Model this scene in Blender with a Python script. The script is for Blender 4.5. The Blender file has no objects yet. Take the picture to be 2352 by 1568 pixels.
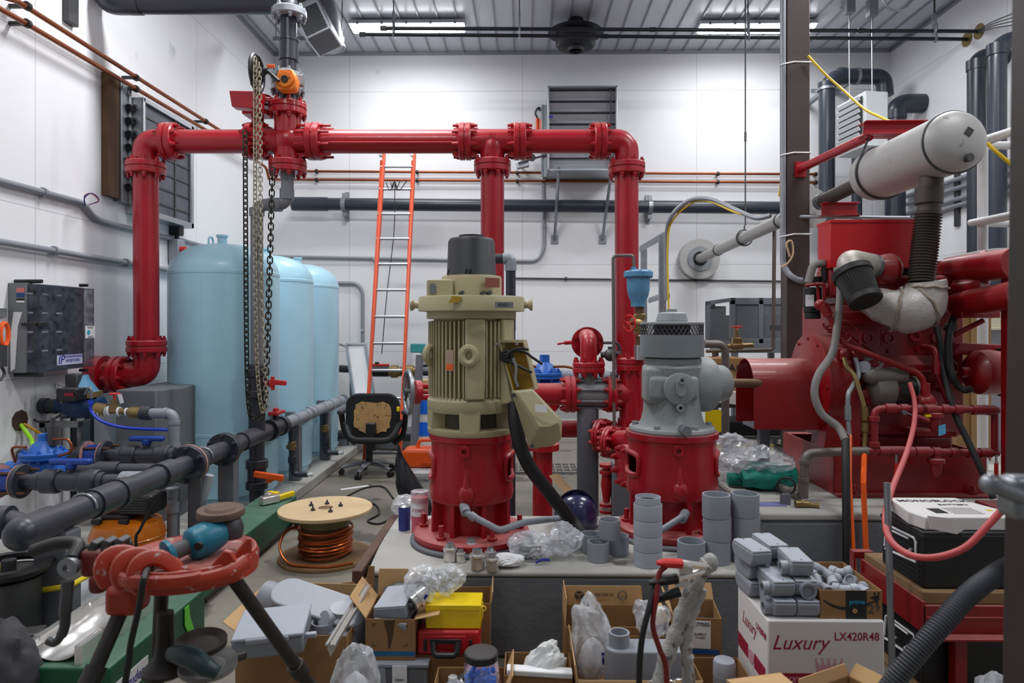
import bpy,bmesh,math,random
from mathutils import Vector,Matrix,noise
R=math.radians
PI=math.pi
S=bpy.context.scene
COL=S.collection
random.seed(7)
# camera, light, exposure
F=1568.0
EYE=1.6
YAW=0.0153
HORIZON=745.0
cam_d=bpy.data.cameras.new('camera')
cam_d.lens=24.0
cam_d.sensor_width=36.0
cam_d.shift_y=-(784.0-HORIZON)/2352.0
cam_d.clip_start=0.05
cam_d.dof.use_dof=True
cam_d.dof.focus_distance=4.6
cam_d.dof.aperture_fstop=3.2
cam=bpy.data.objects.new('camera',cam_d)
cam.location=(0,0,EYE)
cam.rotation_euler=(R(90),0,YAW)
COL.objects.link(cam)
S.camera=cam
S.view_settings.view_transform='Standard'
S.view_settings.look='None'
S.view_settings.exposure=0.72
S.view_settings.gamma=1.0
S.view_settings.use_curve_mapping=False
world=bpy.data.worlds.new('world')
S.world=world
world.use_nodes=True
world.node_tree.nodes['Background'].inputs[0].default_value=(0.86,0.92,1.0,1)
world.node_tree.nodes['Background'].inputs[1].default_value=0.11
def area(name,loc,sx,sy,power,rot=(0,0,0),col=(0.96,0.98,1.0)):
 l=bpy.data.lights.new(name,'AREA')
 l.shape='RECTANGLE'
 l.size,l.size_y,l.energy,l.color=sx,sy,power,col
 o=bpy.data.objects.new(name,l)
 o.location,o.rotation_euler=loc,rot
 COL.objects.link(o)
for lx in(-1.5,2.9):
 for ly,pw in((5.4,72),(2.4,40),(-0.4,14)):
  area('fluorescent_light',(lx,ly,5.2),1.45,0.25,pw)
 area('fluorescent_light',(lx,8.3,5.25),1.4,0.2,24)
 # pixel to place
CA,SA=math.cos(YAW),math.sin(YAW)
def P(px,py,d):
 u=(px-1176.0)/F*d
 return Vector((u*CA-d*SA,u*SA+d*CA,EYE+(HORIZON-py)/F*d))
def onX(px,py,X):
 k=(px-1176.0)/F
 return P(px,py,X/(k*CA-SA))
def onY(px,py,Y):
 k=(px-1176.0)/F
 return P(px,py,Y/(k*SA+CA))
def onZ(px,py,z):
 return P(px,py,(EYE-z)*F/(py-HORIZON))
def V(*a):
 return Vector(a)
X_,Y_,Z_=V(1,0,0),V(0,1,0),V(0,0,1)
# materials
def lin(c):
 c=c/255.0
 return c/12.92 if c<=0.04045 else((c+0.055)/1.055)**2.4
def rgb(t):
 return(lin(t[0]),lin(t[1]),lin(t[2]),1.0)
MATS={}
def mat(name,col,rough=0.5,metal=0.0,var=0.12,scale=7.0,bump=0.0,dust=0.0,wear=None,wear_at=0.68,coat=0.0,spec=0.5,dustcol=(176,168,160)):
 m=bpy.data.materials.new(name)
 m.use_nodes=True
 nt=m.node_tree
 b=nt.nodes['Principled BSDF']
 b.inputs['Roughness'].default_value=rough
 b.inputs['Metallic'].default_value=metal
 b.inputs['Coat Weight'].default_value=coat
 b.inputs['Specular IOR Level'].default_value=spec
 L=nt.links.new
 tc=nt.nodes.new('ShaderNodeTexCoord')
 n=nt.nodes.new('ShaderNodeTexNoise')
 n.inputs['Scale'].default_value=scale
 n.inputs['Detail'].default_value=5.0
 n.inputs['Roughness'].default_value=0.62
 L(tc.outputs['Object'],n.inputs['Vector'])
 mx=nt.nodes.new('ShaderNodeMix');mx.data_type='RGBA'
 c=rgb(col)
 lo=tuple(max(0,v*(1-var*1.6))for v in c[:3])+(1,)
 hi=tuple(min(1,v*(1+var))for v in c[:3])+(1,)
 mx.inputs['A'].default_value=lo
 mx.inputs['B'].default_value=hi
 L(n.outputs['Fac'],mx.inputs['Factor'])
 out=mx.outputs['Result']
 if wear:
  n2=nt.nodes.new('ShaderNodeTexNoise')
  n2 .inputs['Scale'].default_value=scale*1.7
  n2 .inputs['Detail'].default_value=8.0
  L(tc.outputs['Object'],n2 .inputs['Vector'])
  cr=nt.nodes.new('ShaderNodeValToRGB')
  cr.color_ramp.elements[0].position=wear_at
  cr.color_ramp.elements[1].position=min(1.0,wear_at+0.06)
  L(n2 .outputs['Fac'],cr.inputs['Fac'])
  m2=nt.nodes.new('ShaderNodeMix');m2 .data_type='RGBA'
  L(cr.outputs['Color'],m2 .inputs['Factor'])
  L(out,m2 .inputs['A'])
  m2 .inputs['B'].default_value=rgb(wear)
  out=m2 .outputs['Result']
 if dust:
  g=nt.nodes.new('ShaderNodeNewGeometry')
  sp=nt.nodes.new('ShaderNodeSeparateXYZ')
  L(g.outputs['Normal'],sp.inputs[0])
  mr=nt.nodes.new('ShaderNodeMapRange')
  mr.inputs['From Min'].default_value=0.45
  mr.inputs['From Max'].default_value=1.0
  mr.inputs['To Min'].default_value=0.0
  mr.inputs['To Max'].default_value=dust
  L(sp.outputs['Z'],mr.inputs['Value'])
  mu=nt.nodes.new('ShaderNodeMath');mu.operation='MULTIPLY'
  ad=nt.nodes.new('ShaderNodeMath');ad.operation='ADD'
  ad.inputs[1].default_value=0.35
  L(n.outputs['Fac'],ad.inputs[0])
  L(mr.outputs['Result'],mu.inputs[0]);L(ad.outputs[0],mu.inputs[1])
  m3=nt.nodes.new('ShaderNodeMix');m3 .data_type='RGBA'
  L(mu.outputs[0],m3 .inputs['Factor'])
  L(out,m3 .inputs['A'])
  m3 .inputs['B'].default_value=rgb(dustcol)
  out=m3 .outputs['Result']
  rr=nt.nodes.new('ShaderNodeMapRange')
  rr.inputs['To Min'].default_value=rough
  rr.inputs['To Max'].default_value=0.85
  L(mu.outputs[0],rr.inputs['Value'])
  L(rr.outputs['Result'],b.inputs['Roughness'])
 L(out,b.inputs['Base Color'])
 if bump:
  bp=nt.nodes.new('ShaderNodeBump')
  bp.inputs['Strength'].default_value=bump
  bp.inputs['Distance'].default_value=0.01
  n3=nt.nodes.new('ShaderNodeTexNoise')
  n3 .inputs['Scale'].default_value=scale*6
  n3 .inputs['Detail'].default_value=4.0
  L(tc.outputs['Object'],n3 .inputs['Vector'])
  L(n3 .outputs['Fac'],bp.inputs['Height'])
  L(bp.outputs['Normal'],b.inputs['Normal'])
 MATS[name]=m
 return m
def clear_mat(name,tint,opacity=0.35,rough=0.12):
 m=bpy.data.materials.new(name);m.use_nodes=True
 nt=m.node_tree;L=nt.links.new
 b=nt.nodes['Principled BSDF']
 b.inputs['Base Color'].default_value=rgb(tint)
 b.inputs['Roughness'].default_value=rough
 b.inputs['Specular IOR Level'].default_value=0.8
 tr=nt.nodes.new('ShaderNodeBsdfTransparent')
 tr.inputs[0].default_value=(0.96,0.97,0.98,1)
 ms=nt.nodes.new('ShaderNodeMixShader')
 fr=nt.nodes.new('ShaderNodeTexNoise')
 fr.inputs['Scale'].default_value=22.0
 mr=nt.nodes.new('ShaderNodeMapRange')
 mr.inputs['From Min'].default_value=0.3;mr.inputs['From Max'].default_value=0.7
 mr.inputs['To Min'].default_value=max(0,opacity-0.22);mr.inputs['To Max'].default_value=min(1,opacity+0.22)
 tc=nt.nodes.new('ShaderNodeTexCoord')
 L(tc.outputs['Object'],fr.inputs['Vector']);L(fr.outputs['Fac'],mr.inputs['Value'])
 L(mr.outputs['Result'],ms.inputs['Fac'])
 L(tr.outputs[0],ms.inputs[1]);L(b.outputs[0],ms.inputs[2])
 L(ms.outputs[0],nt.nodes['Material Output'].inputs['Surface'])
 MATS[name]=m
 return m
def glow_mat(name,col,strength):
 m=bpy.data.materials.new(name);m.use_nodes=True
 b=m.node_tree.nodes['Principled BSDF']
 b.inputs['Base Color'].default_value=rgb(col)
 b.inputs['Emission Color'].default_value=rgb(col)
 b.inputs['Emission Strength'].default_value=strength
 return m
RED=mat('red_paint',(166,12,30),0.34,dust=0.42,var=0.14,bump=0.06,coat=0.15,dustcol=(196,150,146))
REDENG=mat('engine_red_paint',(138,8,18),0.36,dust=0.42,var=0.2,bump=0.08,coat=0.1,dustcol=(190,140,134))
REDCLEAN=mat('clean_red_paint',(184,16,26),0.38,var=0.06,dust=0.1)
TANK=mat('light_blue_tank_paint',(172,216,234),0.36,var=0.05,scale=3,wear=(198,212,212),wear_at=0.73,coat=0.1,dust=0.12)
PVC80=mat('dark_grey_pvc',(48,51,61),0.34,var=0.12,dust=0.12)
PVCD=mat('blue_black_pvc',(44,50,62),0.32,var=0.12,dust=0.1)
PVC40=mat('grey_conduit_pvc',(140,145,154),0.42,var=0.07,dust=0.1)
PVCL=mat('light_grey_pvc',(163,168,178),0.42,var=0.05)
BLACK=mat('black_plastic',(26,27,30),0.45,var=0.2,dust=0.12)
RUBBER=mat('black_rubber',(22,22,23),0.6,var=0.2,dust=0.1)
CHAR=mat('charcoal_cap_paint',(42,43,48),0.5,var=0.1,dust=0.18)
STEEL=mat('galvanised_steel',(150,154,158),0.38,0.75,var=0.18,scale=12)
STEELD=mat('dark_steel',(84,84,86),0.5,0.6,var=0.25)
CHROME=mat('bright_metal',(224,222,218),0.26,0.7,var=0.1)
ALU=mat('aluminium',(186,190,196),0.36,0.8,var=0.08)
COPPER=mat('copper_tube',(150,82,50),0.38,0.75,var=0.3,scale=4)
COPPERB=mat('bright_copper_strand',(206,112,62),0.3,0.85,var=0.2)
BRASS=mat('brass',(150,128,84),0.4,0.7,var=0.2)
BROWNCOL=mat('brown_column_paint',(70,54,52),0.5,var=0.12,bump=0.06)
DARKCOL=mat('dark_brown_column_paint',(52,43,40),0.55,var=0.15)
BEIGE=mat('beige_motor_paint',(176,166,130),0.45,var=0.07,dust=0.2,bump=0.04)
YEL=mat('mustard_yellow_paint',(176,142,34),0.45,var=0.2)
YELB=mat('bright_yellow_paint',(236,204,8),0.42,var=0.05)
GREYP=mat('grey_machine_paint',(140,146,148),0.45,var=0.08,dust=0.3,bump=0.06)
GREYPOST=mat('grey_support_paint',(104,106,114),0.55,var=0.12,dust=0.1)
BLUEV=mat('blue_valve_paint',(30,100,190),0.4,var=0.12,dust=0.1)
BLUEH=mat('blue_handle_plastic',(22,62,150),0.4,var=0.1)
BLUEAIR=mat('dusty_blue_paint',(84,140,178),0.45,var=0.1,wear=(120,104,92),wear_at=0.7,dust=0.2)
ORANGE=mat('orange_plastic',(238,92,24),0.42,var=0.08)
ORANGEL=mat('orange_fibreglass',(226,80,28),0.45,var=0.1)
ORANGET=mat('orange_red_cast_paint',(170,50,24),0.5,var=0.25,wear=(186,166,160),wear_at=0.62,dust=0.5,scale=16,dustcol=(168,140,136))
ORTANK=mat('amber_orange_paint',(206,112,16),0.3,var=0.08,coat=0.3)
REDH=mat('red_handle_plastic',(206,40,36),0.42,var=0.1)
GREEN=mat('dark_green_paint',(4,84,54),0.42,var=0.12,dust=0.35,dustcol=(130,150,136))
TEAL=mat('teal_tool_plastic',(10,112,136),0.42,var=0.1)
WOOD=mat('pale_plywood',(206,178,138),0.65,var=0.16,scale=4,wear=(120,88,56),wear_at=0.72)
WOODD=mat('worn_timber',(140,110,76),0.7,var=0.25,scale=5)
FOAM=mat('torn_foam',(188,148,96),0.85,var=0.25,scale=14,bump=0.5,wear=(110,80,46),wear_at=0.6)
CARD=mat('brown_cardboard',(150,112,70),0.8,var=0.1,scale=5)
CARDL=mat('pale_cardboard',(196,158,110),0.8,var=0.08,scale=5)
WHITE=mat('white_paint',(226,228,230),0.5,var=0.04)
WHITEC=mat('white_carton',(218,214,212),0.6,var=0.04)
PAPER=mat('white_paper',(232,232,234),0.7,var=0.03)
MAROON=mat('maroon_print',(150,18,52),0.6,var=0.04)
INK=mat('black_ink',(24,24,26),0.6,var=0.05)
BLUEINK=mat('blue_ink',(30,40,140),0.6,var=0.05)
MUF=mat('pale_aluminised_paint',(172,170,168),0.5,0.15,var=0.08,wear=(134,128,122),wear_at=0.66,dust=0.25)
FOIL=mat('silver_heat_blanket',(176,172,168),0.5,0.35,var=0.15,bump=0.35,scale=9)
CONC=mat('painted_grey_concrete',(108,112,117),0.7,var=0.12,bump=0.25,scale=5)
PADTOP=mat('bare_concrete',(176,174,168),0.75,var=0.16,bump=0.3,scale=3,wear=(112,108,102),wear_at=0.66)
CONDUIT=mat('grey_conduit_paint',(146,149,156),0.45,0.2,var=0.08)
GALVD=mat('dull_galvanised_pipe',(118,112,108),0.5,0.45,var=0.2,dust=0.25)
HOSEB=mat('grey_loom',(128,124,120),0.6,var=0.1)
REDCAB=mat('faded_red_cable',(196,72,74),0.55,var=0.14,dust=0.45,dustcol=(200,150,146))
BLUECAP=mat('bright_blue_plastic',(14,112,240),0.4,var=0.15,scale=20)
CLEAR=clear_mat('clear_plastic_film',(236,238,242),0.42)
CLEARB=clear_mat('thin_clear_plastic',(225,230,235),0.2,0.06)
SMOKE=clear_mat('tinted_clear_lid',(84,86,100),0.3,0.1)
BLACKBAG=mat('black_bin_liner',(36,38,44),0.28,var=0.2)
TEALBAG=mat('teal_cloth_in_bag',(0,138,122),0.6,var=0.25,scale=16)
BLACKPIPE=mat('black_steel_pipe',(20,26,34),0.4,var=0.15)
PINK=mat('pink_tube_plastic',(206,96,110),0.45,var=0.1)
MESHM=mat('dark_mesh_screen',(70,72,76),0.5,0.4,var=0.2)
FILTER=mat('black_pleated_filter',(40,39,38),0.7,var=0.15)
LIME=mat('lime_green_tape',(110,222,60),0.5,var=0.05)
# mesh builder
def frame_z(ax):
 return Vector(ax).normalized().to_track_quat('Z','Y').to_matrix()
class MB:
 def __init__(s):
  s.v,s.f,s.fm,s.m,s.cut=[],[],[],0,[]
 def add(s,vs,fs):
  b=len(s.v)
  s.cut.append((b,len(s.f)))
  s.v+=[Vector(p)for p in vs]
  s.f+=[[i+b for i in f]for f in fs]
  s.fm+=[s.m]*len(fs)
  return s
 def box(s,c,size,rot=None,taper=1.0):
  c=Vector(c);x,y,z=size[0]/2,size[1]/2,size[2]/2
  t=taper
  vs=[V(-x,-y,-z),V(x,-y,-z),V(x,y,-z),V(-x,y,-z),V(-x*t,-y*t,z),V(x*t,-y*t,z),V(x*t,y*t,z),V(-x*t,y*t,z)]
  if rot is not None:
   vs=[rot@p for p in vs]
  return s.add([p+c for p in vs],[(3,2,1,0),(4,5,6,7),(0,1,5,4),(1,2,6,5),(2,3,7,6),(3,0,4,7)])
 def box2(s,a,b):
  a,b=Vector(a),Vector(b)
  return s.box((a+b)/2,(abs(b.x-a.x),abs(b.y-a.y),abs(b.z-a.z)))
 def lathe(s,prof,c=(0,0,0),ax=(0,0,1),n=24,closed=False):
  c=Vector(c);m=frame_z(ax)if Vector(ax)!=Z_ else Matrix.Identity(3)
  vs,fs=[],[]
  for(r,z)in prof:
   for i in range(n):
    a=2*PI*i/n
    vs.append(c+m@V(r*math.cos(a),r*math.sin(a),z))
  k=len(prof)
  for j in range(k if closed else k-1):
   j2=(j+1)%k
   for i in range(n):
    i2=(i+1)%n
    fs.append((j*n+i,j*n+i2,j2*n+i2,j2*n+i))
  if not closed:
   if prof[0][0]>1e-6:fs.append(tuple(range(n))[::-1])
   if prof[-1][0]>1e-6:fs.append(tuple((k-1)*n+i for i in range(n)))
  return s.add(vs,fs)
 def cyl(s,a,b,r,r2=None,n=20):
  a,b=Vector(a),Vector(b);d=b-a
  return s.lathe([(r,0),(r if r2 is None else r2,d.length)],a,d,n)
 def ring(s,a,b,ro,ri,n=24):
  a,b=Vector(a),Vector(b);d=b-a;h=d.length
  return s.lathe([(ri,0),(ro,0),(ro,h),(ri,h)],a,d,n,closed=True)
 def torus(s,c,ax,R0,r,n=24,k=8):
  return s.lathe([(R0+r*math.cos(2*PI*i/k),r*math.sin(2*PI*i/k))for i in range(k)],c,ax,n,closed=True)
 def ball(s,c,r,n=16,sc=(1,1,1),ax=None):
  k=max(4,n//2);vs,fs=[],[]
  c=Vector(c);m=frame_z(ax)if ax is not None else Matrix.Identity(3)
  vs.append(V(0,0,r))
  for j in range(1,k):
   t=PI*j/k
   for i in range(n):
    a=2*PI*i/n
    vs.append(V(r*math.sin(t)*math.cos(a),r*math.sin(t)*math.sin(a),r*math.cos(t)))
  vs.append(V(0,0,-r))
  for i in range(n):
   fs.append((0,1+i,1+(i+1)%n))
   for j in range(k-2):
    a=1+j*n
    fs.append((a+i,a+n+i,a+n+(i+1)%n,a+(i+1)%n))
   fs.append((len(vs)-1,1+(k-2)*n+(i+1)%n,1+(k-2)*n+i))
  return s.add([c+m@V(p.x*sc[0],p.y*sc[1],p.z*sc[2])for p in vs],fs)
 def tube(s,pts,r,n=12,closed=False,flat=None):
  pts=[Vector(p)for p in pts]
  k=len(pts)
  rs=r if isinstance(r,(list,tuple))else[r]*k
  tg=[]
  for i in range(k):
   a=pts[(i-1)%k]if(closed or i>0)else pts[i]
   b=pts[(i+1)%k]if(closed or i<k-1)else pts[i]
   t=(b-a)
   tg.append(t.normalized()if t.length>1e-9 else Z_.copy())
  nx=tg[0].orthogonal().normalized()
  if abs(tg[0].z)<0.9:
   nx=(Z_-tg[0]*tg[0].z).normalized()
  vs,fs=[],[]
  for i in range(k):
   if i:
    q=tg[i-1].rotation_difference(tg[i]);nx=q@nx
   nx=(nx-tg[i]*nx.dot(tg[i])).normalized()
   by=tg[i].cross(nx)
   for j in range(n):
    a=2*PI*j/n
    fx,fy=(1,1)if flat is None else flat
    vs.append(pts[i]+nx*(rs[i]*fx*math.cos(a))+by*(rs[i]*fy*math.sin(a)))
  for i in range(k if closed else k-1):
   i2=(i+1)%k
   for j in range(n):
    j2=(j+1)%n
    fs.append((i*n+j,i*n+j2,i2*n+j2,i2*n+j))
  if not closed:
   fs.append(tuple(range(n))[::-1]);fs.append(tuple((k-1)*n+j for j in range(n)))
  return s.add(vs,fs)
 def prism(s,poly,o,ux,uy,h,both=False):
  o,ux,uy=Vector(o),Vector(ux),Vector(uy)
  nz=ux.cross(uy).normalized()*h
  a=[o+ux*p[0]+uy*p[1]-(nz/2 if both else V(0,0,0))for p in poly]
  n=len(a)
  return s.add(a+[p+nz for p in a],[tuple(range(n))[::-1],tuple(range(n,2*n))]+[(i,(i+1)%n,n+(i+1)%n,n+i)for i in range(n)])
 def bolts(s,c,ax,Rb,nb,r=0.011,h=0.03,ph=0.0,n=6):
  c=Vector(c);ax=Vector(ax).normalized();m=frame_z(ax)
  for i in range(nb):
   a=2*PI*(i+ph)/nb
   o=c+m@V(Rb*math.cos(a),Rb*math.sin(a),0)
   s.cyl(o-ax*h/2,o+ax*h/2,r,n=n)
  return s
 def flange(s,c,ax,R0,th,nb=8,gap=True,br=0.012,ext=0.035,n=32,ph=0.5):
  c=Vector(c);ax=Vector(ax).normalized()
  if gap:
   g=th*0.04
   e=th*0.08
   for sg in(-1,1):
    s.lathe([(R0-e,g),(R0,g+e*.4),(R0,th/2-e),(R0-e,th/2)],c,ax*sg,n)
   s.cyl(c-ax*g,c+ax*g,R0*0.93,n=n)
  else:
   e=th*0.12
   s.lathe([(R0-e,-th/2),(R0,-th/2+e),(R0,th/2-e),(R0-e,th/2)],c,ax,n)
  s.bolts(c,ax,R0*0.84,nb,br,th+ext*2,ph)
  s.bolts(c,ax,R0*0.84,nb,br*1.6,th+ext,ph)
  return s
 def each(s,name,m,parent=None,**k):
  ends=s.cut[1:]+[(len(s.v),len(s.f))]
  for(v0,f0),(v1,f1)in zip(s.cut,ends):
   MB().add(s.v[v0:v1],[[i-v0 for i in f]for f in s.f[f0:f1]]).build(name,m,parent,**k)
 def build(s,name,m,parent=None,smooth=True,bev=0.0,seg=2,ang=35,key=None):
  me=bpy.data.meshes.new(name)
  org=V(0,0,0)
  if parent is not None:
   org=ORG.get(parent.name,org)
  me.from_pydata([p-org for p in s.v],[],s.f)
  ms=m if isinstance(m,(list,tuple))else[m]
  for q in ms:me.materials.append(q)
  if len(ms)>1:
   me.polygons.foreach_set('material_index',s.fm)
  bm=bmesh.new();bm.from_mesh(me)
  bmesh.ops.recalc_face_normals(bm,faces=bm.faces)
  bm.to_mesh(me);bm.free()
  if smooth:
   me.shade_smooth()
   me.set_sharp_from_angle(angle=R(ang))
  o=bpy.data.objects.new(name,me)
  COL.objects.link(o)
  if parent is not None:
   o.parent=parent
   ORG[o.name]=org
  if bev:
   md=o.modifiers.new('edge','BEVEL')
   md.width,md.segments,md.limit_method,md.angle_limit=bev,seg,'ANGLE',R(40)
   md.harden_normals=False
  return o
ORG={}
def tag(o,label,cat,group=None,kind=None):
 o['label']=label
 o['category']=cat
 if group:o['group']=group
 if kind:o['kind']=kind
 return o
def thing(name,label,cat,loc=(0,0,0),group=None):
 o=bpy.data.objects.new(name,None)
 o.empty_display_size=0.05
 COL.objects.link(o)
 o.location=loc
 ORG[o.name]=Vector(loc)
 return tag(o,label,cat,group)
def solo(mb,name,m,label,cat,group=None,**kw):
 mn=V(*(min(p[i]for p in mb.v)for i in range(3)));mx=V(*(max(p[i]for p in mb.v)for i in range(3)))
 b=V((mn.x+mx.x)/2,(mn.y+mx.y)/2,mn.z)
 mb.v=[p-b for p in mb.v]
 o=mb.build(name,m,**kw)
 o.location=b
 ORG[o.name]=b
 return tag(o,label,cat,group)
def struct(mb,name,m,**kw):
 o=mb.build(name,m,**kw)
 o['kind']='structure'
 return o
def dup(root,loc,rot=None,label=None,group=None):
 r=root.copy();COL.objects.link(r)
 r.location=loc
 if rot is not None:r.rotation_euler=rot
 if label:r['label']=label
 if group:r['group']=group
 for ch in list(root.children):
  c=ch.copy();COL.objects.link(c);c.parent=r
  for g in list(ch.children):
   e=g.copy();COL.objects.link(e);e.parent=c
 return r
def place(o,loc,rot=(0,0,0)):
 o.location=loc;o.rotation_euler=rot
 return o
def fillet(pts,r,seg=7,closed=False):
 pts=[Vector(p)for p in pts]
 out=[pts[0]]
 for i in range(1,len(pts)-1):
  a,b,c=pts[i-1],pts[i],pts[i+1]
  d1,d2=(a-b),(c-b)
  l=min(r,d1 .length*0.49,d2 .length*0.49)
  p1,p2=b+d1 .normalized()*l,b+d2 .normalized()*l
  for k in range(seg+1):
   t=k/seg
   q=p1*(1-t)**2+b*2*t*(1-t)+p2*t**2
   out.append(q)
 out.append(pts[-1])
 return out
def smooth_path(pts,n=8):
 pts=[Vector(p)for p in pts]
 q=[pts[0]*2-pts[1]]+pts+[pts[-1]*2-pts[-2]]
 out=[]
 for i in range(1,len(q)-2):
  p0,p1,p2,p3=q[i-1],q[i],q[i+1],q[i+2]
  for k in range(n):
   t=k/n
   out.append(0.5*((2*p1)+(p2-p0)*t+(2*p0-5*p1+4*p2-p3)*t*t+(3*p1-p0-3*p2+p3)*t**3))
 out.append(pts[-1])
 return out
TEXTS=0
def text(body,size,o,ux,uy,m,parent=None,name='lettering',bold=False,align='CENTER',shear=0.0,sx=1.0):
 cu=bpy.data.curves.new('t','FONT')
 cu.body=body;cu.size=size;cu.align_x=align;cu.align_y='CENTER'
 cu.extrude=0.0004;cu.shear=shear
 cu.offset=size*0.012 if bold else 0.0
 cu.resolution_u=2
 t=bpy.data.objects.new('t',cu)
 me=bpy.data.meshes.new_from_object(t)
 bpy.data.objects.remove(t);bpy.data.curves.remove(cu)
 ux,uy=Vector(ux).normalized(),Vector(uy).normalized()
 nz=ux.cross(uy)
 b=MB()
 b.add([Vector(o)+ux*(v.co.x*sx)+uy*v.co.y+nz*v.co.z for v in me.vertices],[tuple(p.vertices)for p in me.polygons])
 bpy.data.meshes.remove(me)
 return b.build(name,m,parent,smooth=False)
def crumple(c,size,seed,sub=4,amp=0.35,freq=2.2,flat=None):
 bm=bmesh.new()
 bmesh.ops.create_icosphere(bm,subdivisions=sub,radius=1.0)
 b=MB()
 c=Vector(c)
 off=V(seed*3.1,seed*1.7,seed*0.9)
 vs=[]
 for v in bm.verts:
  p=v.co.copy()
  f1=noise.noise(p*freq*.6+off)
  q1=V(p.x*1.6,p.y*1.6,p.z*.7)
  f2=1-2.6*abs(noise.noise(q1*freq*.9+off+V(f1,f1,f1)))
  f3=1-2.6*abs(noise.noise(V(p.x,p.y,p.z*.5)*freq*2.0-off))
  k=1+amp*(.72*f1+.34*f2+.08*f3)
  q=V(p.x*size[0]/2,p.y*size[1]/2,p.z*size[2]/2)*k
  if flat is not None:q.z=max(q.z,-size[2]*flat)
  vs.append(c+q)
 fs=[tuple(v.index for v in f.verts)for f in bm.faces]
 bm.verts.index_update()
 b.add(vs,fs)
 bm.free()
 return b
def rest(mb,z):
 """drop a mesh so that its lowest point lies at height z"""
 m=min(p.z for p in mb.v)
 for p in mb.v:p.z+=z-m
 return mb
def stadium(w,h,n=8):
 """rounded-end outline, long side along x"""
 r=h/2;out=[]
 for i in range(n+1):
  a=-PI/2+PI*i/n
  out.append((w/2-r+r*math.cos(a),r*math.sin(a)))
 for i in range(n+1):
  a=PI/2+PI*i/n
  out.append((-w/2+r+r*math.cos(a),r*math.sin(a)))
 return out
def rrect(w,h,r,n=4):
 out=[]
 for cx,cy,a0 in((w/2-r,-h/2+r,-PI/2),(w/2-r,h/2-r,0),(-w/2+r,h/2-r,PI/2),(-w/2+r,-h/2+r,PI)):
  for i in range(n+1):
   a=a0+PI/2*i/n
   out.append((cx+r*math.cos(a),cy+r*math.sin(a)))
 return out
# the room
XL,XR,YB,ZC,YF=-3.52,5.14,9.6,5.44,-2.6
def wall_mat(name,axis):
 m=mat(name,(232,232,234),0.48,var=0.035,scale=1.3,bump=0.08,wear=(200,200,204),wear_at=0.7)
 nt=m.node_tree;L=nt.links.new
 b=nt.nodes['Principled BSDF']
 src=b.inputs['Base Color'].links[0].from_socket
 tc=nt.nodes.new('ShaderNodeTexCoord')
 sp=nt.nodes.new('ShaderNodeSeparateXYZ');L(tc.outputs['Object'],sp.inputs[0])
 cb=nt.nodes.new('ShaderNodeCombineXYZ')
 L(sp.outputs['Y' if axis=='x' else 'X'],cb.inputs[0]);L(sp.outputs['Z'],cb.inputs[1])
 br=nt.nodes.new('ShaderNodeTexBrick')
 br.offset=0.0
 br.inputs['Scale'].default_value=1.0
 br.inputs['Brick Width'].default_value=2.44
 br.inputs['Row Height'].default_value=1.22
 br.inputs['Mortar Size'].default_value=0.0035
 br.inputs['Color1'].default_value=(1,1,1,1);br.inputs['Color2'].default_value=(0.97,0.97,0.98,1)
 br.inputs['Mortar'].default_value=(0.62,0.62,0.64,1)
 L(cb.outputs[0],br.inputs['Vector'])
 mm=nt.nodes.new('ShaderNodeMix');mm.data_type='RGBA';mm.blend_type='MULTIPLY'
 mm.inputs['Factor'].default_value=1.0
 L(src,mm.inputs['A']);L(br.outputs['Color'],mm.inputs['B'])
 L(mm.outputs['Result'],b.inputs['Base Color'])
 return m
WALLX=wall_mat('white_wall_panel_side','x')
WALLY=wall_mat('white_wall_panel_back','y')
CEIL=mat('white_ceiling_panel',(204,206,214),0.3,0.1,var=0.06,scale=1.5)
SEAM=mat('ceiling_seam',(150,152,160),0.4,0.2,var=0.06)
FLOOR=mat('stained_concrete_floor',(134,128,116),0.55,var=0.3,scale=1.3,bump=0.2,wear=(84,79,70),wear_at=0.55)
struct(MB().box2((XL-.2,YF,-.2),(XR+.2,YB+.2,0)),'floor',FLOOR,smooth=False)
struct(MB().box2((XL-.2,YF,0),(XL,YB+.2,ZC+.2)),'wall_left',WALLX,smooth=False)
struct(MB().box2((XR,YF,0),(XR+.2,YB+.2,ZC+.2)),'wall_right',WALLX,smooth=False)
struct(MB().box2((XL,YB,0),(XR,YB+.2,ZC+.2)),'wall_back',WALLY,smooth=False)
b=MB().box2((XL,YF,ZC),(XR,YB,ZC+.2))
struct(b,'ceiling',CEIL,smooth=False)
b=MB()
x=XL+0.1
while x<XR:
 b.box2((x-.009,YF,ZC-.022),(x+.009,YB,ZC))
 x+=0.236
struct(b,'trim_1',SEAM,smooth=False)
b=MB()
b.box2((XL,YB-.03,ZC-.05),(XR,YB,ZC));b.box2((XL,YF,ZC-.05),(XL+.03,YB-.03,ZC));b.box2((XR-.03,YF,ZC-.05),(XR,YB-.03,ZC))
struct(b,'trim_2',SEAM,smooth=False)
SLX=-2.04
b=MB().box2((XL,1.2,0),(SLX,YB,.1))
slab=struct(b,'floor_slab',PADTOP,bev=.012)
PADZ,PADF,PADB=0.42,3.27,4.22
b=MB().prism([(-.74,PADF),(1.42,PADF),(1.42,PADB),(-.80,PADB)],(0,0,0),X_,Y_,PADZ-.03)
o=struct(b,'floor_pump_plinth',CONC,bev=.02)
b=MB().prism([(-.745,PADF-.006),(1.42,PADF-.006),(1.42,PADB),(-.805,PADB)],(0,0,PADZ-.03),X_,Y_,.03)
struct(b,'floor_plinth_top',PADTOP,bev=.012)
b=MB();b.box2((-.815,PADF-.02,PADZ-.06),(-.765,PADB,PADZ+.004))
struct(b,'trim_3',mat('rusty_angle_edge',(98,74,60),0.7,0.2,var=0.3),bev=.004)
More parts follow.
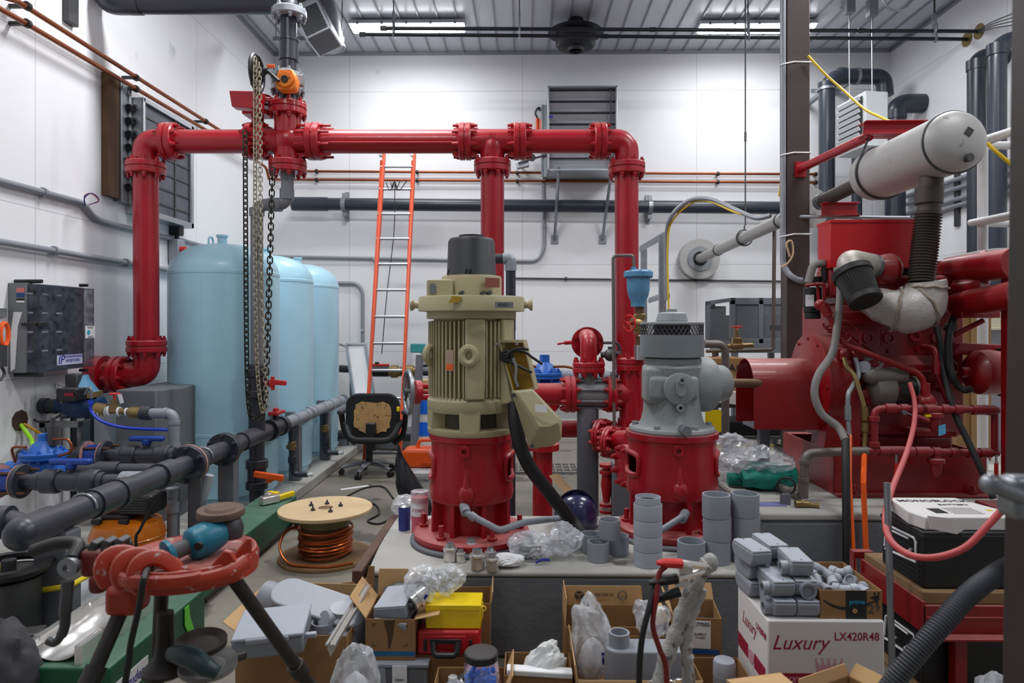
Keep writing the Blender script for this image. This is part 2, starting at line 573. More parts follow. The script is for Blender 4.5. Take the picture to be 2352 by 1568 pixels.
ENGZ=0.62
b=MB().prism([(1.24,3.57),(3.9,3.57),(3.9,5.25),(1.24,5.25)],(0,0,0),X_,Y_,ENGZ-.04)
struct(b,'floor_engine_plinth',CONC,bev=.02)
b=MB().prism([(1.236,3.565),(3.9,3.565),(3.9,5.25),(1.236,5.25)],(0,0,ENGZ-.04),X_,Y_,.04)
struct(b,'floor_engine_plinth_top',PADTOP,bev=.012)
b=MB().box2((SLX,8.7,0),(-.6,YB,.16))
struct(b,'floor_curb',CONC,bev=.015)
g=onZ(1250,1078,0)
b=MB()
for i in range(14):
 b.box((g.x-.52+.08*i,g.y,.012),(.018,.5,.024))
for j in range(4):
 b.box((g.x,g.y-.22+.147*j,.012),(1.06,.012,.02))
b.box((g.x,g.y,.003),(1.06,.5,.004))
struct(b,'floor_grate',mat('worn_grey_grating',(132,130,126),.6,.2,var=.2),smooth=False)
b=MB()
p=P(1826,745,5.5)
b.box2((p.x-.09,p.y-.07,0),(p.x+.09,p.y-.06,ZC));b.box2((p.x-.09,p.y+.06,0),(p.x+.09,p.y+.07,ZC));b.box2((p.x-.09,p.y-.06,0),(p.x+.09,p.y+.06,ZC))
o=struct(b,'wall_column',BROWNCOL,bev=.006)
COLX,COLY=p.x,p.y
p=P(2308,745,1.42)
b=MB().prism([(0,-.2),(.2,-.2),(.2,0),(0,0)],(p.x,p.y,0),X_,Y_,ZC)
for v in b.v:
 v.x+=(v.z-EYE)*0.014
struct(b,'wall_column_near',DARKCOL,bev=.012,seg=3)
# ceiling lamps
LAMPGLOW=glow_mat('fluorescent_diffuser_glow',(250,252,255),9.0)
LHOUSE=mat('white_lamp_housing',(214,216,222),0.4)
def lamp(x0,x1,y,label):
 t=thing('ceiling_lamp',label,'lamp',((x0+x1)/2,y,ZC-.11),'fluorescent ceiling lamps')
 b=MB().prism([(-.13,0),(.13,0),(.11,.055),(-.11,.055)],(x0,y,ZC-.08),Y_,Z_,x1-x0)
 b.build('housing',LHOUSE,t,bev=.006)
 b=MB().prism([(-.1,-.032),(.1,-.032),(.125,0),(-.125,0)],(x0+.02,y,ZC-.08),Y_,Z_,x1-x0-.04)
 b.build('diffuser',LAMPGLOW,t,bev=.008)
 for i in range(5):
  xx=x0+.12+(x1-x0-.24)*i/4
  for s in(-1,1):MB().box((xx,y+.132*s,ZC-.075),(.03,.012,.04)).build('clip',STEEL,t)
 for xx in(x0+.2,x1-.2):MB().box2((xx-.05,y-.03,ZC-.025),(xx+.05,y+.03,ZC)).build('bracket',STEEL,t)
a=P(800,45,8.55);c=P(1068,45,8.55)
lamp(a.x,c.x,8.62,'long fluorescent ceiling lamp above the ladder, second row of hangers crossing it')
a=P(1606,45,8.6);c=P(1874,45,8.6)
lamp(a.x,c.x,8.7,'long fluorescent ceiling lamp partly hidden by the brown steel column')
a,c=P(1070,38,8.75),P(1605,40,8.75)
t=thing('ceiling_conduit','thin grey conduit with a square junction box running between the two ceiling lamps','conduit',(0,8.75,ZC))
MB().tube(smooth_path([a,P(1110,33,8.75),P(1150,34,8.75),P(1342,37,8.75),P(1540,38,8.75),c],5),.014,8).build('conduit',CONDUIT,t)
q=P(1342,34,8.75)
MB().box((q.x,q.y,q.z+.0),(.13,.1,.1)).cyl((q.x,q.y,q.z),(q.x,q.y,ZC),.018).build('junction_box',CONDUIT,t,bev=.006)
def black_pipe(pa,pb,label,plate):
 t=thing('overhead_pipe',label,'pipe',pa,'black overhead pipes')
 MB().cyl(pa,pb,.021,n=14).build('pipe',BLACKPIPE,t)
 MB().cyl(pa-V(.03,0,0),pa+V(.04,0,0),.029,n=14).build('end_cap',STEELD,t)
 MB().cyl(pb-V(.012,0,0),pb+V(.0,0,0),.085,n=24).build('wall_plate',BRASS,t)
 for k in plate:
  m=pa+(pb-pa)*k
  MB().cyl(m-V(.035,0,0),m+V(.035,0,0),.026,n=14).build('coupling',BLACKPIPE,t)
 return t
p1=onX(2250,72,XR);a1=P(880,65,7.62)
p2=onX(2222,90,XR);a2=P(832,79,7.85)
black_pipe(a1,p1,'nearer of the two thin black pipes crossing under the ceiling lamps',(.45,.8))
black_pipe(a2,p2,'farther and lower of the two thin black pipes under the ceiling lamps',(.4,.7))
def hanger(px,label):
 k=(px-1176)/F
 q1=a1+(p1-a1)*((P(px,70,7.65).x-a1 .x)/(p1 .x-a1 .x))
 q2=a2+(p2-a2)*((P(px,70,7.88).x-a2 .x)/(p2 .x-a2 .x))
 t=thing('pipe_hanger',label,'hanger',(q1 .x,(q1 .y+q2 .y)/2,q1 .z),'strap hangers of the black pipes')
 for q in(q1,q2):
  pts=[q+V(0,.032*math.sin(a),.0-.032*math.cos(a))for a in[R(-100+i*20)for i in range(11)]]
  pts=[q+V(0,-.03,.16)]+pts+[q+V(0,.03,.16),q+V(0,0,.2)]
  MB().tube(pts,.016,6,closed=True,flat=(.25,1)).build('strap',STEEL,t)
  MB().cyl(q+V(0,0,.17),(q.x,q.y,ZC),.006,n=8).build('rod',STEELD,t)
hanger(905,'galvanised strap hanger in front of the lamp above the ladder')
hanger(1193,'galvanised strap hanger between the two ceiling lamps')
hanger(1718,'galvanised strap hanger in front of the lamp beside the brown column')
hanger(2148,'galvanised strap hanger nearest the right wall')
q=P(2060,-10,7.3)
b=MB()
b.tube([V(q.x+.16*math.cos(a),q.y,q.z+.16*math.sin(a))for a in[2*PI*i/30 for i in range(30)]],.012,8,closed=True)
b.cyl((q.x,q.y,q.z+.16),(q.x,q.y,ZC),.008,n=8)
solo(b,'hanging_ring',STEEL,'grey conduit ring hanging from ceiling near the right wall','ring')
q=P(1322,100,8.6)
t=thing('ceiling_vent','black round ceiling vent with wide flange above the louvred duct','vent',(q.x,q.y,ZC-.35))
MB().lathe([(.02,.16),(.34,.1),(.35,.085),(.24,.08)],(q.x,q.y,ZC-.26),n=36).build('flange',BLACK,t)
MB().lathe([(.245,.1),(.25,-.06),(.22,-.09),(.12,-.1)],(q.x,q.y,ZC-.26),n=36).build('collar',BLACK,t)
MB().ring((q.x,q.y,ZC-.4),(q.x,q.y,ZC-.35),.105,.085).cyl((q.x,q.y,ZC-.36),(q.x,q.y,ZC-.355),.085).build('spigot',STEELD,t)
MB().cyl((q.x,q.y,ZC-.12),(q.x,q.y,ZC),.1).build('neck',BLACK,t)
# louvred duct box on the back wall
D=8.95
tl,tr_,bl=P(1258,197,D),P(1418,197,D),P(1262,388,D)
x0,x1,zt,zb=tl.x,tr_.x,tl.z,bl.z-.02
yf=tl.y
t=thing('louvred_duct','galvanised louvred duct box on leg brackets on the back wall','duct',((x0+x1)/2,(yf+YB)/2,zb))
b=MB();w=.02
b.box2((x0,yf,zt-w),(x1,YB,zt));b.box2((x0,yf,zb),(x1,YB,zb+w));b.box2((x0,yf,zb),(x0+w,YB,zt));b.box2((x1-w,yf,zb),(x1,YB,zt))
b.build('casing',ALU,t,bev=.003)
b=MB()
n=7
for i in range(n):
 z0=zb+.03+(zt-zb-.06)*i/n;hh=(zt-zb-.06)/n
 b.prism([(0,hh*.04),(.03,hh*.5),(.0,hh*.93),(.012,hh*.93),(.04,hh*.5),(.012,hh*.04)],(x0+w,yf+.1,z0),Y_,Z_,x1-x0-2*w)
b.build('louvre',mat('louvre_blade',(176,178,184),.45,.4,var=.08),t,smooth=False)
b=MB()
for i in range(1,n):
 z0=zb+.03+(zt-zb-.06)*i/n
 b.box2((x0+w,yf+.05,z0-.006),(x1-w,yf+.08,z0+.006))
b.box2((x1-.09,yf+.04,zb),(x1-.075,yf+.06,zt))
b.build('damper_rod',STEELD,t,smooth=False)
b=MB().box2((x0-.05,YB-.25,zb),(x0,YB-.1,zt-.12));b.box2((x0-.075,YB-.27,zb),(x0-.05,YB-.24,zt-.12))
b.build('side_flange',STEEL,t,bev=.004)
MB().box2((x0+.02,yf-.004,zt-.42),(x0+.07,yf,zt-.39)).build('sticker',BLUEINK,t)
for k,px in enumerate((1278,1400)):
 b=MB()
 top,mid=P(px+6,385,8.98),onY(px-4+k*-12,548,YB-.04)
 bot=V(mid.x,YB-.02,mid.z)
 b.tube([top,bot],.045,4,flat=(1,.5))
 b.box2((bot.x-.05,YB-.02,bot.z-.07),(bot.x+.05,YB,bot.z+.05))
 b.build('leg_brace',STEEL,t,bev=.003,smooth=False)
t=thing('damper_actuator','small grey damper actuator with linkage under the louvred duct','actuator',P(1195,370,9.3))
MB().box(P(1200,378,9.35),(.17,.1,.09),Matrix.Rotation(R(-12),3,'Y')).build('body',ALU,t,bev=.008)
MB().cyl(P(1190,375,9.25),P(1255,355,9.3),.014).cyl(P(1222,362,9.25),P(1222,362,9.38),.05).build('linkage',STEELD,t)
MB().cyl(P(1200,378,9.35),P(1200,378,9.35)+V(0,.22,0),.02).build('mounting',STEEL,t)
t=thing('pruner','orange handled cable cutter hanging beside the louvred duct','tool',onY(1238,295,YB))
q=onY(1238,275,YB-.08)
MB().tube([q+V(-.02,0,-.25),q+V(-.02,0,.02)],.03,8,flat=(1,.7)).tube([q+V(.045,0,-.25),q+V(.035,0,.0)],.026,8).build('handle',ORANGE,t)
MB().tube(smooth_path([q+V(-.02,0,.02),q+V(-.05,0,.1),q+V(0,0,.17),q+V(.04,0,.1),q+V(.035,0,0)],5),.014,8).cyl(q+V(0,0,.16),q+V(0,.09,.16),.01).build('jaw',BLACK,t)
# back wall pipes
def wall_pipe(name,pts,r,m,label,cat,clips=(),group=None,clipm=None,fr=.1,n=12,wall='y'):
 t=thing(name,label,cat,pts[0],group)
 MB().tube(fillet(pts,fr),r,n).build('tube',m,t)
 for c in clips:
  c=Vector(c)
  d=Y_ if wall=='y' else(X_ if wall=='r' else-X_)
  ax=X_ if wall=='y' else Y_
  off=(YB-c.y)if wall=='y' else((XR-c.x)if wall=='r' else(c.x-XL))
  b=MB().ring(c-ax*.015,c+ax*.015,r+.012,r*.95,14)
  e=c+d*off
  lo,hi=[Vector(min(a,q)for a,q in zip(c,e)),Vector(max(a,q)for a,q in zip(c,e))]
  b.box2(lo-V(.012,.012,.012)+(V(0,0,0)),hi+V(.012,.012,.012))
  for v in b.v:
   v.x=min(max(v.x,XL),XR);v.y=min(v.y,YB)
  b.build('clip',clipm or BLACK,t)
 return t
yb=YB-.07
def bk(px,py,off=.07):return onY(px,py,YB-off)
wall_pipe('copper_pipe',[bk(640,393),bk(1876,400)],.018,COPPER,'upper horizontal copper pipe on the back wall','pipe',[bk(727,393),bk(958,395),bk(1188,397),bk(1649,399),bk(1874,400)],'copper pipes')
wall_pipe('copper_pipe',[bk(620,412),bk(1876,419)],.018,COPPER,'lower horizontal copper pipe on the back wall','pipe',[bk(727,413),bk(958,414),bk(1188,416),bk(1649,418),bk(1874,419)],'copper pipes')
t=thing('drain_pipe','large blue-black plastic pipe running horizontally across the back wall','pipe',bk(700,468,.2))
a,c=bk(676,468,.2),bk(1890,478,.2)
MB().cyl(a,c,.086,n=24).build('pipe',PVCD,t)
MB().cyl(bk(672,468,.2),bk(752,468.6,.2),.096,n=24).build('socket',PVCD,t)
MB().cyl(bk(1866,478,.2),bk(1905,478,.2),.1,n=24).build('end_socket',PVCD,t)
for px,py in((790,469),(1493,475)):
 q=bk(px,py,.2)
 b=MB().ring(q-X_*.03,q+X_*.03,.098,.084)
 b.box((q.x,q.y+.02,q.z+.12),(.05,.06,.07));b.box((q.x,YB-.1,q.z-.13),(.05,.2,.06));b.box((q.x,YB-.02,q.z),(.06,.04,.4))
 b.build('clamp',STEEL,t,bev=.003)
wall_pipe('wall_conduit',[bk(560,588,.03),bk(1235,600,.03),bk(1251,570,.03),bk(1248,415,.03)],.022,CONDUIT,'grey conduit on back wall that bends up beside the duct leg brace','conduit',[bk(640,592,.03),bk(860,597,.03),bk(1040,598,.03),bk(1250,520,.03)],'back wall conduits',CONDUIT,.25)
wall_pipe('wall_conduit',[bk(1180,639,.025),bk(1800,646,.025)],.014,STEELD,'thin dark conduit running low along the back wall behind the red risers','conduit',[bk(1300,640,.03),bk(1600,643,.03)],'back wall conduits',STEELD)
wall_pipe('wall_conduit',[bk(775,650,.03),bk(820,650,.03),bk(833,668,.03),bk(833,800,.03)],.026,CONDUIT,'grey conduit elbow dropping down between the last blue tank and ladder','conduit',[bk(833,760,.03)],'back wall conduits',CONDUIT,.3)
t=thing('wall_water_pipe','grey pipe along the back wall with red-handled valve and brass coupling','pipe',bk(785,850,.35))
MB().tube(fillet([bk(760,845,.5),bk(810,848,.5),bk(865,852,.5),bk(1010,855,.5),bk(1420,862,.5)],.1),.05,14).build('pipe',PVC80,t)
q=bk(866,852,.5)
MB().cyl(q-X_*.16,q+X_*.16,.075).cyl(q,q+Z_*.12,.03).build('valve_body',BLACK,t)
MB().box(bk(868,838,.5),(.3,.06,.035)).build('valve_handle',REDH,t,bev=.01)
for px in(906,942):
 q=bk(px,853,.5)
 MB().cyl(q-X_*.045,q+X_*.045,.085).cyl(q-X_*.09,q+X_*.09,.066).build('coupling',BRASS,t)
for px in(812,1008,1200):
 q=bk(px,850,.5)
 MB().box2((q.x-.04,q.y-.04,0),(q.x+.04,q.y+.04,q.z-.04)).build('support',GREYPOST,t)
t=thing('low_water_pipe','black pipe running low along back wall behind the office chair','pipe',bk(840,1000,1.1))
MB().cyl(bk(760,1000,1.15),bk(1000,1000,1.15),.07).build('pipe',PVC80,t)
MB().cyl(bk(955,1000,1.15),bk(1000,1000,1.15),.085).build('socket',PVC80,t)
for px in(790,980):
 q=bk(px,1000,1.15)
 MB().box2((q.x-.05,q.y-.06,0),(q.x+.05,q.y+.06,q.z)).build('support',CONC,t)
q=bk(1600,597,0)
t=thing('exhaust_thimble','round dented metal exhaust thimble plate on the back wall','thimble',q)
MB().lathe([(.27,.16),(.275,.15),(.27,0)],V(q.x,YB,q.z),-Y_,40).ring(V(q.x,YB-.16,q.z),V(q.x,YB-.18,q.z),.275,.16,40).build('plate',MUF,t)
MB().ring(V(q.x,YB-.2,q.z),V(q.x,YB-.16,q.z),.17,.1,32).build('collar',STEEL,t)
MB().cyl(V(q.x,YB-.175,q.z),V(q.x,YB-.17,q.z),.15).build('dark_gap',BLACK,t)
a=P(1712,518,7.3)
solo(MB().cyl((a.x,a.y,a.z),(a.x,a.y,ZC),.008,n=8).cyl((a.x,a.y,a.z+.45*2),(a.x,a.y,a.z+.5*2),.013,n=8),'hanger_rod',STEELD,'long thin threaded rod hanging from the ceiling to the exhaust pipe','rod')
# left wall things
def lw(px,py,off=.05):return onX(px,py,XL+off)
wall_pipe('copper_pipe',[lw(-30,-18,.12),lw(40,0+3,.12),lw(500,296,.12),lw(560,335,.12)],.018,COPPER,'upper slanting copper pipe on the left wall','pipe',[lw(62,14,.12),lw(312,178,.12),lw(472,279,.12)],'copper pipes',wall='l',fr=.02)
wall_pipe('copper_pipe',[lw(-40,-2,.12),lw(60,54,.12),lw(460,291,.12),lw(566,353,.12),lw(612,385,.12),lw(618,412,.12)],.018,COPPER,'lower slanting copper pipe on the left wall','pipe',[lw(62,54,.12),lw(312,204,.12)],'copper pipes',wall='l',fr=.1)
wall_pipe('wall_conduit',[lw(-30,407,.03),lw(150,455,.03),lw(192,466,.03),lw(215,500,.03),lw(245,512,.03),lw(410,552,.03)],.024,CONDUIT,'upper painted conduit on the left wall with a kink below loose wires','conduit',[lw(100,442,.03)],'left wall conduits',CONDUIT,wall='l')
wall_pipe('wall_conduit',[lw(-30,550,.04),lw(125,576,.04),lw(400,622,.04)],.024,CONDUIT,'lower grey conduit on the left wall above the clear control cabinet','conduit',[lw(125,576,.04),lw(290,603,.04)],'left wall conduits',CONDUIT,wall='l')
wall_pipe('wall_conduit',[lw(408,548,.03),lw(560,590,.03)],.02,CONDUIT,'short grey conduit on left wall from the switch to the blue tanks','conduit',[lw(480,568,.03)],'left wall conduits',CONDUIT,wall='l')
for k,(c,m)in enumerate((((44,70,150),'blue'),((150,40,50),'red'))):
 q=lw(196,470,.05)
 pts=[lw(196,474,.04),lw(194,455-4*k,.12),lw(208,444,.2),lw(222,450+3*k,.16),lw(226,462,.1),lw(204,470,.06)]
 solo(MB().tube(smooth_path(pts,6),.005,6),'loose_wire',mat(m+'_wire_insulation',c,.5),'loose '+m+' wire loop sticking out of the conduit on left wall','wire','loose wires on the left wall')
t=thing('wall_switch','small grey switch box with red button on left wall above tanks','switch',lw(408,590,0))
q=lw(406,578,.06)
MB().box((q.x,q.y,q.z),(.1,.14,.24)).build('box',CONDUIT,t,bev=.008)
MB().cyl((q.x,q.y-.02,q.z+.02),(q.x+.1,q.y-.02,q.z+.02),.03).build('button',REDH,t)
MB().box((q.x-.0,q.y,q.z+.22),(.1,.1,.12)).cyl((q.x,q.y,q.z+.1),(q.x,q.y,q.z+.2),.02).build('upper_box',BLACK,t,bev=.01)
q=lw(164,20,.03)
solo(MB().box2((XL,q.y-.06,q.z-.12),(XL+.05,q.y+.06,ZC)),'wall_strut',STEELD,'dark steel strut channel hanging high on the left wall','strut',bev=.004)
y0,y1=lw(292,300,.0).y,onX(443,450,XL+.38).y
f0=onX(320,218,XL+.3)
zt=f0 .z;zb=onX(443,525,XL+.38).z
xf=onX(320,300,XL+.1).x
yA=lw(288,300,0).y
xf=P(320,300,yA*1.0).x
y1=onX(443,450,xf).y
zt=onX(322,220,xf).z;zb=onX(443,525,xf).z
t=thing('intake_louvre','large galvanised air intake box with dark filter screen on left wall','louvre',(XL,(yA+y1)/2,zb))
b=MB()
b.box2((XL,yA,zb),(xf,yA+.02,zt));b.box2((XL,y1-.02,zb),(xf,y1,zt));b.box2((XL,yA,zt-.02),(xf,y1,zt));b.box2((XL,yA,zb),(xf,y1,zb+.02))
for(ya,yb_,za,zb_)in((yA,y1,zt-.035,zt),(yA,y1,zb,zb+.05),(yA,yA+.03,zb,zt),(y1-.05,y1,zb,zt)):
 b.box2((xf-.01,ya,za),(xf+.012,yb_,zb_))
b.build('casing',ALU,t,bev=.003)
MB().box2((xf-.035,yA+.02,zb+.02),(xf-.02,y1-.02,zt-.02)).build('filter_screen',mat('fine_dark_filter_mesh',(96,98,108),.55,.3,var=.5,scale=3),t)
b=MB()
for i in range(1,7):
 z0=zb+(zt-zb)*i/7
 b.box2((xf-.02,yA+.03,z0-.008),(xf-.012,y1-.05,z0+.008))
b.box2((xf-.02,y1-.34,zb+.05),(xf-.008,y1-.32,zt))
b.build('cross_bar',STEELD,t,smooth=False)
yW=lw(232,300,.0).y
MB().box2((XL,yW,zb+.1),(XL+.06,yW+.16,zt+.1)).build('timber_frame',mat('old_timber_frame',(92,66,42),.8,var=.35,scale=5),t,bev=.004)
b=MB().box2((XL,yW+.17,zb+.08),(XL+.05,yA,zt+.08));b.box2((XL+.05,yW+.17,zb+.08),(XL+.07,yW+.2,zt+.08));b.box2((XL+.05,yA-.05,zb+.08),(XL+.07,yA-.02,zt+.08))
b.build('track_plate',STEEL,t,bev=.003)
for i in range(7):
 z0=zb+.22+(zt-zb-.34)*i/6
 b=MB().cyl((XL+.08,yW+.26,z0),(XL+.08,yW+.36,z0+.03),.032,n=10).cyl((XL+.04,yW+.3,z0+.02),(XL+.13,yW+.3,z0+.02),.02,n=8)
 b.build('roller',BLACK,t)
 # clear-lid control cabinet
ya,yb2=lw(18,700,0).y,0
xs=P(75,700,ya).x
y2=onX(217,700,xs).y
zt,zb=onX(75,648,xs).z,onX(75,858,xs).z
t=thing('control_cabinet','grey wall cabinet with scratched clear lid and white note','cabinet',(XL,(ya+y2)/2,zb))
xm=XL+(xs-XL)*.62
b=MB();e=.012
b.box2((XL,ya,zb),(xm,ya+e,zt));b.box2((XL,y2-e,zb),(xm,y2,zt));b.box2((XL,ya,zb),(xm,y2,zb+e));b.box2((XL,ya,zt-e),(xm,y2,zt));b.box2((XL,ya,zb),(XL+e,y2,zt))
b.build('enclosure',mat('grey_cabinet_plastic',(116,118,120),.5),t,bev=.004)
b=MB()
b.box2((xm,ya+.004,zb+.01),(xs,ya+.016,zt-.01));b.box2((xm,y2-.016,zb+.01),(xs,y2-.004,zt-.01));b.box2((xm,ya+.016,zt-.02),(xs,y2-.016,zt-.01));b.box2((xm,ya+.016,zb+.01),(xs,y2-.016,zb+.02));b.box2((xs-.008,ya+.004,zb+.01),(xs,y2-.004,zt-.01))
b.build('clear_lid',SMOKE,t)
DEVM=mat('contactor_black',(30,31,36),.5)
for r_ in range(4):
 for c_ in range(3):
  b=MB()
  yy=ya+.1+c_*(y2-ya-.22)/2.6;zz=zt-.1-r_*(zt-zb-.16)/3.4
  b.box((XL+.05,yy,zz),(.08,.12,.1));b.m=1;b.box((XL+.092,yy-.02,zz+.03),(.006,.06,.014))
  b.build('contactor',[DEVM,PAPER],t,bev=.003)
MB().box2((XL+.012,ya+.03,zb+.03),(XL+.02,y2-.03,zt-.03)).build('back_plate',mat('dark_back_plate',(46,48,56),.6),t)
b=MB()
for i in range(2):
 zz=zt+.012 if i==0 else zb-.014
 b.cyl((XL+.02,ya+.04,zz),(xs,ya+.04,zz),.014,n=10)
 b.cyl((xs-.05,y2-.1,zz),(xs+.01,y2-.1,zz),.012,n=8)
b.build('hinge_bolt',BLACK,t)
MB().box2((xs-.005,ya-.004,(zt+zb)/2+.01),(xs+.012,ya+.08,(zt+zb)/2+.04)).box2((XL+.1,ya-.016,(zt+zb)/2+.015),(xs-.005,ya,(zt+zb)/2+.035)).build('latch',BLACK,t,bev=.003)
for z0,m_,h_ in((zt-.05,mat('pink_warning_sticker',(214,120,116),.6),.03),(zt-.085,mat('blue_sticker',(24,70,130),.6),.026),(zt-.115,INK,.014),(zt-.128,PAPER,.014)):
 MB().box2((XL+.06,ya-.002,z0-h_/2),(XL+.115,ya,z0+h_/2)).build('sticker',m_,t)
b=MB().prism([(0,0),(.03,.02),(.05,.5*(zt-zb)),(.08,.66*(zt-zb)),(.02,.66*(zt-zb)),(.0,.4*(zt-zb))],(XL+.02,ya-.0005,zb+.01),X_,Z_,.0015)
b.build('paint_smear',PAPER,t)
q0,q1=onX(196,748,xs+.002),onX(218,776,xs+.002)
MB().box2((xs,q0 .y,q1 .z),(xs+.003,q1 .y,q0 .z)).build('note',PAPER,t)
cy,cz=(q0 .y+q1 .y)/2,(q0 .z+q1 .z)/2
MB().lathe([(0,0),(.02,0),(.02,.001),(0,.001)],(xs+.003,cy-.02,cz-.004),X_,16).build('blue_dot',mat('turquoise_pen',(60,170,196),.6),t)
text('battery',.03,(xs+.0034,cy,cz+.035),Y_,Z_,INK,t,shear=.2,sx=.8)
text('supply',.03,(xs+.0034,cy,cz-.036),Y_,Z_,INK,t,shear=.2,sx=.8)
q0,q1=onX(131,816,xs+.002),onX(189,834,xs+.002)
b=MB();b.box2((xs,q0 .y,q1 .z),(xs+.003,q1 .y,q0 .z));b.build('nameplate',mat('pale_lilac_plate',(190,190,214),.5),t)
cy,cz=(q0 .y+q1 .y)/2,(q0 .z+q1 .z)/2;W=q1 .y-q0 .y;H=q0 .z-q1 .z
text('IP',H*1.25,(xs+.0035,q0 .y+W*.15,cz),Y_,Z_,BLUEINK,t,bold=True,shear=.2)
text('INVERPOWER',H*.46,(xs+.0035,q0 .y+W*.6,cz-H*.12),Y_,Z_,BLUEINK,t,bold=True,shear=.1,sx=.75)
b=MB().box2((xs+.003,q0 .y+W*.26,cz+H*.2),(xs+.0036,q1 .y,cz+H*.42));b.build('plate_stripe',mat('violet_stripe',(110,108,170),.5),t)
t=thing('lockout_hasp','orange-handled snap hook hanging on the left wall beside the control cabinet','hook',lw(6,770,.05))
q=lw(10,768,.12)
MB().tube([q+V(0,.05*math.cos(a)*.7,.075*math.sin(a))for a in[2*PI*i/20 for i in range(20)]],.014,8,closed=True).build('handle',ORANGE,t)
MB().box(q+V(0,-.03,-.14),(.05,.05,.14)).cyl(q+V(0,-.03,-.14),V(XL,q.y-.03,q.z-.14),.012).tube(smooth_path([q+V(0,-.03,-.2),q+V(0,.0,-.26),q+V(0,-.06,-.3),q+V(0,-.08,-.24)],5),.01,8).build('hook',STEELD,t)
q=lw(2,718,0)
solo(MB().box2((XL,q.y-.2,q.z-.03),(XL+.02,q.y+.03,q.z+.03)),'wall_plate',STEEL,'small grey metal plate at the left edge above the orange snap hook','plate',bev=.002)
# duct fan unit near top left on ceiling
q=P(700,60,7.9)
t=thing('duct_heater','ceiling mounted rectangular grille plenum with round galvanised duct','duct',(q.x,q.y,ZC-.8))
rot=Matrix.Rotation(R(-36),3,'Y')
def gl(px0,py0,px1,py1,w,d):
 a,c=P(px0,py0,d),P(px1,py1,d)
 ax=(c-a)
 return a,c,ax
ua=P(690,-20,7.6);uc=P(742,90,7.6)
ax=(uc-ua).normalized();nrm=ax.cross(Y_).normalized()
b=MB()
ctr=(ua+uc)/2
rm=Matrix((nrm,Y_,ax)).transposed()
b.box(ctr,(.3,.5,(uc-ua).length*1.15),rm)
b.build('plenum',ALU,t,bev=.006)
b=MB()
L_=(uc-ua).length*1.15
for k in(-.26,.26):
 b.box(ctr+ax*(L_*k)-Y_*.252,(.25,.012,L_*.42),rm)
b.box(ctr+ax*(L_*.503),(.26,.44,.008),rm);b.box(ctr-nrm*.151,(.008,.42,L_*.9),rm);b.box(ctr+nrm*.151,(.008,.42,L_*.9),rm)
b.each('grille',MESHM,t)
b=MB()
for k in(-.26,.26):
 for j in range(12):
  b.box(ctr+ax*(L_*k+L_*.4*(j/11-.5))-Y_*.26,(.25,.008,.008),rm)
b.build('grille_bars',STEELD,t,smooth=False)
da,dc=P(742,20,7.95),P(762,112,7.95)
MB().tube(smooth_path([P(722,-40,7.95),da,P(754,70,7.95),dc],6),.15,24).build('round_duct',STEEL,t)
MB().ring(dc-V(.004,0,-.03),dc,.158,.14).build('duct_collar',STEEL,t)
for px in(634,786):
 e=P(px,90,8.1)
 MB().cyl(e,(e.x,e.y,ZC),.006,n=8).build('rod',STEELD,t)
a,c=P(628,90,8.1),P(790,90,8.1)
MB().box((a+c)/2,((c-a).length,.05,.05)).build('strut',STEEL,t)
# red discharge header
DH=5.6
def h(px,py,d=DH):return P(px,py,d)
RX=(h(1000,300)-h(900,300)).normalized()
RP,RF=0.0965,0.152
t=thing('discharge_header','big red flanged pipe header crossing overhead on three risers','pipe',(h(700,325).x,h(700,325).y,0))
def hp(a,b,r=RP,name='pipe'):
 return MB().cyl(a,b,r,n=36).build(name,RED,t)
def hf(c,ax,th=.1,nm='flange',**k):
 return MB().flange(c,ax,RF,th,n=40,**k).build(nm,RED,t)
LX,HY=335.5,325
hp(h(336.5,786),h(335,395))
hf(h(335,387),Z_)
MB().tube(fillet([h(335,380),h(335,HY),h(392,HY)],.2,12),RP*1.03,32).build('elbow',RED,t)
hf(h(393,HY),RX,.11)
hp(h(405,HY),h(572,HY))
MB().flange(h(578,HY),RX,RF,.045,gap=False,n=40).build('flange',RED,t)
MB().cyl(h(578,HY),h(604,HY),RF*.62,n=32).bolts(h(592,HY),RX,RF*.84,10,.009,.17).build('wafer_valve_body',RED,t)
MB().flange(h(606,HY),RX,RF,.04,gap=False,n=40).build('flange',RED,t)
g=h(590,262,DH-.12)
MB().cyl(h(592,290),h(592,262),.05).box(h(592,262),(.2,.16,.04)).build('valve_neck',RED,t,bev=.006)
MB().cyl(h(600,248,DH+.04),h(600,222,DH+.04),.095,n=28).cyl(h(616,242,DH),h(616,232,DH),.11,n=28).build('gear_housing',RED,t,bev=.006)
MB().prism([(-.11,-.05),(.11,-.07),(.12,.07),(-.13,.075)],h(575,239,DH-.13),RX,Z_,.1).build('gear_cover',RED,t,bev=.006)
cx=661
hp(h(606,HY),h(712,HY),RP*1.06,'cross_arm')
hp(h(cx,258),h(cx,378),RP*1.1,'cross_arm')
MB().ball(h(cx,HY),RP*1.3,24).build('cross_body',RED,t)
hf(h(cx,252),Z_,.1)
hf(h(cx,384),Z_,.1)
hf(h(724,HY),RX,.115)
MB().bolts(h(724,HY),RX,RF*.84,8,.011,.28,.5).build('stud',RED,t)
hp(h(735,HY),h(1058,HY))
MB().cyl(h(735,327,DH-.11),h(1058,327,DH-.11),.008,n=8).build('tie_rod',RED,t)
hf(h(1069,HY),RX,.1,ext=.05)
tx=1131
hp(h(1078,HY),h(1186,HY),RP*1.04,'tee_arm')
MB().lathe([(RP*1.03,0),(RP*1.03,.05),(RP*1.1,.1),(RP*1.16,.15),(RP*.9,.2)],h(tx,374),Z_,32).build('tee_branch',RED,t)
hf(h(tx,383),Z_,.1)
hf(h(1194,HY),RX,.1,ext=.05)
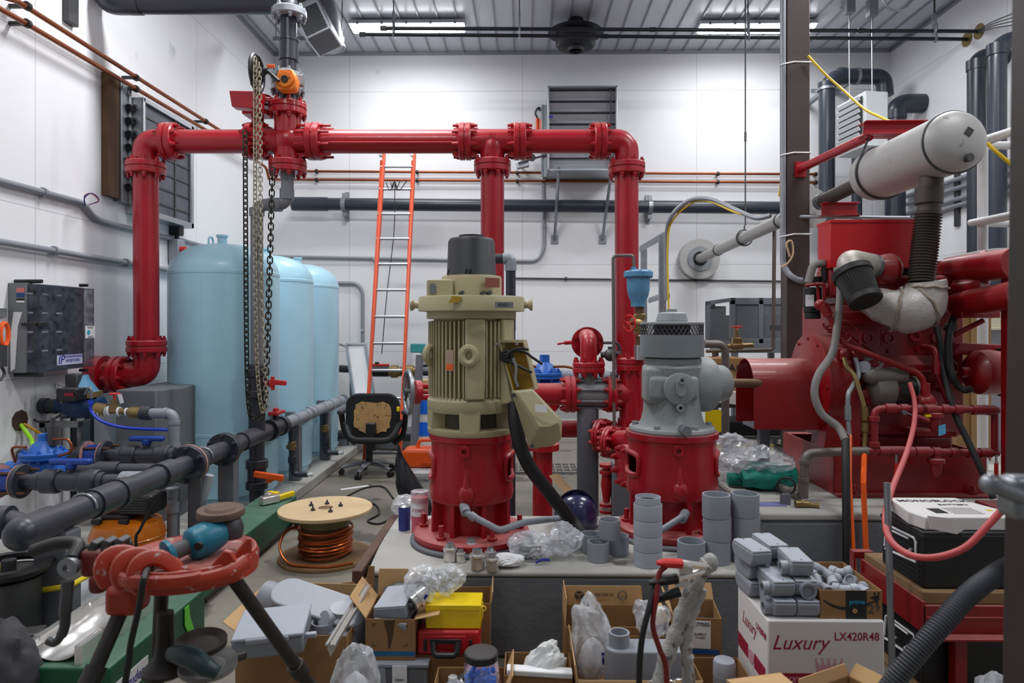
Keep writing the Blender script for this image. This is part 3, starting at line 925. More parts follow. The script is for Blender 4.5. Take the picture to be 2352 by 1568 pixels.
hp(h(1200,HY),h(1372,HY))
hf(h(1377,HY),RX,.1)
MB().tube(fillet([h(1382,HY),h(1439,HY),h(1439,380)],.2,12),RP*1.03,32).build('elbow',RED,t)
hf(h(1439,388),Z_)
hp(h(1439,396),h(1440,850))
hp(h(tx,392),h(tx,905))
text('2S1',.045,h(1131,311,DH-RP*1.05),RX,Z_,RED,t,bold=True)
text('FLOWING',.04,h(1131,323,DH-RP*1.06),RX,Z_,RED,t,bold=True)
hf(h(337,795),Z_,.1)
q=h(337,860)
wl=V(XL,q.y-.0,q.z)
MB().tube(fillet([h(337,803),q,q-V(.30,0,0)],.2,12),RP*1.05,32).build('elbow',RED,t)
hf(q-V(.22,0,0),X_,.1,ph=0.2)
MB().cyl(q-V(.22,0,0),V(XL+.01,q.y,q.z),RP*1.1,n=32).cyl(V(XL+.1,q.y,q.z),V(XL,q.y,q.z),RP*1.6,n=32).build('wall_stub',RED,t)
q2=h(337,872)
a,c=P(284,860,5.25),P(398,857,5.25)
b=MB().prism([(a.x,5.36),(a.x,5.1),(P(352,860,5.1).x,5.1),(c.x,5.3),(c.x,5.8),(a.x,5.8)],(0,0,.1),X_,Y_,q.z-RP*1.05-.1+.02)
solo(b,'pipe_support_block',CONC,'grey painted concrete block under the lowest red elbow at the left wall','block',bev=.012)
t=thing('riser_valve','black plastic riser above the red cross with orange geared butterfly valve','pipe',h(cx,246))
MB().cyl(h(cx,245),h(cx,208),.066,n=28).cyl(h(662,180),h(663,30),.066,n=28).build('pipe',PVC80,t)
MB().cyl(h(663,138),h(664,92),.076,n=28).cyl(h(663,140),h(663,132),.08,n=28).cyl(h(664,96),h(664,90),.081,n=28).build('coupling',PVC80,t)
b=MB()
for y0 in(178,206):
 b.flange(h(661,y0),Z_,.135,.045,8,gap=False,n=36)
b.build('flange',STEEL,t)
MB().cyl(h(661,203),h(661,181),.125,n=36).build('valve_body',BLACK,t)
MB().prism([(-.075,-.06),(-.05,-.075),(.05,-.075),(.075,-.06),(.085,.0),(.05,.09),(-.05,.09),(-.085,.0)],h(656,184,DH-.24),RX,Z_,-.1).build('gearbox',mat('orange_gearbox_paint',(236,128,26),.45,var=.06),t,bev=.01)
c0=h(656,184,DH-.25)
MB().cyl(c0,c0-V(0,.02,0),.055,n=28).build('gear_ring',MATS['orange_gearbox_paint'],t)
MB().cyl(c0,c0-V(0,.035,0),.026,n=20).build('hub',BLACK,t)
MB().box(h(656,158,DH-.345),(.07,.004,.018)).build('label',PAPER,t)
MB().box(h(690,186,DH-.13),(.05,.06,.08)).build('data_plate',STEEL,t,bev=.003)
MB().flange(h(664,32),Z_,.14,.06,8,gap=False,n=36).build('top_flange',CONDUIT,t)
a=h(640,186,DH-.28);c=h(608,168,DH-.28)
MB().cyl(a,h(614,162,DH-.28),.014).build('shaft',BLACK,t)
MB().prism([(-.12,.1),(.0,.0),(-.12,-.12)],h(614,165,DH-.26),RX,Z_,-.02).cyl(h(616,162,DH-.28),h(606,162,DH-.28),.025).build('wheel_guide',BLACK,t)
wc=h(590,168,DH-.28)
MB().torus(wc,RX,.135,.018,32,8).cyl(wc-RX*.02,wc+RX*.02,.04).box(wc,(.02,.26,.02)).box(wc,(.02,.02,.26)).build('chain_wheel',BLACK,t)
MB().box(h(584,158,DH-.28),(.05,.05,.12)).cyl(h(584,196,DH-.3),h(584,188,DH-.3),.03).build('chain_guide',STEELD,t,bev=.01)
MB().box(h(622,152,DH-.28),(.06,.01,.03)).build('orange_tag',ORANGE,t,bev=.003)
t=thing('overhead_drain_pipe','thick dark grey plastic pipe along the top edge, bending down to the riser','pipe',h(450,12))
MB().tube(fillet([h(662,30),h(662,8),h(300,8)],.14,8),.085,28).build('pipe',PVC80,t)
MB().cyl(h(300,8),h(324,8),.092,n=28).tube(fillet([h(300,8),h(245,8),h(245,8)+V(-.1,.1,.4)],.16,8),.09,28).build('elbow',PVC80,t)
# chains
def chain(pts,link,m,name,label,group=None,r=.0045):
 P_=smooth_path(pts,24)
 b=MB();acc=0.0;flip=0
 last=P_[0];i=1
 L_=link*.72
 pos=[P_[0]]
 for q in P_[1:]:
  while(q-last).length>=L_:
   last=last+(q-last).normalized()*L_
   pos.append(last)
 for k in range(len(pos)-1):
  a=pos[k];d=(pos[k+1]-pos[k]).normalized()
  s1=d.cross(Y_ if abs(d.y)<.9 else X_).normalized();s2=d.cross(s1)
  s=(s1+s2*.35).normalized()if k%2 else(s2*.9-s1*.45).normalized()
  c=a+d*L_/2
  hl,hw=link/2,link*.3
  ring=[c+d*((hl-hw)*(1 if math.cos(w)>0 else-1)*(1 if abs(math.cos(w))>.2 else 0)+hw*math.cos(w))+s*(hw*math.sin(w))for w in[2*PI*j/10 for j in range(10)]]
  b.tube(ring,r,5,closed=True)
 return solo(b,name,m,label,'chain',group)
cd=DH-.42
CH1=mat('worn_bright_chain',(176,168,146),.4,.7,var=.25)
CH2=mat('dark_chain',(58,54,46),.5,.6,var=.3)
chain([h(586,132,cd),h(586,300,cd),h(586,600,cd),h(590,820,cd),h(596,905,cd),h(602,940,cd),h(607,950,cd),h(612,930,cd),h(608,840,cd),h(600,640,cd),h(597,300,cd),h(595,140,cd)],.048,CH1,'hoist_chain','bright steel chain loop hanging in front of the grey vertical pipe','valve chains')
chain([h(563,300,cd+.1),h(564,500,cd+.1),h(567,820,cd+.1),h(573,940,cd+.1),h(585,962,cd+.1),h(604,950,cd+.1),h(612,850,cd+.1),h(620,600,cd+.1),h(626,380,cd+.1)],.06,CH2,'valve_chain','dark chain loop hanging on both sides of the grey vertical pipe','valve chains',.006)
# PVC drop from the cross down to the run
VX,VY=h(590,700).x,h(590,700).y
RUNX,RUNZ=VX,0.69
t=thing('grey_drop_pipe','grey plastic pipe dropping from the red cross with red-handled ball valve','pipe',(VX,VY,.1))
MB().tube(fillet([h(cx,392),h(659,470),h(590,470),h(590,840)],.09,8),.05,24).build('pipe',mat('mid_grey_pvc',(120,124,130),.42,var=.07),t)
G2=MATS['mid_grey_pvc']
MB().cyl(h(cx,398),h(cx,412),.058).cyl(h(659,434),h(659,458),.058).cyl(h(646,470),h(618,470),.058).cyl(h(590,478),h(590,496),.06).each('socket',G2,t)
text('PVC SCH 80',.035,h(590,570,DH-.054),-Z_,X_,INK,t)
MB().cyl(h(590,836),h(590,1150),.06,n=28).build('lower_pipe',PVC80,t)
b=MB()
for y0,y1,rr in((846,864,.085),(866,896,.07),(895,912,.085),(838,850,.068),(912,1000,.066)):
 b.cyl(h(590,y0),h(590,y1),rr,n=28)
b.build('ball_valve',PVC80,t,bev=.006)
b=MB();q=h(618,880,DH-.05)
b.prism([(0,-.03),(.03,-.03),(.05,-.012),(.14,-.018),(.14,.02),(.05,.03),(.03,.035),(0,.03)],q-Z_*0,RX,Z_,.03,True)
b.cyl(h(606,880,DH-.05),q+RX*.02,.024).box(q+RX*.03,(.03,.02,.11))
b.build('red_handle',REDH,t,bev=.005)
MB().cyl(h(590,1055),h(590,1075),.088,n=28).cyl(h(590,1075),h(590,1105),.074,n=28).cyl(h(590,1105),h(590,1122),.088,n=28).build('lower_ball_valve',PVC80,t,bev=.006)
b=MB();q=h(617,1093,DH-.12)
b.box(q,(.24,.035,.05),Matrix.Rotation(R(8),3,'Y')).cyl(q+V(0,.0,-.03),q+V(0,.1,-.03),.03)
b.build('orange_handle',ORANGE,t,bev=.008)
MB().cyl(h(590,1122),h(590,1172),.055,n=24).build('foot',PVC80,t)
# long PVC run towards the viewer
def run(y):return V(RUNX,y,RUNZ)
ya=3.0;yb_=8.15
t=thing('long_pipe_run','dark grey plastic manifold pipe running along the left wall on steel posts','pipe',run(4.5))
MB().cyl(run(ya),run(VY+.4),.064,n=28).build('pipe',PVC80,t)
MB().cyl(run(VY+.4),run(yb_),.056,n=28).build('far_pipe',PVC40,t)
MB().cyl(run(ya-.06),run(ya+.12),.074,n=28).ball(run(ya-.06),.074,24,(1,1,1)).build('end_cap',PVC80,t)
for y0,y1,rr in((3.42,3.72,.074),(3.62,3.66,.083),(4.05,4.2,.078),(5.0,5.12,.085),(5.25,5.75,.074),(VY+.25,VY+.33,.09),(VY+.5,VY+.58,.088)):
 MB().cyl(run(y0),run(y1),rr,n=28).build('fitting',PVC80,t)
MB().flange(run(4.42),Y_,.125,.07,6,n=36,br=.011).build('flange',PVC80,t)
MB().cyl(run(4.413),run(4.427),.127,n=36).each('gasket',mat('pink_rubber_gasket',(176,130,124),.7),t)
MB().flange(run(4.95),Y_,.12,.06,6,n=36,br=.009).build('flange',PVC80,t)
MB().cyl(run(VY+.33),run(VY+.5),.075,n=28).cyl(run(VY+.41),run(VY+.41)+Z_*.12,.03).build('ball_valve',PVC80,t,bev=.005)
q=run(VY+.41)+Z_*.135
MB().box(q,(.12,.2,.03)).box(q+Z_*.01,(.05,.06,.06)).build('red_handle',REDH,t,bev=.008)
for i in range(1,8):
 yy=VY+.6+i*.3
 MB().cyl(run(yy),run(yy+.035),.063,n=24).build('joint',PVC40,t)
for i,yy in enumerate((3.35,4.62,6.9)):
 MB().tube([run(yy)+V(.07*math.cos(a),0,.07*math.sin(a))for a in[R(180-18*k)for k in range(11)]],.007,8).build('u_bolt',STEEL,t)
for k,(yy,valve)in enumerate(((VY+.82,1),(VY+1.9,1))):
 x=RUNX+.0
 pts=[run(yy),V(x+.02,yy,.19),V(x+.16,yy,.19)]
 MB().tube(fillet(pts,.05,6),.026,16).build('drain',PVC80,t)
 MB().cyl(V(x+.01,yy,.42),V(x+.01,yy,.5),.036).cyl(V(x-.04,yy,.45),V(x+.05,yy,.45),.02).build('drain_valve',BRASS,t,bev=.004)
 MB().cyl(V(x+.015,yy,.3),V(x+.015,yy,.36),.04).build('drain_union',PVC80,t)
 MB().cyl(V(x+.16,yy,.19),V(x+.21,yy,.19),.018).build('drain_tip',WHITE,t)
for lab,yy,w in(('grey steel post nearest the viewer with yellow rope tied round it',3.2,.11),('grey steel post under the pipe run behind the flange',4.56,.075),('grey steel post under the pipe run beside the vertical drop pipe',5.05,.1),('grey steel post under the pipe run by the second blue tank',6.55,.085),('grey steel post under the pipe run near the office chair',7.55,.085)):
 b=MB().box2((RUNX-w/2-(.045 if yy<4 else.02),yy-w/2,.1),(RUNX+w/2,yy+w/2,RUNZ-.066))
 if yy<4:b.box2((RUNX-.1,yy-.05,RUNZ-.07),(RUNX+.05,yy+.05,RUNZ-.06))
 else:b.box2((RUNX-w/2-.06,yy-.03,RUNZ-.1),(RUNX-w/2+.02,yy+.03,RUNZ+.07))
 solo(b,'support_post',GREYPOST,lab,'post','pipe run posts',bev=.006)
def branch(yy,zz,label,full):
 t=thing('valve_branch',label,'pipe',V(-3,yy,zz),'valve branches')
 x1=RUNX-.02
 MB().cyl(V(XL+.01,yy,zz),V(x1,yy,zz),.042,n=20).build('pipe',PVC80,t)
 xv=x1-.42
 for s in(-.115,.115):
  MB().lathe([(.062,-.05),(.07,-.04),(.07,.04),(.062,.05)],(xv+s,yy,zz),X_,20).build('union_nut',PVC80,t)
 MB().cyl(V(xv-.2,yy,zz),V(xv+.2,yy,zz),.054,n=20).cyl(V(xv,yy,zz),V(xv,yy,zz+.1),.026).build('valve_body',PVC80,t)
 MB().box((xv+.0,yy,zz+.115),(.24,.05,.035)).cyl((xv,yy,zz+.07),(xv,yy,zz+.115),.03).build('blue_handle',BLUEH,t,bev=.012)
 xf=x1-.78
 for s in(-.07,.07):
  MB().flange((xf+s,yy,zz),X_,.098,.026,4,gap=False,n=32,br=.006,ext=.004).build('flange',PVC80,t)
 MB().cyl(V(xf-.05,yy,zz),V(xf-.056,yy,zz),.096,n=32).cyl(V(xf+.05,yy,zz),V(xf+.056,yy,zz),.096,n=32).each('gasket',MATS['pink_rubber_gasket'],t)
 MB().cyl(V(xf-.05,yy,zz),V(xf+.05,yy,zz),.07,n=24).build('check_valve',BLUEH,t)
 MB().bolts((xf,yy,zz),X_,.08,4,.009,.26,.5).build('stud',mat('rusty_stud',(92,62,46),.7,.3),t)
 MB().cyl(V(x1-.12,yy,zz),V(x1,yy,zz),.06,n=20).each('socket',PVC40,t)
 return t
branch(3.92,RUNZ+.0,'nearer valve branch with blue handle joining the pipe run',True)
branch(4.72,RUNZ+.0,'farther valve branch with blue handle beneath the wall cabinet',True)
q=P(100,1062,4.25)
t=thing('pressure_valve','bright blue pressure reducing valve at the left edge behind the nearer branch','valve',V(q.x,q.y,RUNZ-.1))
MB().cyl((q.x-.22,q.y,RUNZ),(q.x+.22,q.y,RUNZ),.06,n=24).ball((q.x,q.y,RUNZ+.02),.095,20).build('valve_body',BLUEV,t)
MB().cyl((XL,q.y,RUNZ),(q.x-.2,q.y,RUNZ),.046,n=20).cyl((q.x+.2,q.y,RUNZ),(RUNX-.06,q.y,RUNZ),.046,n=20).cyl((q.x+.34,q.y,RUNZ),(q.x+.48,q.y,RUNZ),.058,n=20).each('pipe',PVC80,t)
MB().flange((q.x,q.y,RUNZ+.1),Z_,.13,.04,8,gap=True,n=32,br=.008,ext=.02).build('bonnet_flange',BLUEV,t)
MB().lathe([(.09,0),(.06,.05),(.035,.07),(.03,.11),(0,.115)],(q.x,q.y,RUNZ+.12),Z_,20).build('bonnet',BLUEV,t)
MB().cyl((q.x+.06,q.y,RUNZ+.16),(q.x+.06,q.y,RUNZ+.28),.032).cyl((q.x+.06,q.y,RUNZ+.28),(q.x+.06,q.y,RUNZ+.33),.014).build('pilot',STEELD,t)
MB().tube(smooth_path([(q.x+.08,q.y-.03,RUNZ+.2),(q.x+.18,q.y-.04,RUNZ+.2),(q.x+.2,q.y-.04,RUNZ+.13),(q.x+.13,q.y-.05,RUNZ+.1)],6),.008,8).tube(smooth_path([(q.x-.05,q.y-.08,RUNZ+.16),(q.x-.15,q.y-.06,RUNZ+.15),(q.x-.14,q.y-.05,RUNZ+.06)],6),.008,8).each('pilot_tube',COPPER,t)
hq=lw(44,965,.0)
b=MB().lathe([(0,0),(.07,0),(.075,.01),(.06,.012),(0,.012)],hq,X_,9)
solo(b,'broken_hole',mat('rough_brown_hole',(70,52,40),.9,var=.4),'rough brown hole broken through the left wall where two hoses come out','hole')
solo(MB().tube(smooth_path([hq+V(.01,0,-.03),hq+V(.12,-.05,-.12),P(75,1020,4.45),P(98,1052,4.35)],6),.014,10),'garden_hose',mat('lime_hose',(150,220,30),.45),'lime green hose coming out of the wall hole','hose')
solo(MB().tube(smooth_path([hq+V(.01,.03,-.03),hq+V(.14,.02,-.1),P(92,1010,4.5),P(106,1046,4.45)],6),.011,10),'air_hose',mat('ochre_hose',(190,140,30),.5),'ochre yellow hose beside the lime green one','hose')
q=P(185,930,5.0)
t=thing('wall_regulator','dusty blue and brass regulator with black pilot, wall mounted below control cabinet','valve',q)
MB().cyl(P(95,932,5.0),P(160,932,5.0),.05,n=20).cyl(P(88,932,5.0),P(110,932,5.0),.058,n=20).build('inlet_pipe',PVC80,t)
MB().ball(q,.12,20,(1.2,1,.8)).cyl(q-X_*.16,q+X_*.16,.06,n=20).build('body',mat('dark_dirty_blue',(24,60,104),.5,var=.3),t)
MB().cyl(q+Z_*.06,q+Z_*.1,.14,n=24).build('bonnet_flange',BRASS,t)
MB().lathe([(.12,0),(.06,.09),(.05,.12),(0,.12)],q+Z_*.1,Z_,20).build('bonnet',BLUEAIR,t)
MB().box(P(165,905,4.85),(.15,.12,.09)).build('control_box',BLACK,t,bev=.01)
MB().box(P(172,882,4.95),(.09,.09,.15)).cyl(P(172,868,4.95),P(172,858,4.95),.02).build('pilot',STEELD,t,bev=.008)
MB().box(P(158,906,4.78),(.06,.004,.022)).build('red_label',MAROON,t)
MB().tube(smooth_path([P(150,888,4.85),P(128,880,4.85),P(126,890,4.85),P(142,925,4.85)],6),.008,8).tube(smooth_path([P(195,905,4.85),P(205,890,4.85),P(209,900,4.85),P(209,915,4.85)],6),.012,8).each('pilot_tube',STEEL,t)
MB().box2((XL,q.y-.03,q.z-.16),(q.x,q.y+.03,q.z-.12)).box2((XL,q.y-.03,q.z-.4),(XL+.04,q.y+.03,q.z-.12)).build('bracket',STEEL,t)
solo(MB().tube(smooth_path([P(140,952,4.85),P(110,968,4.8),P(82,966,4.9),P(80,952,5.0),P(105,946,5.0),P(130,948,4.95)],6),.008,8),'black_cable_loop',RUBBER,'black cable looping below the wall regulator','cable')
t=thing('brass_hose_line','line of brass and white fittings feeding a grey plastic elbow pipe','pipe',P(310,945,4.9))
d=4.9
MB().cyl(P(218,938,d),P(245,942,d),.045).cyl(P(245,942,d),P(345,948,d),.022).cyl(P(300,946,d),P(330,948,d),.04).build('brass_fitting',BRASS,t,bev=.004)
b=MB()
for px in(222,229,236,243,250,272,290,325):
 b.cyl(P(px,942+(px-222)*.06,d),P(px+3.5,942+(px-222)*.06,d),.044-(px-222)*.0002)
b.each('white_ring',WHITE,t)
MB().cyl(P(262,944,d),P(262,918,d),.02).box(P(262,934,d),(.05,.04,.04)).build('tap_stem',BRASS,t)
MB().torus(P(263,904,d),Z_,.032,.007,14,6).cyl(P(263,918,d),P(263,904,d),.008).build('tap_wheel',REDH,t)
MB().prism([(0,0),(.02,-.07),(.045,-.06),(.03,.0)],P(270,905,d-.03),X_,Z_,.003).build('paper_tag',PAPER,t)
MB().cyl(P(325,948,d),P(346,949,d),.05,n=20).build('union_nut',PVC80,t)
MB().tube(fillet([P(346,949,d),P(400,949,d),P(400,1040,d)],.06,8),.036,18).build('grey_pipe',PVC40,t)
MB().cyl(P(385,949,d),P(378,949,d),.042).cyl(P(400,966,d),P(400,974,d),.042).cyl(P(400,1020,d),P(400,1036,d),.042).each('socket',PVC40,t)
MB().cyl(P(400,1040,d),P(400,1060,d),.04).box(P(420,1040,d),(.1,.08,.08)).build('brass_base',BRASS,t,bev=.006)
solo(MB().tube(smooth_path([P(208,925,4.75),P(210,945,4.75),P(235,968,4.75),P(290,982,4.8),P(385,987,4.85)],8),.011,10).cyl(P(207,918,4.75),P(208,928,4.75),.016),'blue_tube',mat('royal_blue_tube',(24,60,190),.4),'thin royal blue tube drooping between regulator and grey pipe','tube')
d=4.55
solo(MB().cyl(P(398,1130,d),V(P(398,1130,d).x,P(398,1130,d).y,.1),.04,n=20).cyl(P(398,1150,d),P(398,1175,d),.05,n=20).cyl(P(398,1120,d),P(398,1140,d),.044),'grey_down_pipe',PVC40,'short grey vertical pipe with coupling below the pipe run beside compressor','pipe')
# blue tanks
TX,TR=-2.64,0.46
def tank(y,label,first=None):
 t=thing('pressure_tank',label,'tank',(TX,y,.1),'blue pressure tanks')
 zb,z1,zt=.1,.62,2.06
 prof=[(TR*.93,0),(TR*.93,.3),(TR*.95,.45)]
 zs=1.93
 b=MB().lathe([(TR*.96,.06),(TR*.985,.4),(TR,.46),(TR,zs)]+[(TR*math.cos(a)**.75 if math.cos(a)>1e-3 else 0.0,zs+.28*math.sin(a))for a in[R(k*7.5)for k in range(1,13)]],(TX,y,.1),Z_,64)
 b.build('shell',TANK,t)
 for z in(.58,zs+.01):
  b=MB().lathe([(TR*.995,-.02),(TR*1.008,-.012),(TR*1.008,.012),(TR*.995,.02)],(TX,y,.1+z),Z_,64)
  b.build('weld_seam',TANK,t)
 b=MB().lathe([(TR*.9,0),(TR*.9,.3),(TR*.97,.42)],(TX,y,.1),Z_,48)
 b.build('skirt',TANK,t)
 MB().cyl((TX+.02,y-.1,.1+zs+.27),(TX+.02,y-.1,.1+zs+.33),.04).cyl((TX+.02,y-.1,.1+zs+.33),(TX+.02,y-.1,.1+zs+.35),.05).build('top_fitting',TANK,t)
 MB().torus((TX-.08,y-.1,.1+zs+.29),X_,.045,.009,16,8).build('lifting_eye',TANK,t)
 a=V(TX+.18,y-TR*.985*math.cos(math.asin(.18/(TR*.985))),.26)
 n_=V(.18,-(TR*math.cos(math.asin(.18/TR))),0).normalized()
 MB().lathe([(0,0),(.05,0),(.05,.004),(0,.004)],a-n_*.0,n_,24).build('hand_hole',BLACK,t)
 MB().box2((TX-.004,y-TR*1.002,.68),(TX+.002,y-TR*.999,2.02)).build('vertical_seam',TANK,t)
 return t
tank(6.02,'nearest and largest-looking light blue pressure tank behind the chains')
tank(7.02,'middle light blue pressure tank of the row of three')
tank(8.02,'farthest light blue pressure tank of the row, beside the ladder')
t=thing('wall_strut_frame','dark slotted steel frame on the left wall beneath the blue regulator','frame',lw(200,1090,0))
for px in(172,212):
 a=lw(px,955,.05)
 MB().box2((XL,a.y-.025,.1),(XL+.05,a.y+.025,a.z)).build('upright',STEELD,t,bev=.003)
a,c=lw(160,950,.08),lw(225,945,.08)
MB().box2((XL,a.y,a.z-.02),(XL+.07,c.y,a.z+.02)).build('crossbar',STEEL,t,bev=.003)
a,c=lw(190,965,.06),lw(208,1035,.06)
MB().box2((XL+.05,a.y,c.z),(XL+.06,c.y,a.z)).build('plate',STEEL,t,bev=.003)
a=lw(153,960,.04)
wall_pipe('wall_conduit',[V(a.x,a.y,.12),a],.024,WHITE,'white vertical pipe on the left wall below the control cabinet','conduit',[],'left wall conduits',CONDUIT,wall='l')
# pump with beige electric motor
DA=3.75
pa=P(1083,745,DA);AX,AY=pa.x,pa.y
def za(y,d=DA):return EYE-(y-HORIZON)*d/F
def head(t,cx,cy,ztop,rb,m=RED,wide=1.0,ang0=0):
 zf=PADZ+.045
 MB().cyl((cx,cy,PADZ),(cx,cy,PADZ+.025),.335*wide,n=56).build('grout_ring',CONC,t,bev=.01)
 b=MB().lathe([(.31*wide,-.02),(.315*wide,-.012),(.315*wide,.012),(.3*wide,.022),(.22,.024)],(cx,cy,zf),Z_,56)
 b.build('base_flange',m,t)
 b=MB()
 for k in range(6):
  a=R(-90+28+60*k)
  o=V(cx+.265*wide*math.cos(a),cy+.265*wide*math.sin(a),zf+.02)
  b=MB().cyl(o,o+Z_*.018,.026,n=6).cyl(o,o+Z_*.075,.014,n=12)
  b.build('anchor_bolt',m,t)
 zp=.66
 MB().cyl((cx,cy,zf),(cx,cy,zp+.02),rb*.74,n=48).build('pedestal',m,t)
 for k in range(8):
  a=R(ang0+45*k)
  d=V(math.cos(a),math.sin(a),0);s=V(-d.y,d.x,0)
  b=MB().prism([(rb*.6,zf),(rb*1.0,zf),(rb*.98,zp+.03),(rb*.6,zp+.03)],V(cx,cy,0),d,Z_,.024,True)
  b.build('rib',m,t,bev=.004)
 prof=[(rb*.72,zp-.02),(rb*1.0,zp),(rb*1.03,zp+.03),(rb*1.0,zp+.1),(rb*.97,ztop-.1),(rb*.98,ztop-.04),(rb*1.03,ztop-.03),(rb*1.03,ztop),(rb*.9,ztop)]
 n=72;vs,fs=[],[]
 zs=[]
 zz=zp
 rows=[(r,z)for r,z in prof]
 r1,z1=rows[3];r2,z2=rows[4]
 mid=[(r1+(r2-r1)*k/10,z1+(z2-z1)*k/10)for k in range(1,10)]
 rows=rows[:4]+mid+rows[4:]
 for(r,z)in rows:
  for i in range(n):
   a=2*PI*i/n
   vs.append(V(cx+r*math.cos(a),cy+r*math.sin(a),z))
 for j in range(len(rows)-1):
  for i in range(n):
   a=(360*(i+.5)/n)%360
   hole=4<=j<=11 and(min(abs(a-352),abs(a+8))<24 or abs(a-188)<24)
   if not hole:
    fs.append((j*n+i,j*n+(i+1)%n,(j+1)*n+(i+1)%n,(j+1)*n+i))
 MB().add(vs,fs).build('barrel',m,t)
 for sd in(-1,1):
  pts=[]
  ac=R(352)if sd>0 else R(188)
  za_,zb_=rows[4][1],rows[12][1]
  zc,hh=(za_+zb_)/2,(zb_-za_)/2
  for k in range(28):
   w=2*PI*k/28
   f=4
   cxx=abs(math.cos(w))**(2/f)*(1 if math.cos(w)>0 else-1)
   czz=abs(math.sin(w))**(2/f)*(1 if math.sin(w)>0 else-1)
   a=ac+R(25)*cxx
   pts.append(V(cx+rb*1.0*math.cos(a),cy+rb*1.0*math.sin(a),zc+hh*1.05*czz))
  MB().tube(pts,.014,8,closed=True).build('opening_rim',m,t)
 MB().cyl((cx,cy,zp),(cx,cy,ztop-.02),.05,n=20).cyl((cx,cy,.78),(cx,cy,.84),.09,n=24).build('shaft',STEELD,t)
 MB().ring((cx-.02,cy-rb*.9,ztop-.07),(cx-.02,cy-rb*1.06,ztop-.07),.03,.014,20).build('port',m,t)
 b=MB().ball((cx-.01,cy-rb*.98,zp+.055),.046,16,(1,.7,1.15)).cyl((cx-.01,cy-rb*.98,zp+.06),(cx-.01,cy-rb*.96,zp+.19),.03,.006,n=12)
 b.build('boss',m,t)
t=thing('electric_pump','tall pump with beige finned electric motor, black cap and open terminal box','pump',(AX,AY,PADZ))
zt=za(990)
head(t,AX,AY,zt,.225,ang0=22)
b=MB().lathe([(.235,0),(.24,.01),(.24,.03),(.2,.035)],(AX,AY,zt),Z_,56)
b.build('motor_base',BEIGE,t)
MB().cyl((AX,AY,zt+.03),(AX,AY,za(935)),.17,n=32).build('dark_core',mat('dark_guard_screen',(70,64,44),.6),t)  # solid core inside the bracket columns, one even dark olive colour
for k in range(5):
 a=R(-88+72*k)
 d=V(math.cos(a),math.sin(a),0);s=V(-d.y,d.x,0)
 w=.055
 b=MB().prism([(-w*.95,0),(w*.95,0),(w,.1),(w*.95,za(935)-zt),(-w*.95,za(935)-zt),(-w,.1)],V(AX,AY,zt+.02)+d*.155,s,Z_,.08)
 b.build('bracket_column',BEIGE,t,bev=.006)
b=MB().lathe([(.2,0),(.232,.005),(.243,.03),(.24,za(905)-za(942)-.02),(.215,za(905)-za(942))],(AX,AY,za(942)),Z_,64)
b.build('lower_end_bell',BEIGE,t)
z0,z1=za(908),za(733)
b=MB().cyl((AX,AY,z0),(AX,AY,z1),.205,n=48)
nf=60
for k in range(nf):
 a=2*PI*k/nf
 deg=math.degrees(a)%360
 if 266<deg<292 or 318<deg<340 or deg>350 or deg<8:continue
 d=V(math.cos(a),math.sin(a),0);s=V(-d.y,d.x,0)
 b.prism([(.195,z0+.005),(.236,z0+.012),(.236,z1-.012),(.195,z1-.005)],V(AX,AY,0),d,Z_,.008,True)
b.build('finned_frame',BEIGE,t)
def panel(deg,w,zlo,zhi,r,name,m=BEIGE,th=.05,bev=.01):
 a=R(deg);d=V(math.cos(a),math.sin(a),0);s=V(-d.y,d.x,0)
 o=V(AX,AY,0)+d*(r-th)
 b=MB().prism([(-w/2,zlo),(w/2,zlo),(w/2,zhi),(-w/2,zhi)],o,s,Z_,th)
 q=b
 return b.build(name,m,t,bev=bev)
panel(279,.105,z0,z1,.245,'smooth_panel')
panel(329,.11,z1-.16,z1,.245,'upper_cover')
for deg in(271,212):
 a=R(deg);d=V(math.cos(a),math.sin(a),0);s=V(-d.y,d.x,0)
 c=V(AX,AY,(z0+z1)/2+.02)+d*.25
 pts=[c+s*(.035*math.cos(w))*(1 if deg==271 else.6)+Z_*(.04*math.sin(w))+(d*(.03*math.cos(w))if deg!=271 else V(0,0,0))for w in[2*PI*k/20 for k in range(20)]]
 MB().tube(pts,.02,8,closed=True).build('lifting_lug',BEIGE,t)
a=R(246);d=V(math.cos(a),math.sin(a),0);s=V(-d.y,d.x,0)
c=V(AX,AY,(z0+z1)/2-.005)+d*.238
MB().prism([(-.021,-.055),(.021,-.055),(.021,.055),(-.021,.055)],c,s,Z_,-.004).build('nameplate',mat('worn_nameplate',(176,150,136),.4,.5),t)
MB().prism([(-.02,-.05),(.02,-.05),(.02,-.02),(-.02,-.02)],c+d*.002,s,Z_,-.004).build('orange_sticker',ORANGE,t)
b=MB().lathe([(.21,za(733)),(.245,za(732)),(.245,za(716)),(.29,za(715)),(.29,za(685)),(.285,za(682)),(.16,za(680))],(AX,AY,0),Z_,64)
b.build('upper_end_bell',BEIGE,t)
for sx in(-1,1):
 c=V(AX+sx*.29,AY,za(700))
 MB().lathe([(.02,0),(.018,.02),(.032,.035),(.032,.045)],c,X_*sx,16).build('lifting_stud',BEIGE,t)
b=MB().lathe([(.165,za(681)),(.165,za(640)),(.16,za(635)),(.13,za(634))],(AX,AY,0),Z_,48)
b.build('thrust_housing',BEIGE,t)
c=P(1010,663,DA-.16)
MB().prism(rrect(.14,.1,.012),c,X_,Z_,-.14).build('oil_boss',BEIGE,t,bev=.006)
c=P(994,663,DA-.165)
MB().prism(stadium(.06,.032),c-V(0,.0,0),Z_,X_,.006).build('sight_glass',STEEL,t)
for px in(1057,1106,1120):
 q=P(px,674,DA-.17)
 MB().cyl(q,q+V(.015,-.03,.004),.011,n=10).build('plug',STEELD,t)
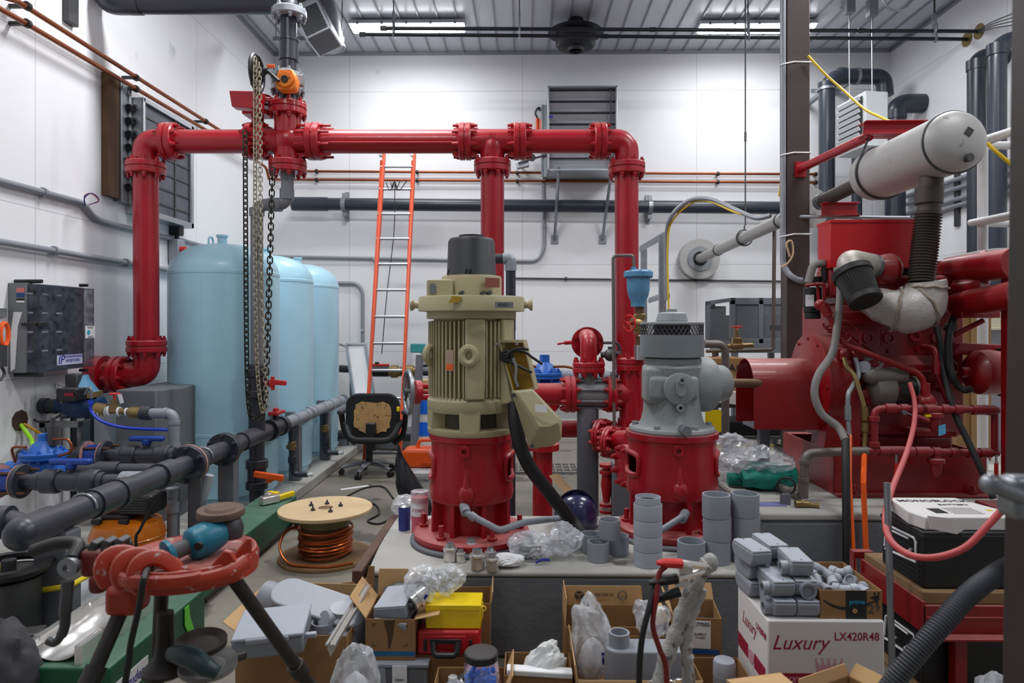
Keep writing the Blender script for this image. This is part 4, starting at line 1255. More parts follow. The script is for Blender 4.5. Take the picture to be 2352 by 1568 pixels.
MB().box(P(1131,649,DA-.15),(.08,.006,.05),Matrix.Rotation(R(24),3,'Z')).build('red_plate',mat('red_brown_plate',(150,84,72),.5),t)
MB().box(P(1158,700,DA-.285),(.095,.004,.03),Matrix.Rotation(R(14),3,'Z')).build('metal_label',STEEL,t)
text('82451',.022,P(1157,700,DA-.289),V(1,.24,0),Z_,INK,t)
MB().prism([(0,0),(.05,.0),(.07,.03),(.02,.035)],P(1030,695,DA-.29),X_,Z_,.003).build('chipped_paint',YEL,t)
b=MB().lathe([(.138,za(634)),(.135,za(632)),(.128,za(556)),(.118,za(549)),(.075,za(546)),(.07,za(546)),(.07,za(541)),(0,za(540))],(AX,AY,0),Z_,48)
b.build('cap',CHAR,t)
b=MB()
for dx in(-.115,-.02,.0):
 b.box((AX+dx,AY-.135+abs(dx)*.2,za(628)),(.006,.012,.03),Matrix.Rotation(R(20),3,'Y'))
b.each('cap_clip',BLACK,t)
o=P(1180,838,DA-.2)
ux=V(.95,-.18,0).normalized();nz=V(-.18,-.95,0).normalized()
bx=[(-.085,.13),(.05,.13),(.115,-.125),(-.0,-.165)]
b=MB()
base=o-nz*-.0
dp=.1
outer=[base+ux*p[0]+Z_*p[1]for p in bx]
inner=[base+ux*(p[0]*.88+.004)+Z_*(p[1]*.9)for p in bx]
back=[p-nz*dp for p in outer]
iback=[p-nz*(dp-.02)for p in inner]
b.add(outer+inner+back,[(0,1,5,4),(1,2,6,5),(2,3,7,6),(3,0,4,7),(0,8,9,1),(1,9,10,2),(2,10,11,3),(3,11,8,0),(8,11,10,9)])
b.build('terminal_box',BEIGE,t,smooth=False)
b=MB().add(inner+iback,[(0,1,5,4),(1,2,6,5),(2,3,7,6),(3,0,4,7),(4,5,6,7)])
b.build('box_interior',YEL,t,smooth=False)
b=MB().prism([(-.13,.02),(.03,.02),(.08,-.2),(-.02,-.22),(-.13,-.17)],V(AX+.2,AY-.08,1.39),V(.86,-.5,0).normalized(),Z_,.09)
b.build('box_neck',BEIGE,t,bev=.008)
q=P(1160,818,DA-.2)
MB().cyl(q+V(0,.03,0),q+V(.01,-.005,0),.028,n=20).torus(q+V(.01,-.005,0),nz,.028,.008,20,8).build('cable_gland',BLACK,t)
MB().cyl(P(1141,790,DA-.24),P(1141,790,DA-.24)+nz*.02,.008).cyl(P(1188,789,DA-.24),P(1188,789,DA-.24)+nz*.02,.008).each('box_screw',STEEL,t)
for k,pts in enumerate(([(1160,815),(1180,806),(1205,808),(1222,820),(1246,836)],[(1158,826),(1178,834),(1205,848),(1222,855)],[(1162,822),(1174,806),(1196,800),(1214,803)],[(1178,822),(1186,845),(1184,870),(1190,888)])):
 MB().tube(smooth_path([P(x,y,DA-.27-.015*k)for x,y in pts],6),.007,8).each('lead_wire',RUBBER if k<3 else STEEL,t)
c=P(1232,962,DA-.3)
u2=V(.86,-.2,-.46).normalized();n2=V(-.15,-.97,.15).normalized();v2=n2 .cross(u2).normalized()*-1
if v2 .z<0:v2=-v2
poly=[(-.055,.15),(.055,.15),(.085,-.09),(.06,-.13),(-.06,-.14),(-.085,-.1)]
def q3(px,py,d):return P(px,py,d)
front=[q3(1195,902,DA-.36),q3(1238,898,DA-.34),q3(1291,960,DA-.32),q3(1290,990,DA-.32),q3(1238,1000,DA-.36)]
rim=[q3(1172,897,DA-.24),q3(1218,892,DA-.2),q3(1292,965,DA-.2),q3(1290,1010,DA-.2),q3(1270,1026,DA-.22),q3(1215,1033,DA-.26)]
front=[q3(1184,899,DA-.36),q3(1224,893,DA-.33),q3(1284,957,DA-.32),q3(1286,975,DA-.33),q3(1262,980,DA-.36),q3(1236,986,DA-.37)]
b=MB().add(front+rim,[(0,1,2,3,4,5),(0,6,7,1),(1,7,8,2),(2,8,9,3),(3,9,10,4),(4,10,11,5),(5,11,6,0),(6,11,10,9,8,7)])
b.build('terminal_cover',BEIGE,t,bev=.012,seg=3)
MB().prism([(-.03,-.018),(.03,-.018),(.03,.018),(-.03,.018)],q3(1243,938,DA-.375),V(.9,.05,-.1).normalized(),Z_,-.004).build('paper_label',PAPER,t)
for px,py in((1178,908),(1222,1024)):
 MB().cyl(q3(px,py,DA-.3),q3(px,py,DA-.33),.011,n=10).build('cover_screw',STEELD,t)
solo(MB().tube(smooth_path([P(1181,925,DA-.17),P(1186,985,DA-.22),P(1210,1060,DA-.22),P(1262,1132,DA-.12),P(1308,1190,DA-.02),P(1334,1225,DA-.05)],10),.036,16),'flexible_conduit',RUBBER,'thick black flexible conduit curving from the beige motor down to the plinth','conduit')
solo(MB().tube(fillet([P(1066,1166,DA-.24),P(1072,1178,DA-.27),P(1148,1218,DA-.31),P(1200,1200,DA-.2),P(1282,1190,DA+.1)],.03,5),.017,12).cyl(P(1066,1160,DA-.22),P(1070,1178,DA-.27),.026).cyl(P(1080,1182,DA-.275),P(1092,1190,DA-.28),.022),'drain_pipe_small',PVC40,'thin grey drain pipe bent around the base of the electric pump','pipe')
# pump with grey right-angle gear drive
DB=3.85
pb=P(1543,745,DB);BX,BY=pb.x,pb.y
def zb(y):return EYE-(y-HORIZON)*DB/F
t=thing('gear_drive_pump','pump with grey right-angle gear drive on a red discharge head','pump',(BX,BY,PADZ))
zt=zb(988)
head(t,BX,BY,zt,.248,wide=.96,ang0=10)
b=MB().lathe([(.235,zt),(.24,zt+.012),(.235,zt+.026),(.19,zt+.035),(.172,zt+.06),(.16,zt+.11),(.155,zb(905)),(.158,zb(860)),(.165,zb(842)),(.15,zb(836)),(.155,zb(833)),(.155,zb(822)),(.13,zb(820))],(BX,BY,0),Z_,56)
b.build('gear_case',GREYP,t)
b=MB().box((BX-.02,BY-.10,zb(886)),(.27,.12,.13)).box((BX-.1,BY-.06,zb(880)),(.14,.16,.2))
b.build('case_front',GREYP,t,bev=.025,seg=3)
q=P(1561,893,DB-.17)
MB().lathe([(.088,0),(.088,.012),(.08,.016),(0,.016)],q,-Y_,36).prism([(p[1],p[0])for p in stadium(.1,.05)],q+V(-.0,-.016,.012),X_,Z_,.03).build('inspection_cover',GREYP,t,bev=.004)
MB().ring(q+V(0,-.045,.05),q+V(0,-.06,.05),.02,.01,16).ring(q+V(-.0,.02,-.1),q+V(0,-.03,-.1),.02,.01,16).each('oil_plug',GREYP,t)
b=MB().lathe([(.15,zb(820)),(.176,zb(818)),(.176,zb(768)),(.172,zb(768))],(BX,BY,0),Z_,56)
b.build('top_cover',mat('mid_grey_cover',(120,127,131),.45,var=.06,dust=.15),t)
b=MB().lathe([(.17,zb(769)),(.17,zb(744))],(BX,BY,0),Z_,56)
b=MB()
n=44
for k in range(n):
 for s in(-1,1):
  for r0 in range(3):
   z0_,z1_=zb(768)+(zb(744)-zb(768))*r0/3,zb(768)+(zb(744)-zb(768))*(r0+1)/3
   a0,a1=2*PI*(k+(r0%2)*.5)/n,2*PI*(k+(r0%2)*.5+s*.5)/n
   b.tube([V(BX+.172*math.cos(a0),BY+.172*math.sin(a0),z0_),V(BX+.172*math.cos(a1),BY+.172*math.sin(a1),z1_)],.0028,4)
b.build('mesh_guard',STEELD,t,smooth=False)
b=MB().lathe([(.177,zb(745)),(.178,zb(743)),(.177,zb(740)),(.08,zb(738)),(.09,zb(737)),(.078,zb(720)),(.06,zb(717)),(.03,zb(716)),(.03,zb(710)),(0,zb(709))],(BX,BY,0),Z_,48)
b.build('top_cap',GREYP,t)
MB().cyl((BX,BY,zb(768)),(BX,BY,zb(745)),.1,n=24).build('inner_ratchet',STEELD,t)
od=V(math.cos(R(22)),math.sin(R(22)),0)
oc=V(BX,BY,zb(884))
b=MB().lathe([(.12,.06),(.155,.12),(.16,.2),(.16,.225),(.115,.235),(.105,.34),(.1,.35),(.06,.355),(.058,.385),(.0,.385)],oc,od,40)
b.bolts(oc+od*.215,od,.145,8,.01,.04)
b.bolts(oc+od*.345,od,.082,6,.008,.03)
b.build('output_housing',GREYP,t)
b=MB()
for k in range(6):
 a=R(-90+25+60*k)
 b.cyl((BX+.205*math.cos(a),BY+.205*math.sin(a),zt+.02),(BX+.205*math.cos(a),BY+.205*math.sin(a),zt+.05),.017,n=8)
b.each('case_bolts',GREYP,t)
MB().cyl(P(1568,985,DB-.2),P(1578,990,DB-.3),.026,n=14).build('drain_elbow',STEEL,t)
SHA=oc+od*.36;
solo(MB().tube(fillet([P(1573,1180,DB-.25),P(1568,1186,DB-.3),P(1512,1222,DB-.3)],.02,5),.017,12).cyl(P(1574,1178,DB-.24),P(1566,1192,DB-.3),.025),'drain_pipe_small',PVC40,'thin grey drain elbow at the base of the gear drive pump','pipe')
# manifold between and behind the pumps
DM=5.3
def m_(px,py,d=DM):return P(px,py,d)
t=thing('pump_manifold','low red and bare-metal flanged manifold pipework behind the two pumps','pipe',(m_(1350,905).x,m_(1350,905).y,0))
def mf(c,ax,R0=.142,th=.08,**k):MB().flange(c,ax,R0,th,n=36,**k).build('flange',RED,t)
MB().cyl(m_(1020,905),m_(1300,905),.086,n=28).build('pipe',RED,t)
mf(m_(1309,905),RX,.142,.085)
GREYCAST=mat('bare_grey_casting',(128,130,132),.55,.2,var=.15)
MB().cyl(m_(1318,905),m_(1396,905),.098,n=28).cyl(m_(1354,905),m_(1354,848),.06,n=24).bolts(m_(1354,905),RX,.115,8,.009,.3,.5).build('bare_tee',GREYCAST,t)
mf(m_(1403,905),RX,.142,.07)
MB().tube(fillet([m_(1412,905),m_(1452,905),m_(1452,842)],.12,8),.1,28).cyl(m_(1452,850),m_(1452,975),.1,n=28).build('body_tee',RED,t)
text('STAR',.06,m_(1474,915,DM-.1),-Z_,X_,RED,t,bold=True)
mf(m_(1451,836),Z_,.125,.1)
mf(m_(1352,843),Z_,.125,.08)
MB().tube(fillet([m_(1352,836),m_(1352,775),m_(1352,775)+Y_*.3],.14,8),.064,24).build('upper_elbow',RED,t)
mf(m_(1349,787,DM+.28),Y_,.13,.05)
MB().cyl(m_(1313,786),m_(1296,787),.016).cyl(m_(1298,787),m_(1280,790),.008).build('bleed_tap',RED,t)
MB().ball(m_(1402,815),.05,16).cyl(m_(1380,815),m_(1425,812),.022).cyl(m_(1402,815),m_(1402,796),.02).tube(fillet([m_(1385,787),m_(1420,787),m_(1428,822)],.03,5),.011,8).build('pilot_valve',STEELD,t)
MB().cyl(m_(1350,935),V(m_(1350,935).x,m_(1350,935).y,0),.084,n=28).build('pipe_support',mat('weathered_grey_post',(108,112,120),.5,.2,var=.22,scale=4),t)
MB().cyl(P(1246,1032,4.95),V(P(1246,1032,4.95).x,P(1246,1032,4.95).y,0),.072,n=28).build('red_support',RED,t)
MB().cyl(P(1248,1032,4.95),P(1248,1018,4.95),.115,n=28).build('support_flange',RED,t)
MB().cyl(m_(1200,985,5.7),m_(1388,985,5.7),.072,n=28).build('lower_pipe',RED,t)
mf(m_(1383,1000,5.2),V(.8,-.6,0),.13,.05)
mf(m_(1402,1015,5.1),V(.8,-.6,0),.12,.05)
MB().cyl(m_(1395,1010,5.2),m_(1450,1010,4.9),.07,n=24).cyl(m_(1445,960),V(m_(1445,960).x,m_(1445,960).y,.0),.09,n=24).build('lower_body',RED,t)
mf(m_(1442,985),Z_,.13,.06)
b=MB()
for y in(1065,1080,1155,1170):
 b.cyl(P(1393,y,4.8),P(1393,y+7,4.8),.05,n=16)
b.lathe([(.024,0),(.04,.12),(.024,.26)],P(1393,1152,4.8),Z_,16)
b.build('relief_valve',RED,t)
q=P(1425,1060,4.75)
solo(MB().box2((q.x-.06,q.y-.06,0),(q.x+.07,q.y+.06,q.z)),'square_post',GREYPOST,'grey square post with chipped top between the manifold and gear pump','post',bev=.006)
q=P(1443,1072,DB)
t2=thing('pump_discharge','red flanged stub behind the left opening of the gear pump head','pipe',(q.x,q.y+.5,.7))
c=P(1440,1070,4.15)
MB().flange(c,V(1,.3,0),.13,.05,8,n=32).build('flange',RED,t2)
MB().cyl(c,c+V(.2,.04,0),.08,n=24).build('pipe',RED,t2)
t=thing('gate_valve','red gate valve yoke with grey handwheel left of the beige motor','valve',m_(960,903))
c=m_(938,900,5.05)
ax=V(-.93,-.35,0).normalized()
MB().torus(c,ax,.155,.017,36,8).build('handwheel',STEEL,t)
b=MB().cyl(c-ax*.02,c+ax*.03,.03)
s1=ax.cross(Z_).normalized()
for k in range(3):
 d=Z_*math.cos(R(120*k))+s1*math.sin(R(120*k))
 b.cyl(c,c+d*.15,.011,n=8)
b.build('wheel_spoke',STEELD,t)
MB().cyl(m_(950,900,5.1),m_(966,901,5.12),.09,n=20).build('yoke_head',RED,t,bev=.01)
b=MB()
for dy in(-14,12):
 b.cyl(m_(958,900+dy,5.12),m_(1010,902+dy,5.3),.022,n=10)
b.cyl(m_(950,900,5.1),m_(1010,902,5.3),.014,n=10)
b.build('yoke_arm',RED,t)
D2=6.6
t=thing('control_valve','blue diaphragm control valve with red flange behind the electric pump','valve',P(1252,860,D2))
c=P(1251,862,D2)
MB().flange(c,Z_,.17,.06,8,n=36).build('bonnet_flange',BLUEV,t)
MB().lathe([(.13,0),(.1,.06),(.055,.09),(.05,.1),(0,.1)],c+Z_*.03,Z_,28).cyl(c+Z_*.1,c+Z_*.2,.048,n=6).build('bonnet',BLUEV,t)
MB().ball(c-Z_*.14,.16,20,(1.2,1,.9)).build('valve_body',BLUEV,t)
MB().flange(c+V(0,-.25,-.2),Y_,.145,.05,8,n=36).build('flange',RED,t)
MB().cyl(c+V(0,-.25,-.2),c+V(0,0,-.2),.09).build('neck',RED,t)
MB().cyl(P(1290,862,D2+.3),P(1400,864,D2+.3),.055,n=20).cyl(P(1100,862,D2+.3),P(1215,862,D2+.3),.055).each('side_pipe',PVC40,t)
MB().tube(smooth_path([P(1270,842,D2-.1),P(1300,842,D2-.1),P(1322,848,D2-.1),P(1330,856,D2-.1)],6),.012,8).tube(smooth_path([P(1232,842,D2-.1),P(1215,840,D2-.1),P(1200,850,D2-.1)],6),.012,8).each('pilot_tube',COPPER,t)
MB().cyl(c-Z_*.2,V(c.x,c.y,0),.07).build('pedestal',GREYPOST,t)
MB().cyl(c+V(-.28,.1,0),c+V(-.28,.1,.06),.06).build('red_cap',RED,t)
# blue air release valve
t=thing('air_release_valve','dusty blue air release valve on brass fittings in front of the right red riser','valve',P(1466,800,DM))
c=P(1466,700,DM-.12)
def zm(y):return P(1466,y,DM-.12).z
b=MB().lathe([(.04,zm(705)),(.056,zm(704)),(.056,zm(692)),(.075,zm(680)),(.085,zm(665)),(.088,zm(640)),(.088,zm(636))],(c.x,c.y,0),Z_,32)
b.build('bowl',BLUEAIR,t)
b=MB().lathe([(.105,zm(637)),(.11,zm(635)),(.11,zm(625)),(.1,zm(623)),(.07,zm(620)),(.03,zm(619)),(0,zm(618))],(c.x,c.y,0),Z_,36).bolts((c.x,c.y,zm(630)),Z_,.097,8,.009,.055)
b.build('cover',BLUEAIR,t)
MB().cyl((c.x-.035,c.y,zm(621)),(c.x-.035,c.y,zm(613)),.022).build('outlet',BLUEAIR,t)
MB().tube(fillet([V(c.x-.035,c.y,zm(613)),P(1455,586,DM-.12),P(1408,587,DM-.12),P(1411,1000,DM-.12)],.03,6),.0125,10).build('vent_tube',GALVD,t)
MB().cyl((c.x+.01,c.y,zm(705)),(c.x+.01,c.y,zm(720)),.032).cyl((c.x+.01,c.y,zm(772)),(c.x+.01,c.y,zm(792)),.03).build('nipple',mat('rusty_nipple',(110,80,58),.6,.4),t)
MB().box((c.x+.01,c.y,zm(727)),(.08,.08,.045)).box((c.x+.01,c.y,zm(762)),(.08,.08,.045)).cyl((c.x+.02,c.y,zm(744)),(c.x-.05,c.y-.02,zm(744)),.05,n=16).build('gate_body',BRASS,t,bev=.006)
wc=V(c.x-.075,c.y-.04,zm(742))
wa=V(-.75,-.66,0).normalized()
b=MB().torus(wc,wa,.06,.007,24,6)
s1=wa.cross(Z_).normalized()
for k in range(5):
 d=Z_*math.cos(R(72*k))+s1*math.sin(R(72*k))
 b.cyl(wc,wc+d*.058,.005,n=6)
b.cyl(wc,wc-wa*.05,.012)
b.build('wheel_handle',REDH,t)
MB().cyl((c.x+.015,c.y,zm(792)),(c.x+.015,c.y,P(1452,824,DM).z),.045,n=20).build('saddle_pipe',ALU,t)
# slotted angle frame by the riser
D3=7.0
t=thing('slotted_frame','galvanised slotted angle frame standing behind the right red riser','frame',(P(1500,700,D3).x,P(1500,700,D3).y,0))
SLOT=mat('slotted_steel',(150,154,160),.4,.6,var=.25,scale=20)
for px,dd in((1523,6.6),(1480,7.6)):
 a=P(px,540 if px==1523 else 572,dd)
 b=MB().box2((a.x-.035,a.y-.003,0),(a.x+.03,a.y+.003,a.z)).box2((a.x-.035,a.y,0),(a.x-.029,a.y+.05,a.z))
 b.build('upright',SLOT,t)
b=MB()
a,c=P(1470,572,7.6),P(1526,540,6.6)
b.tube([a,c],.035,4,flat=(1,.3))
b.build('top_rail',SLOT,t,smooth=False)
a,c=P(1490,690,7.4),P(1530,677,6.6)
MB().tube([a,c],.03,4,flat=(1,.3)).build('lower_rail',SLOT,t,smooth=False)
MB().box(P(1533,680,6.6),(.04,.03,.05)).build('rail_clamp',BLACK,t)
solo(MB().tube(smooth_path([P(1531,690,6.5),P(1530,560,6.5),P(1540,500,6.4),P(1580,462,6.3),P(1630,457,6.1),P(1690,482,5.9),P(1735,500,5.7),P(1770,495,5.6)],10),.02,10),'arching_conduit',CONDUIT,'grey flexible conduit arching from the slotted frame to the brown column','conduit')
solo(MB().tube(smooth_path([P(1536,735,6.45),P(1534,560,6.45),P(1546,505,6.4),P(1590,466,6.28),P(1630,463,6.1),P(1690,488,5.88),P(1740,497,5.7),P(1768,492,5.6)],10),.009,8),'yellow_cable',mat('yellow_cord_jacket',(220,184,30),.45),'yellow cord running alongside the arching grey conduit','cord')
t=thing('grey_vent_elbow','grey plastic elbow pipe beside the black motor cap','pipe',P(1174,700,4.9))
d=4.9
MB().tube(fillet([P(1120,594,d),P(1173,594,d),P(1173,760,d)],.06,8),.036,18).build('pipe',PVC80,t)
MB().cyl(P(1173,606,d),P(1173,622,d),.042).tube(fillet([P(1155,594,d),P(1173,594,d),P(1173,616,d)],.05,8),.041,18).build('elbow',PVC40,t)
MB().cyl(P(1173,700,d),V(P(1173,700,d).x,P(1173,700,d).y,0),.034).build('riser',PVC80,t)
q=P(1323,1215,3.98)
t=thing('welding_helmet','navy blue hard hat style helmet on the plinth under the black conduit','helmet',(q.x,q.y,PADZ))
NAVY=mat('navy_helmet_shell',(44,46,84),.25,var=.08,coat=.5)
b=MB().lathe([(.12,.0),(.128,.05),(.125,.1),(.108,.15),(.075,.185),(.03,.2),(0,.202)],(q.x,q.y,PADZ),Z_,36)
b.build('shell',NAVY,t)
b=MB().tube([V(q.x+.115*math.cos(w)*.93,q.y-.02,PADZ+.1+.115*math.sin(w))for w in[R(10*k)for k in range(19)]],.01,8,flat=(.5,1.6))
b.build('crest',NAVY,t)
a,c=P(1272,1090,4.75),P(1345,1172,4.55)
solo(MB().tube([V(a.x,a.y,a.z),V(c.x,c.y,c.z),V(c.x+(c.x-a.x)*1.2,c.y-.02,.03)],.05,4,flat=(.25,1)),'timber_plank',WOODD,'old wooden plank leaning behind the navy helmet between red and grey supports','plank',smooth=False)
# red diesel engine on its plinth
DE=4.05
def e(px,py,d=DE):return P(px,py,d)
AXY=P(1855,880,4.22)
t=thing('diesel_engine','large red diesel engine with black air filter and silver exhaust blanket on its concrete plinth','engine',(e(2060,900).x,AXY.y,ENGZ))
ENG=t
def eb(mb,name,m=REDENG,**k):return mb.build(name,m,t,**k)
xa,xb,yf,yk=1.79,2.66,3.95,4.72
b=MB()
b.box2((xa,yf,ENGZ),(xb,yf+.014,ENGZ+.245));b.box2((xa,yk-.014,ENGZ),(xb,yk,ENGZ+.245));b.box2((xa,yf,ENGZ),(xa+.014,yk,ENGZ+.245));b.box2((xb-.014,yf,ENGZ),(xb,yk,ENGZ+.245))
b.box2((xa,yf-.06,ENGZ),(xb,yf,ENGZ+.014));b.box2((xa,yf,ENGZ+.232),(xb,yf+.09,ENGZ+.245));b.box2((xa,yk-.09,ENGZ+.232),(xb,yk,ENGZ+.245))
eb(b,'skid_frame',bev=.004)
for px in(1958,2225):
 c=V(e(px,1120,3.92).x,3.92,ENGZ+.014)
 eb(MB().cyl(c,c+Z_*.02,.022,n=6).cyl(c,c+Z_*.05,.011,n=10),'anchor_bolt')
eb(MB().cyl(e(1958,1066,3.95),e(1958,1066,3.935),.011,n=10),'frame_screw',STEEL)
eb(MB().cyl(e(1958,1084,3.95),e(1958,1084,3.935),.011,n=10),'frame_screw',STEEL)
b=MB().lathe([(.29,0),(.305,.006),(.305,.02),(.3,.025),(.3,.15),(.27,.17)],(AXY.x,AXY.y,AXY.z),X_,64)
eb(b,'flywheel_housing')
b=MB()
for k in range(12):
 a=2*PI*k/12
 o=AXY+V(0,.275*math.cos(a),.275*math.sin(a))
 b.cyl(o-X_*.008,o+X_*.01,.01,n=6)
b.each('housing_bolt',REDENG,t)
gx0,gx1,gr=1.375,AXY.x+.005,.175
o=[]
for k in range(17):
 a=PI*k/16
 o.append((gr*math.cos(a),gr*math.sin(a)))
o=[(gr,-.24)]+o+[(-gr,-.24)]
i_=[(p[0]*.975,p[1]*.975 if p[1]>0 else p[1])for p in o]
poly=o+i_[::-1]
c0=V(gx0,AXY.y,AXY.z-.02)
n=len(o);vs,fs=[],[]
for x in(gx0,gx1):
 for p in o:vs.append(V(x,AXY.y+p[0],c0 .z+p[1]))
 for p in i_:vs.append(V(x,AXY.y+p[0],c0 .z+p[1]))
for k in range(n-1):
 fs+=[(k,k+1,2*n+k+1,2*n+k),(n+k,3*n+k,3*n+k+1,n+k+1),(k,n+k,n+k+1,k+1),(2*n+k,2*n+k+1,3*n+k+1,3*n+k)]
fs+=[(0,2*n,3*n,n),(n-1,2*n-1,4*n-1,3*n-1)]
eb(MB().add(vs,fs),'shaft_guard',REDENG)
eb(MB().cyl(SHA,AXY,.026,n=20).cyl(SHA+(AXY-SHA)*.6,SHA+(AXY-SHA)*.9,.05,n=20),'drive_shaft',mat('rusty_shaft',(112,84,62),.6,.4,var=.3))
eb(MB().box2((1.46,AXY.y-.03,ENGZ),(1.52,AXY.y+.03,AXY.z-.25)).box2((1.4,AXY.y-.12,AXY.z-.27),(1.78,AXY.y+.12,AXY.z-.25)),'guard_leg',GREYPOST,bev=.004)
p0,p1=e(1908,826,4.0),e(1972,1012,4.0)
b=MB().prism([(p0 .x,p0 .z),(p1 .x,p0 .z),(p1 .x,ENGZ+.25),(p0 .x-.05,ENGZ+.25),(p0 .x-.02,ENGZ+.45)],(0,4.2,0),X_,Z_,.2)
eb(b,'engine_mount',bev=.008)
p2,p3=e(1918,800,3.99),e(1974,826,3.99)
eb(MB().box2((p2 .x,3.99,p3 .z),(p3 .x,4.3,p2 .z)),'mount_cap',bev=.005)
for px in(1938,1965):
 c=e(px,813,3.96)
 eb(MB().ball(c,.028,16).cyl(c,c-Z_*.03,.026).cyl(c,c+V(0,.1,0),.024),'hose_elbow')
for px,py in((1932,832),(1932,875),(1962,832),(1963,875)):
 c=e(px,py,4.0)
 eb(MB().cyl(c,c-Y_*.02,.013,n=6),'mount_bolt')
xl,xr=e(1960,800,4.12).x,e(2205,800,4.12).x
zq=lambda y,d=4.1:EYE-(y-HORIZON)*d/F
b=MB().box2((xl-.12,4.12,zq(1000)),(xr,4.62,zq(700)))
eb(b,'engine_block',bev=.012)
b=MB().prism([(0,zq(815)),(-.07,zq(835)),(-.07,zq(850)),(0,zq(870))],(xl+.02,4.12,0),Y_,Z_,xr-xl-.1)
eb(b,'side_ledge',bev=.005)
eb(MB().box2((xl-.1,4.1,zq(745)),(xr-.02,4.14,zq(715))),'block_rail',bev=.006)
b=MB().box2((xl-.02,4.14,zq(1000)),(xr-.05,4.55,zq(1062)))
eb(b,'oil_pan',bev=.02)
for px,py in((1990,776),(2037,776),(2096,772),(2146,776)):
 c=e(px,py,4.1)
 b=MB().box(c,(.085,.04,.095)).ring(c-Y_*.02,c-Y_*.035,.034,.02,20).cyl(c-Y_*.02,c-Y_*.024,.02)
 eb(b,'side_cover',bev=.006)
for px,py in((1990,806),(2040,806),(2102,800),(2150,712),(2075,712),(2010,712)):
 c=e(px,py,4.1)
 eb(MB().cyl(c,c-Y_*.03,.016,n=6),'block_bolt')
eb(MB().box2((xl-.1,4.16,zq(700)),(xr,4.58,zq(655))),'cylinder_head',bev=.01)
a,c=e(2006,640,4.0),e(2200,672,4.0)
b=MB().prism([(0,0),(0,.0+(a.z-c.z)),(.02,a.z-c.z+.02),(.16,a.z-c.z+.02),(.16,0)],(a.x,4.0,c.z),Y_,Z_,c.x-a.x)
eb(b,'intake_manifold',bev=.008)
c=e(2185,665,3.98)
eb(MB().cyl(c,c+Y_*.1,.045,n=20).box(e(2190,680,4.02),(.08,.06,.14)),'manifold_end',bev=.008)
a,c=e(2140,600,4.1),e(2178,640,4.1)
eb(MB().prism([(0,0),(.1,0),(.07,a.z-c.z),(.02,a.z-c.z)],V(a.x,4.1,c.z),X_,Z_,-.02),'lifting_bracket',bev=.003)
a,c=e(1903,507,4.1),e(2105,616,4.1)
b=MB().box2((a.x,4.1,c.z),(c.x,4.28,a.z))
eb(b,'control_panel',REDCLEAN,bev=.004)
eb(MB().box2((a.x-.002,4.094,a.z-.016),(c.x+.002,4.29,a.z+.003)),'panel_lip',REDCLEAN,bev=.002)
for px,py in((1907,527),(2099,532),(1907,592)):
 q=e(px,py,4.1)
 eb(MB().cyl(q,q-Y_*.008,.009,n=12),'panel_screw',STEEL)
for px in(1895,1908,2065,2080):
 q=e(px,622,4.15)
 eb(MB().cyl(q+Z_*.03,q-Z_*.06,.022,n=14),'rubber_mount',RUBBER)
eb(MB().tube(fillet([e(1893,605,4.15),e(1868,606,4.15),e(1856,650,4.15)],.05,6),.024,14),'panel_conduit',HOSEB)
ic=[e(2012,610,3.95),e(1985,606,3.93),e(1950,606,3.88),e(1945,640,3.84)]
eb(MB().tube(fillet([e(2012,612,3.98),e(1945,598,3.9),e(1966,640,3.84)],.13,10),.068,24),'intake_elbow',mat('dusty_elbow_metal',(170,164,154),.5,.35,dust=.3))
eb(MB().tube([e(2006,612,3.97),e(2000,611,3.96)],.073,24).tube([e(1955,622,3.86),e(1959,630,3.85)],.076,24),'hose_band',STEEL)
eb(MB().lathe([(.075,0),(.09,.04),(.1,.09),(.07,.13),(0,.14)],e(2010,618,3.98),V(1,.1,-.05),24).box(e(2025,628,4.0),(.1,.12,.14)),'turbo_inlet',bev=.012)
fa,fb=e(1957,627,3.84),e(1989,692,3.74)
ax=(fb-fa).normalized();L_=(fb-fa).length
b=MB()
nn=44
mfz=frame_z(ax)
for(r_,z_)in(((.105,.105),0),((.088,.088),1)):
 pass
vs,fs=[],[]
for j,(rr,zz)in enumerate(((.103,.02),(.082,L_-.025))):
 for i in range(nn*2):
  a=PI*i/nn
  r_=rr*(1.0 if i%2 else.93)
  vs.append(fa+mfz@V(r_*math.cos(a),r_*math.sin(a),zz))
for i in range(nn*2):
 i2=(i+1)%(nn*2)
 fs.append((i,i2,nn*2+i2,nn*2+i))
eb(MB().add(vs,fs),'air_filter',FILTER,smooth=False)
eb(MB().lathe([(.07,-.015),(.108,-.012),(.108,.022),(.07,.03)],fa,ax,36),'filter_collar',RUBBER)
eb(MB().lathe([(.06,L_-.03),(.09,L_-.03),(.09,L_),(.082,L_+.006),(0,L_+.006)],fa,ax,36),'filter_end_cap',RUBBER)
bl=[e(1990,690,3.95),e(2035,705,3.88),e(2080,712,3.84),e(2118,700,3.84),e(2126,665,3.84),e(2125,648,3.84)]
b=MB().tube(smooth_path(bl,6),[.075,.08,.085,.092,.098,.1,.102,.106,.11,.115,.12,.125,.128,.13,.13,.128,.125,.12,.118,.116,.114,.112,.11,.108,.106,.105,.104,.103,.102,.1,.1][:len(smooth_path(bl,6))],20)
for v in b.v:
 k=noise.noise(v*11)*.014+noise.noise(v*26)*.006
 v+=V(k,k*.6,k)
eb(b,'heat_blanket',FOIL)
b=MB()
sp=smooth_path(bl,6)
for i in(9,17,25):
 ax_=(sp[i+1]-sp[i-1]).normalized();m3=frame_z(ax_)
 rr=.128 if i!=25 else.112
 b.tube([sp[i]+m3@V(rr*math.cos(w),rr*math.sin(w),.004*math.sin(9*w))for w in[2*PI*k/36 for k in range(36)]],.006,6,closed=True)
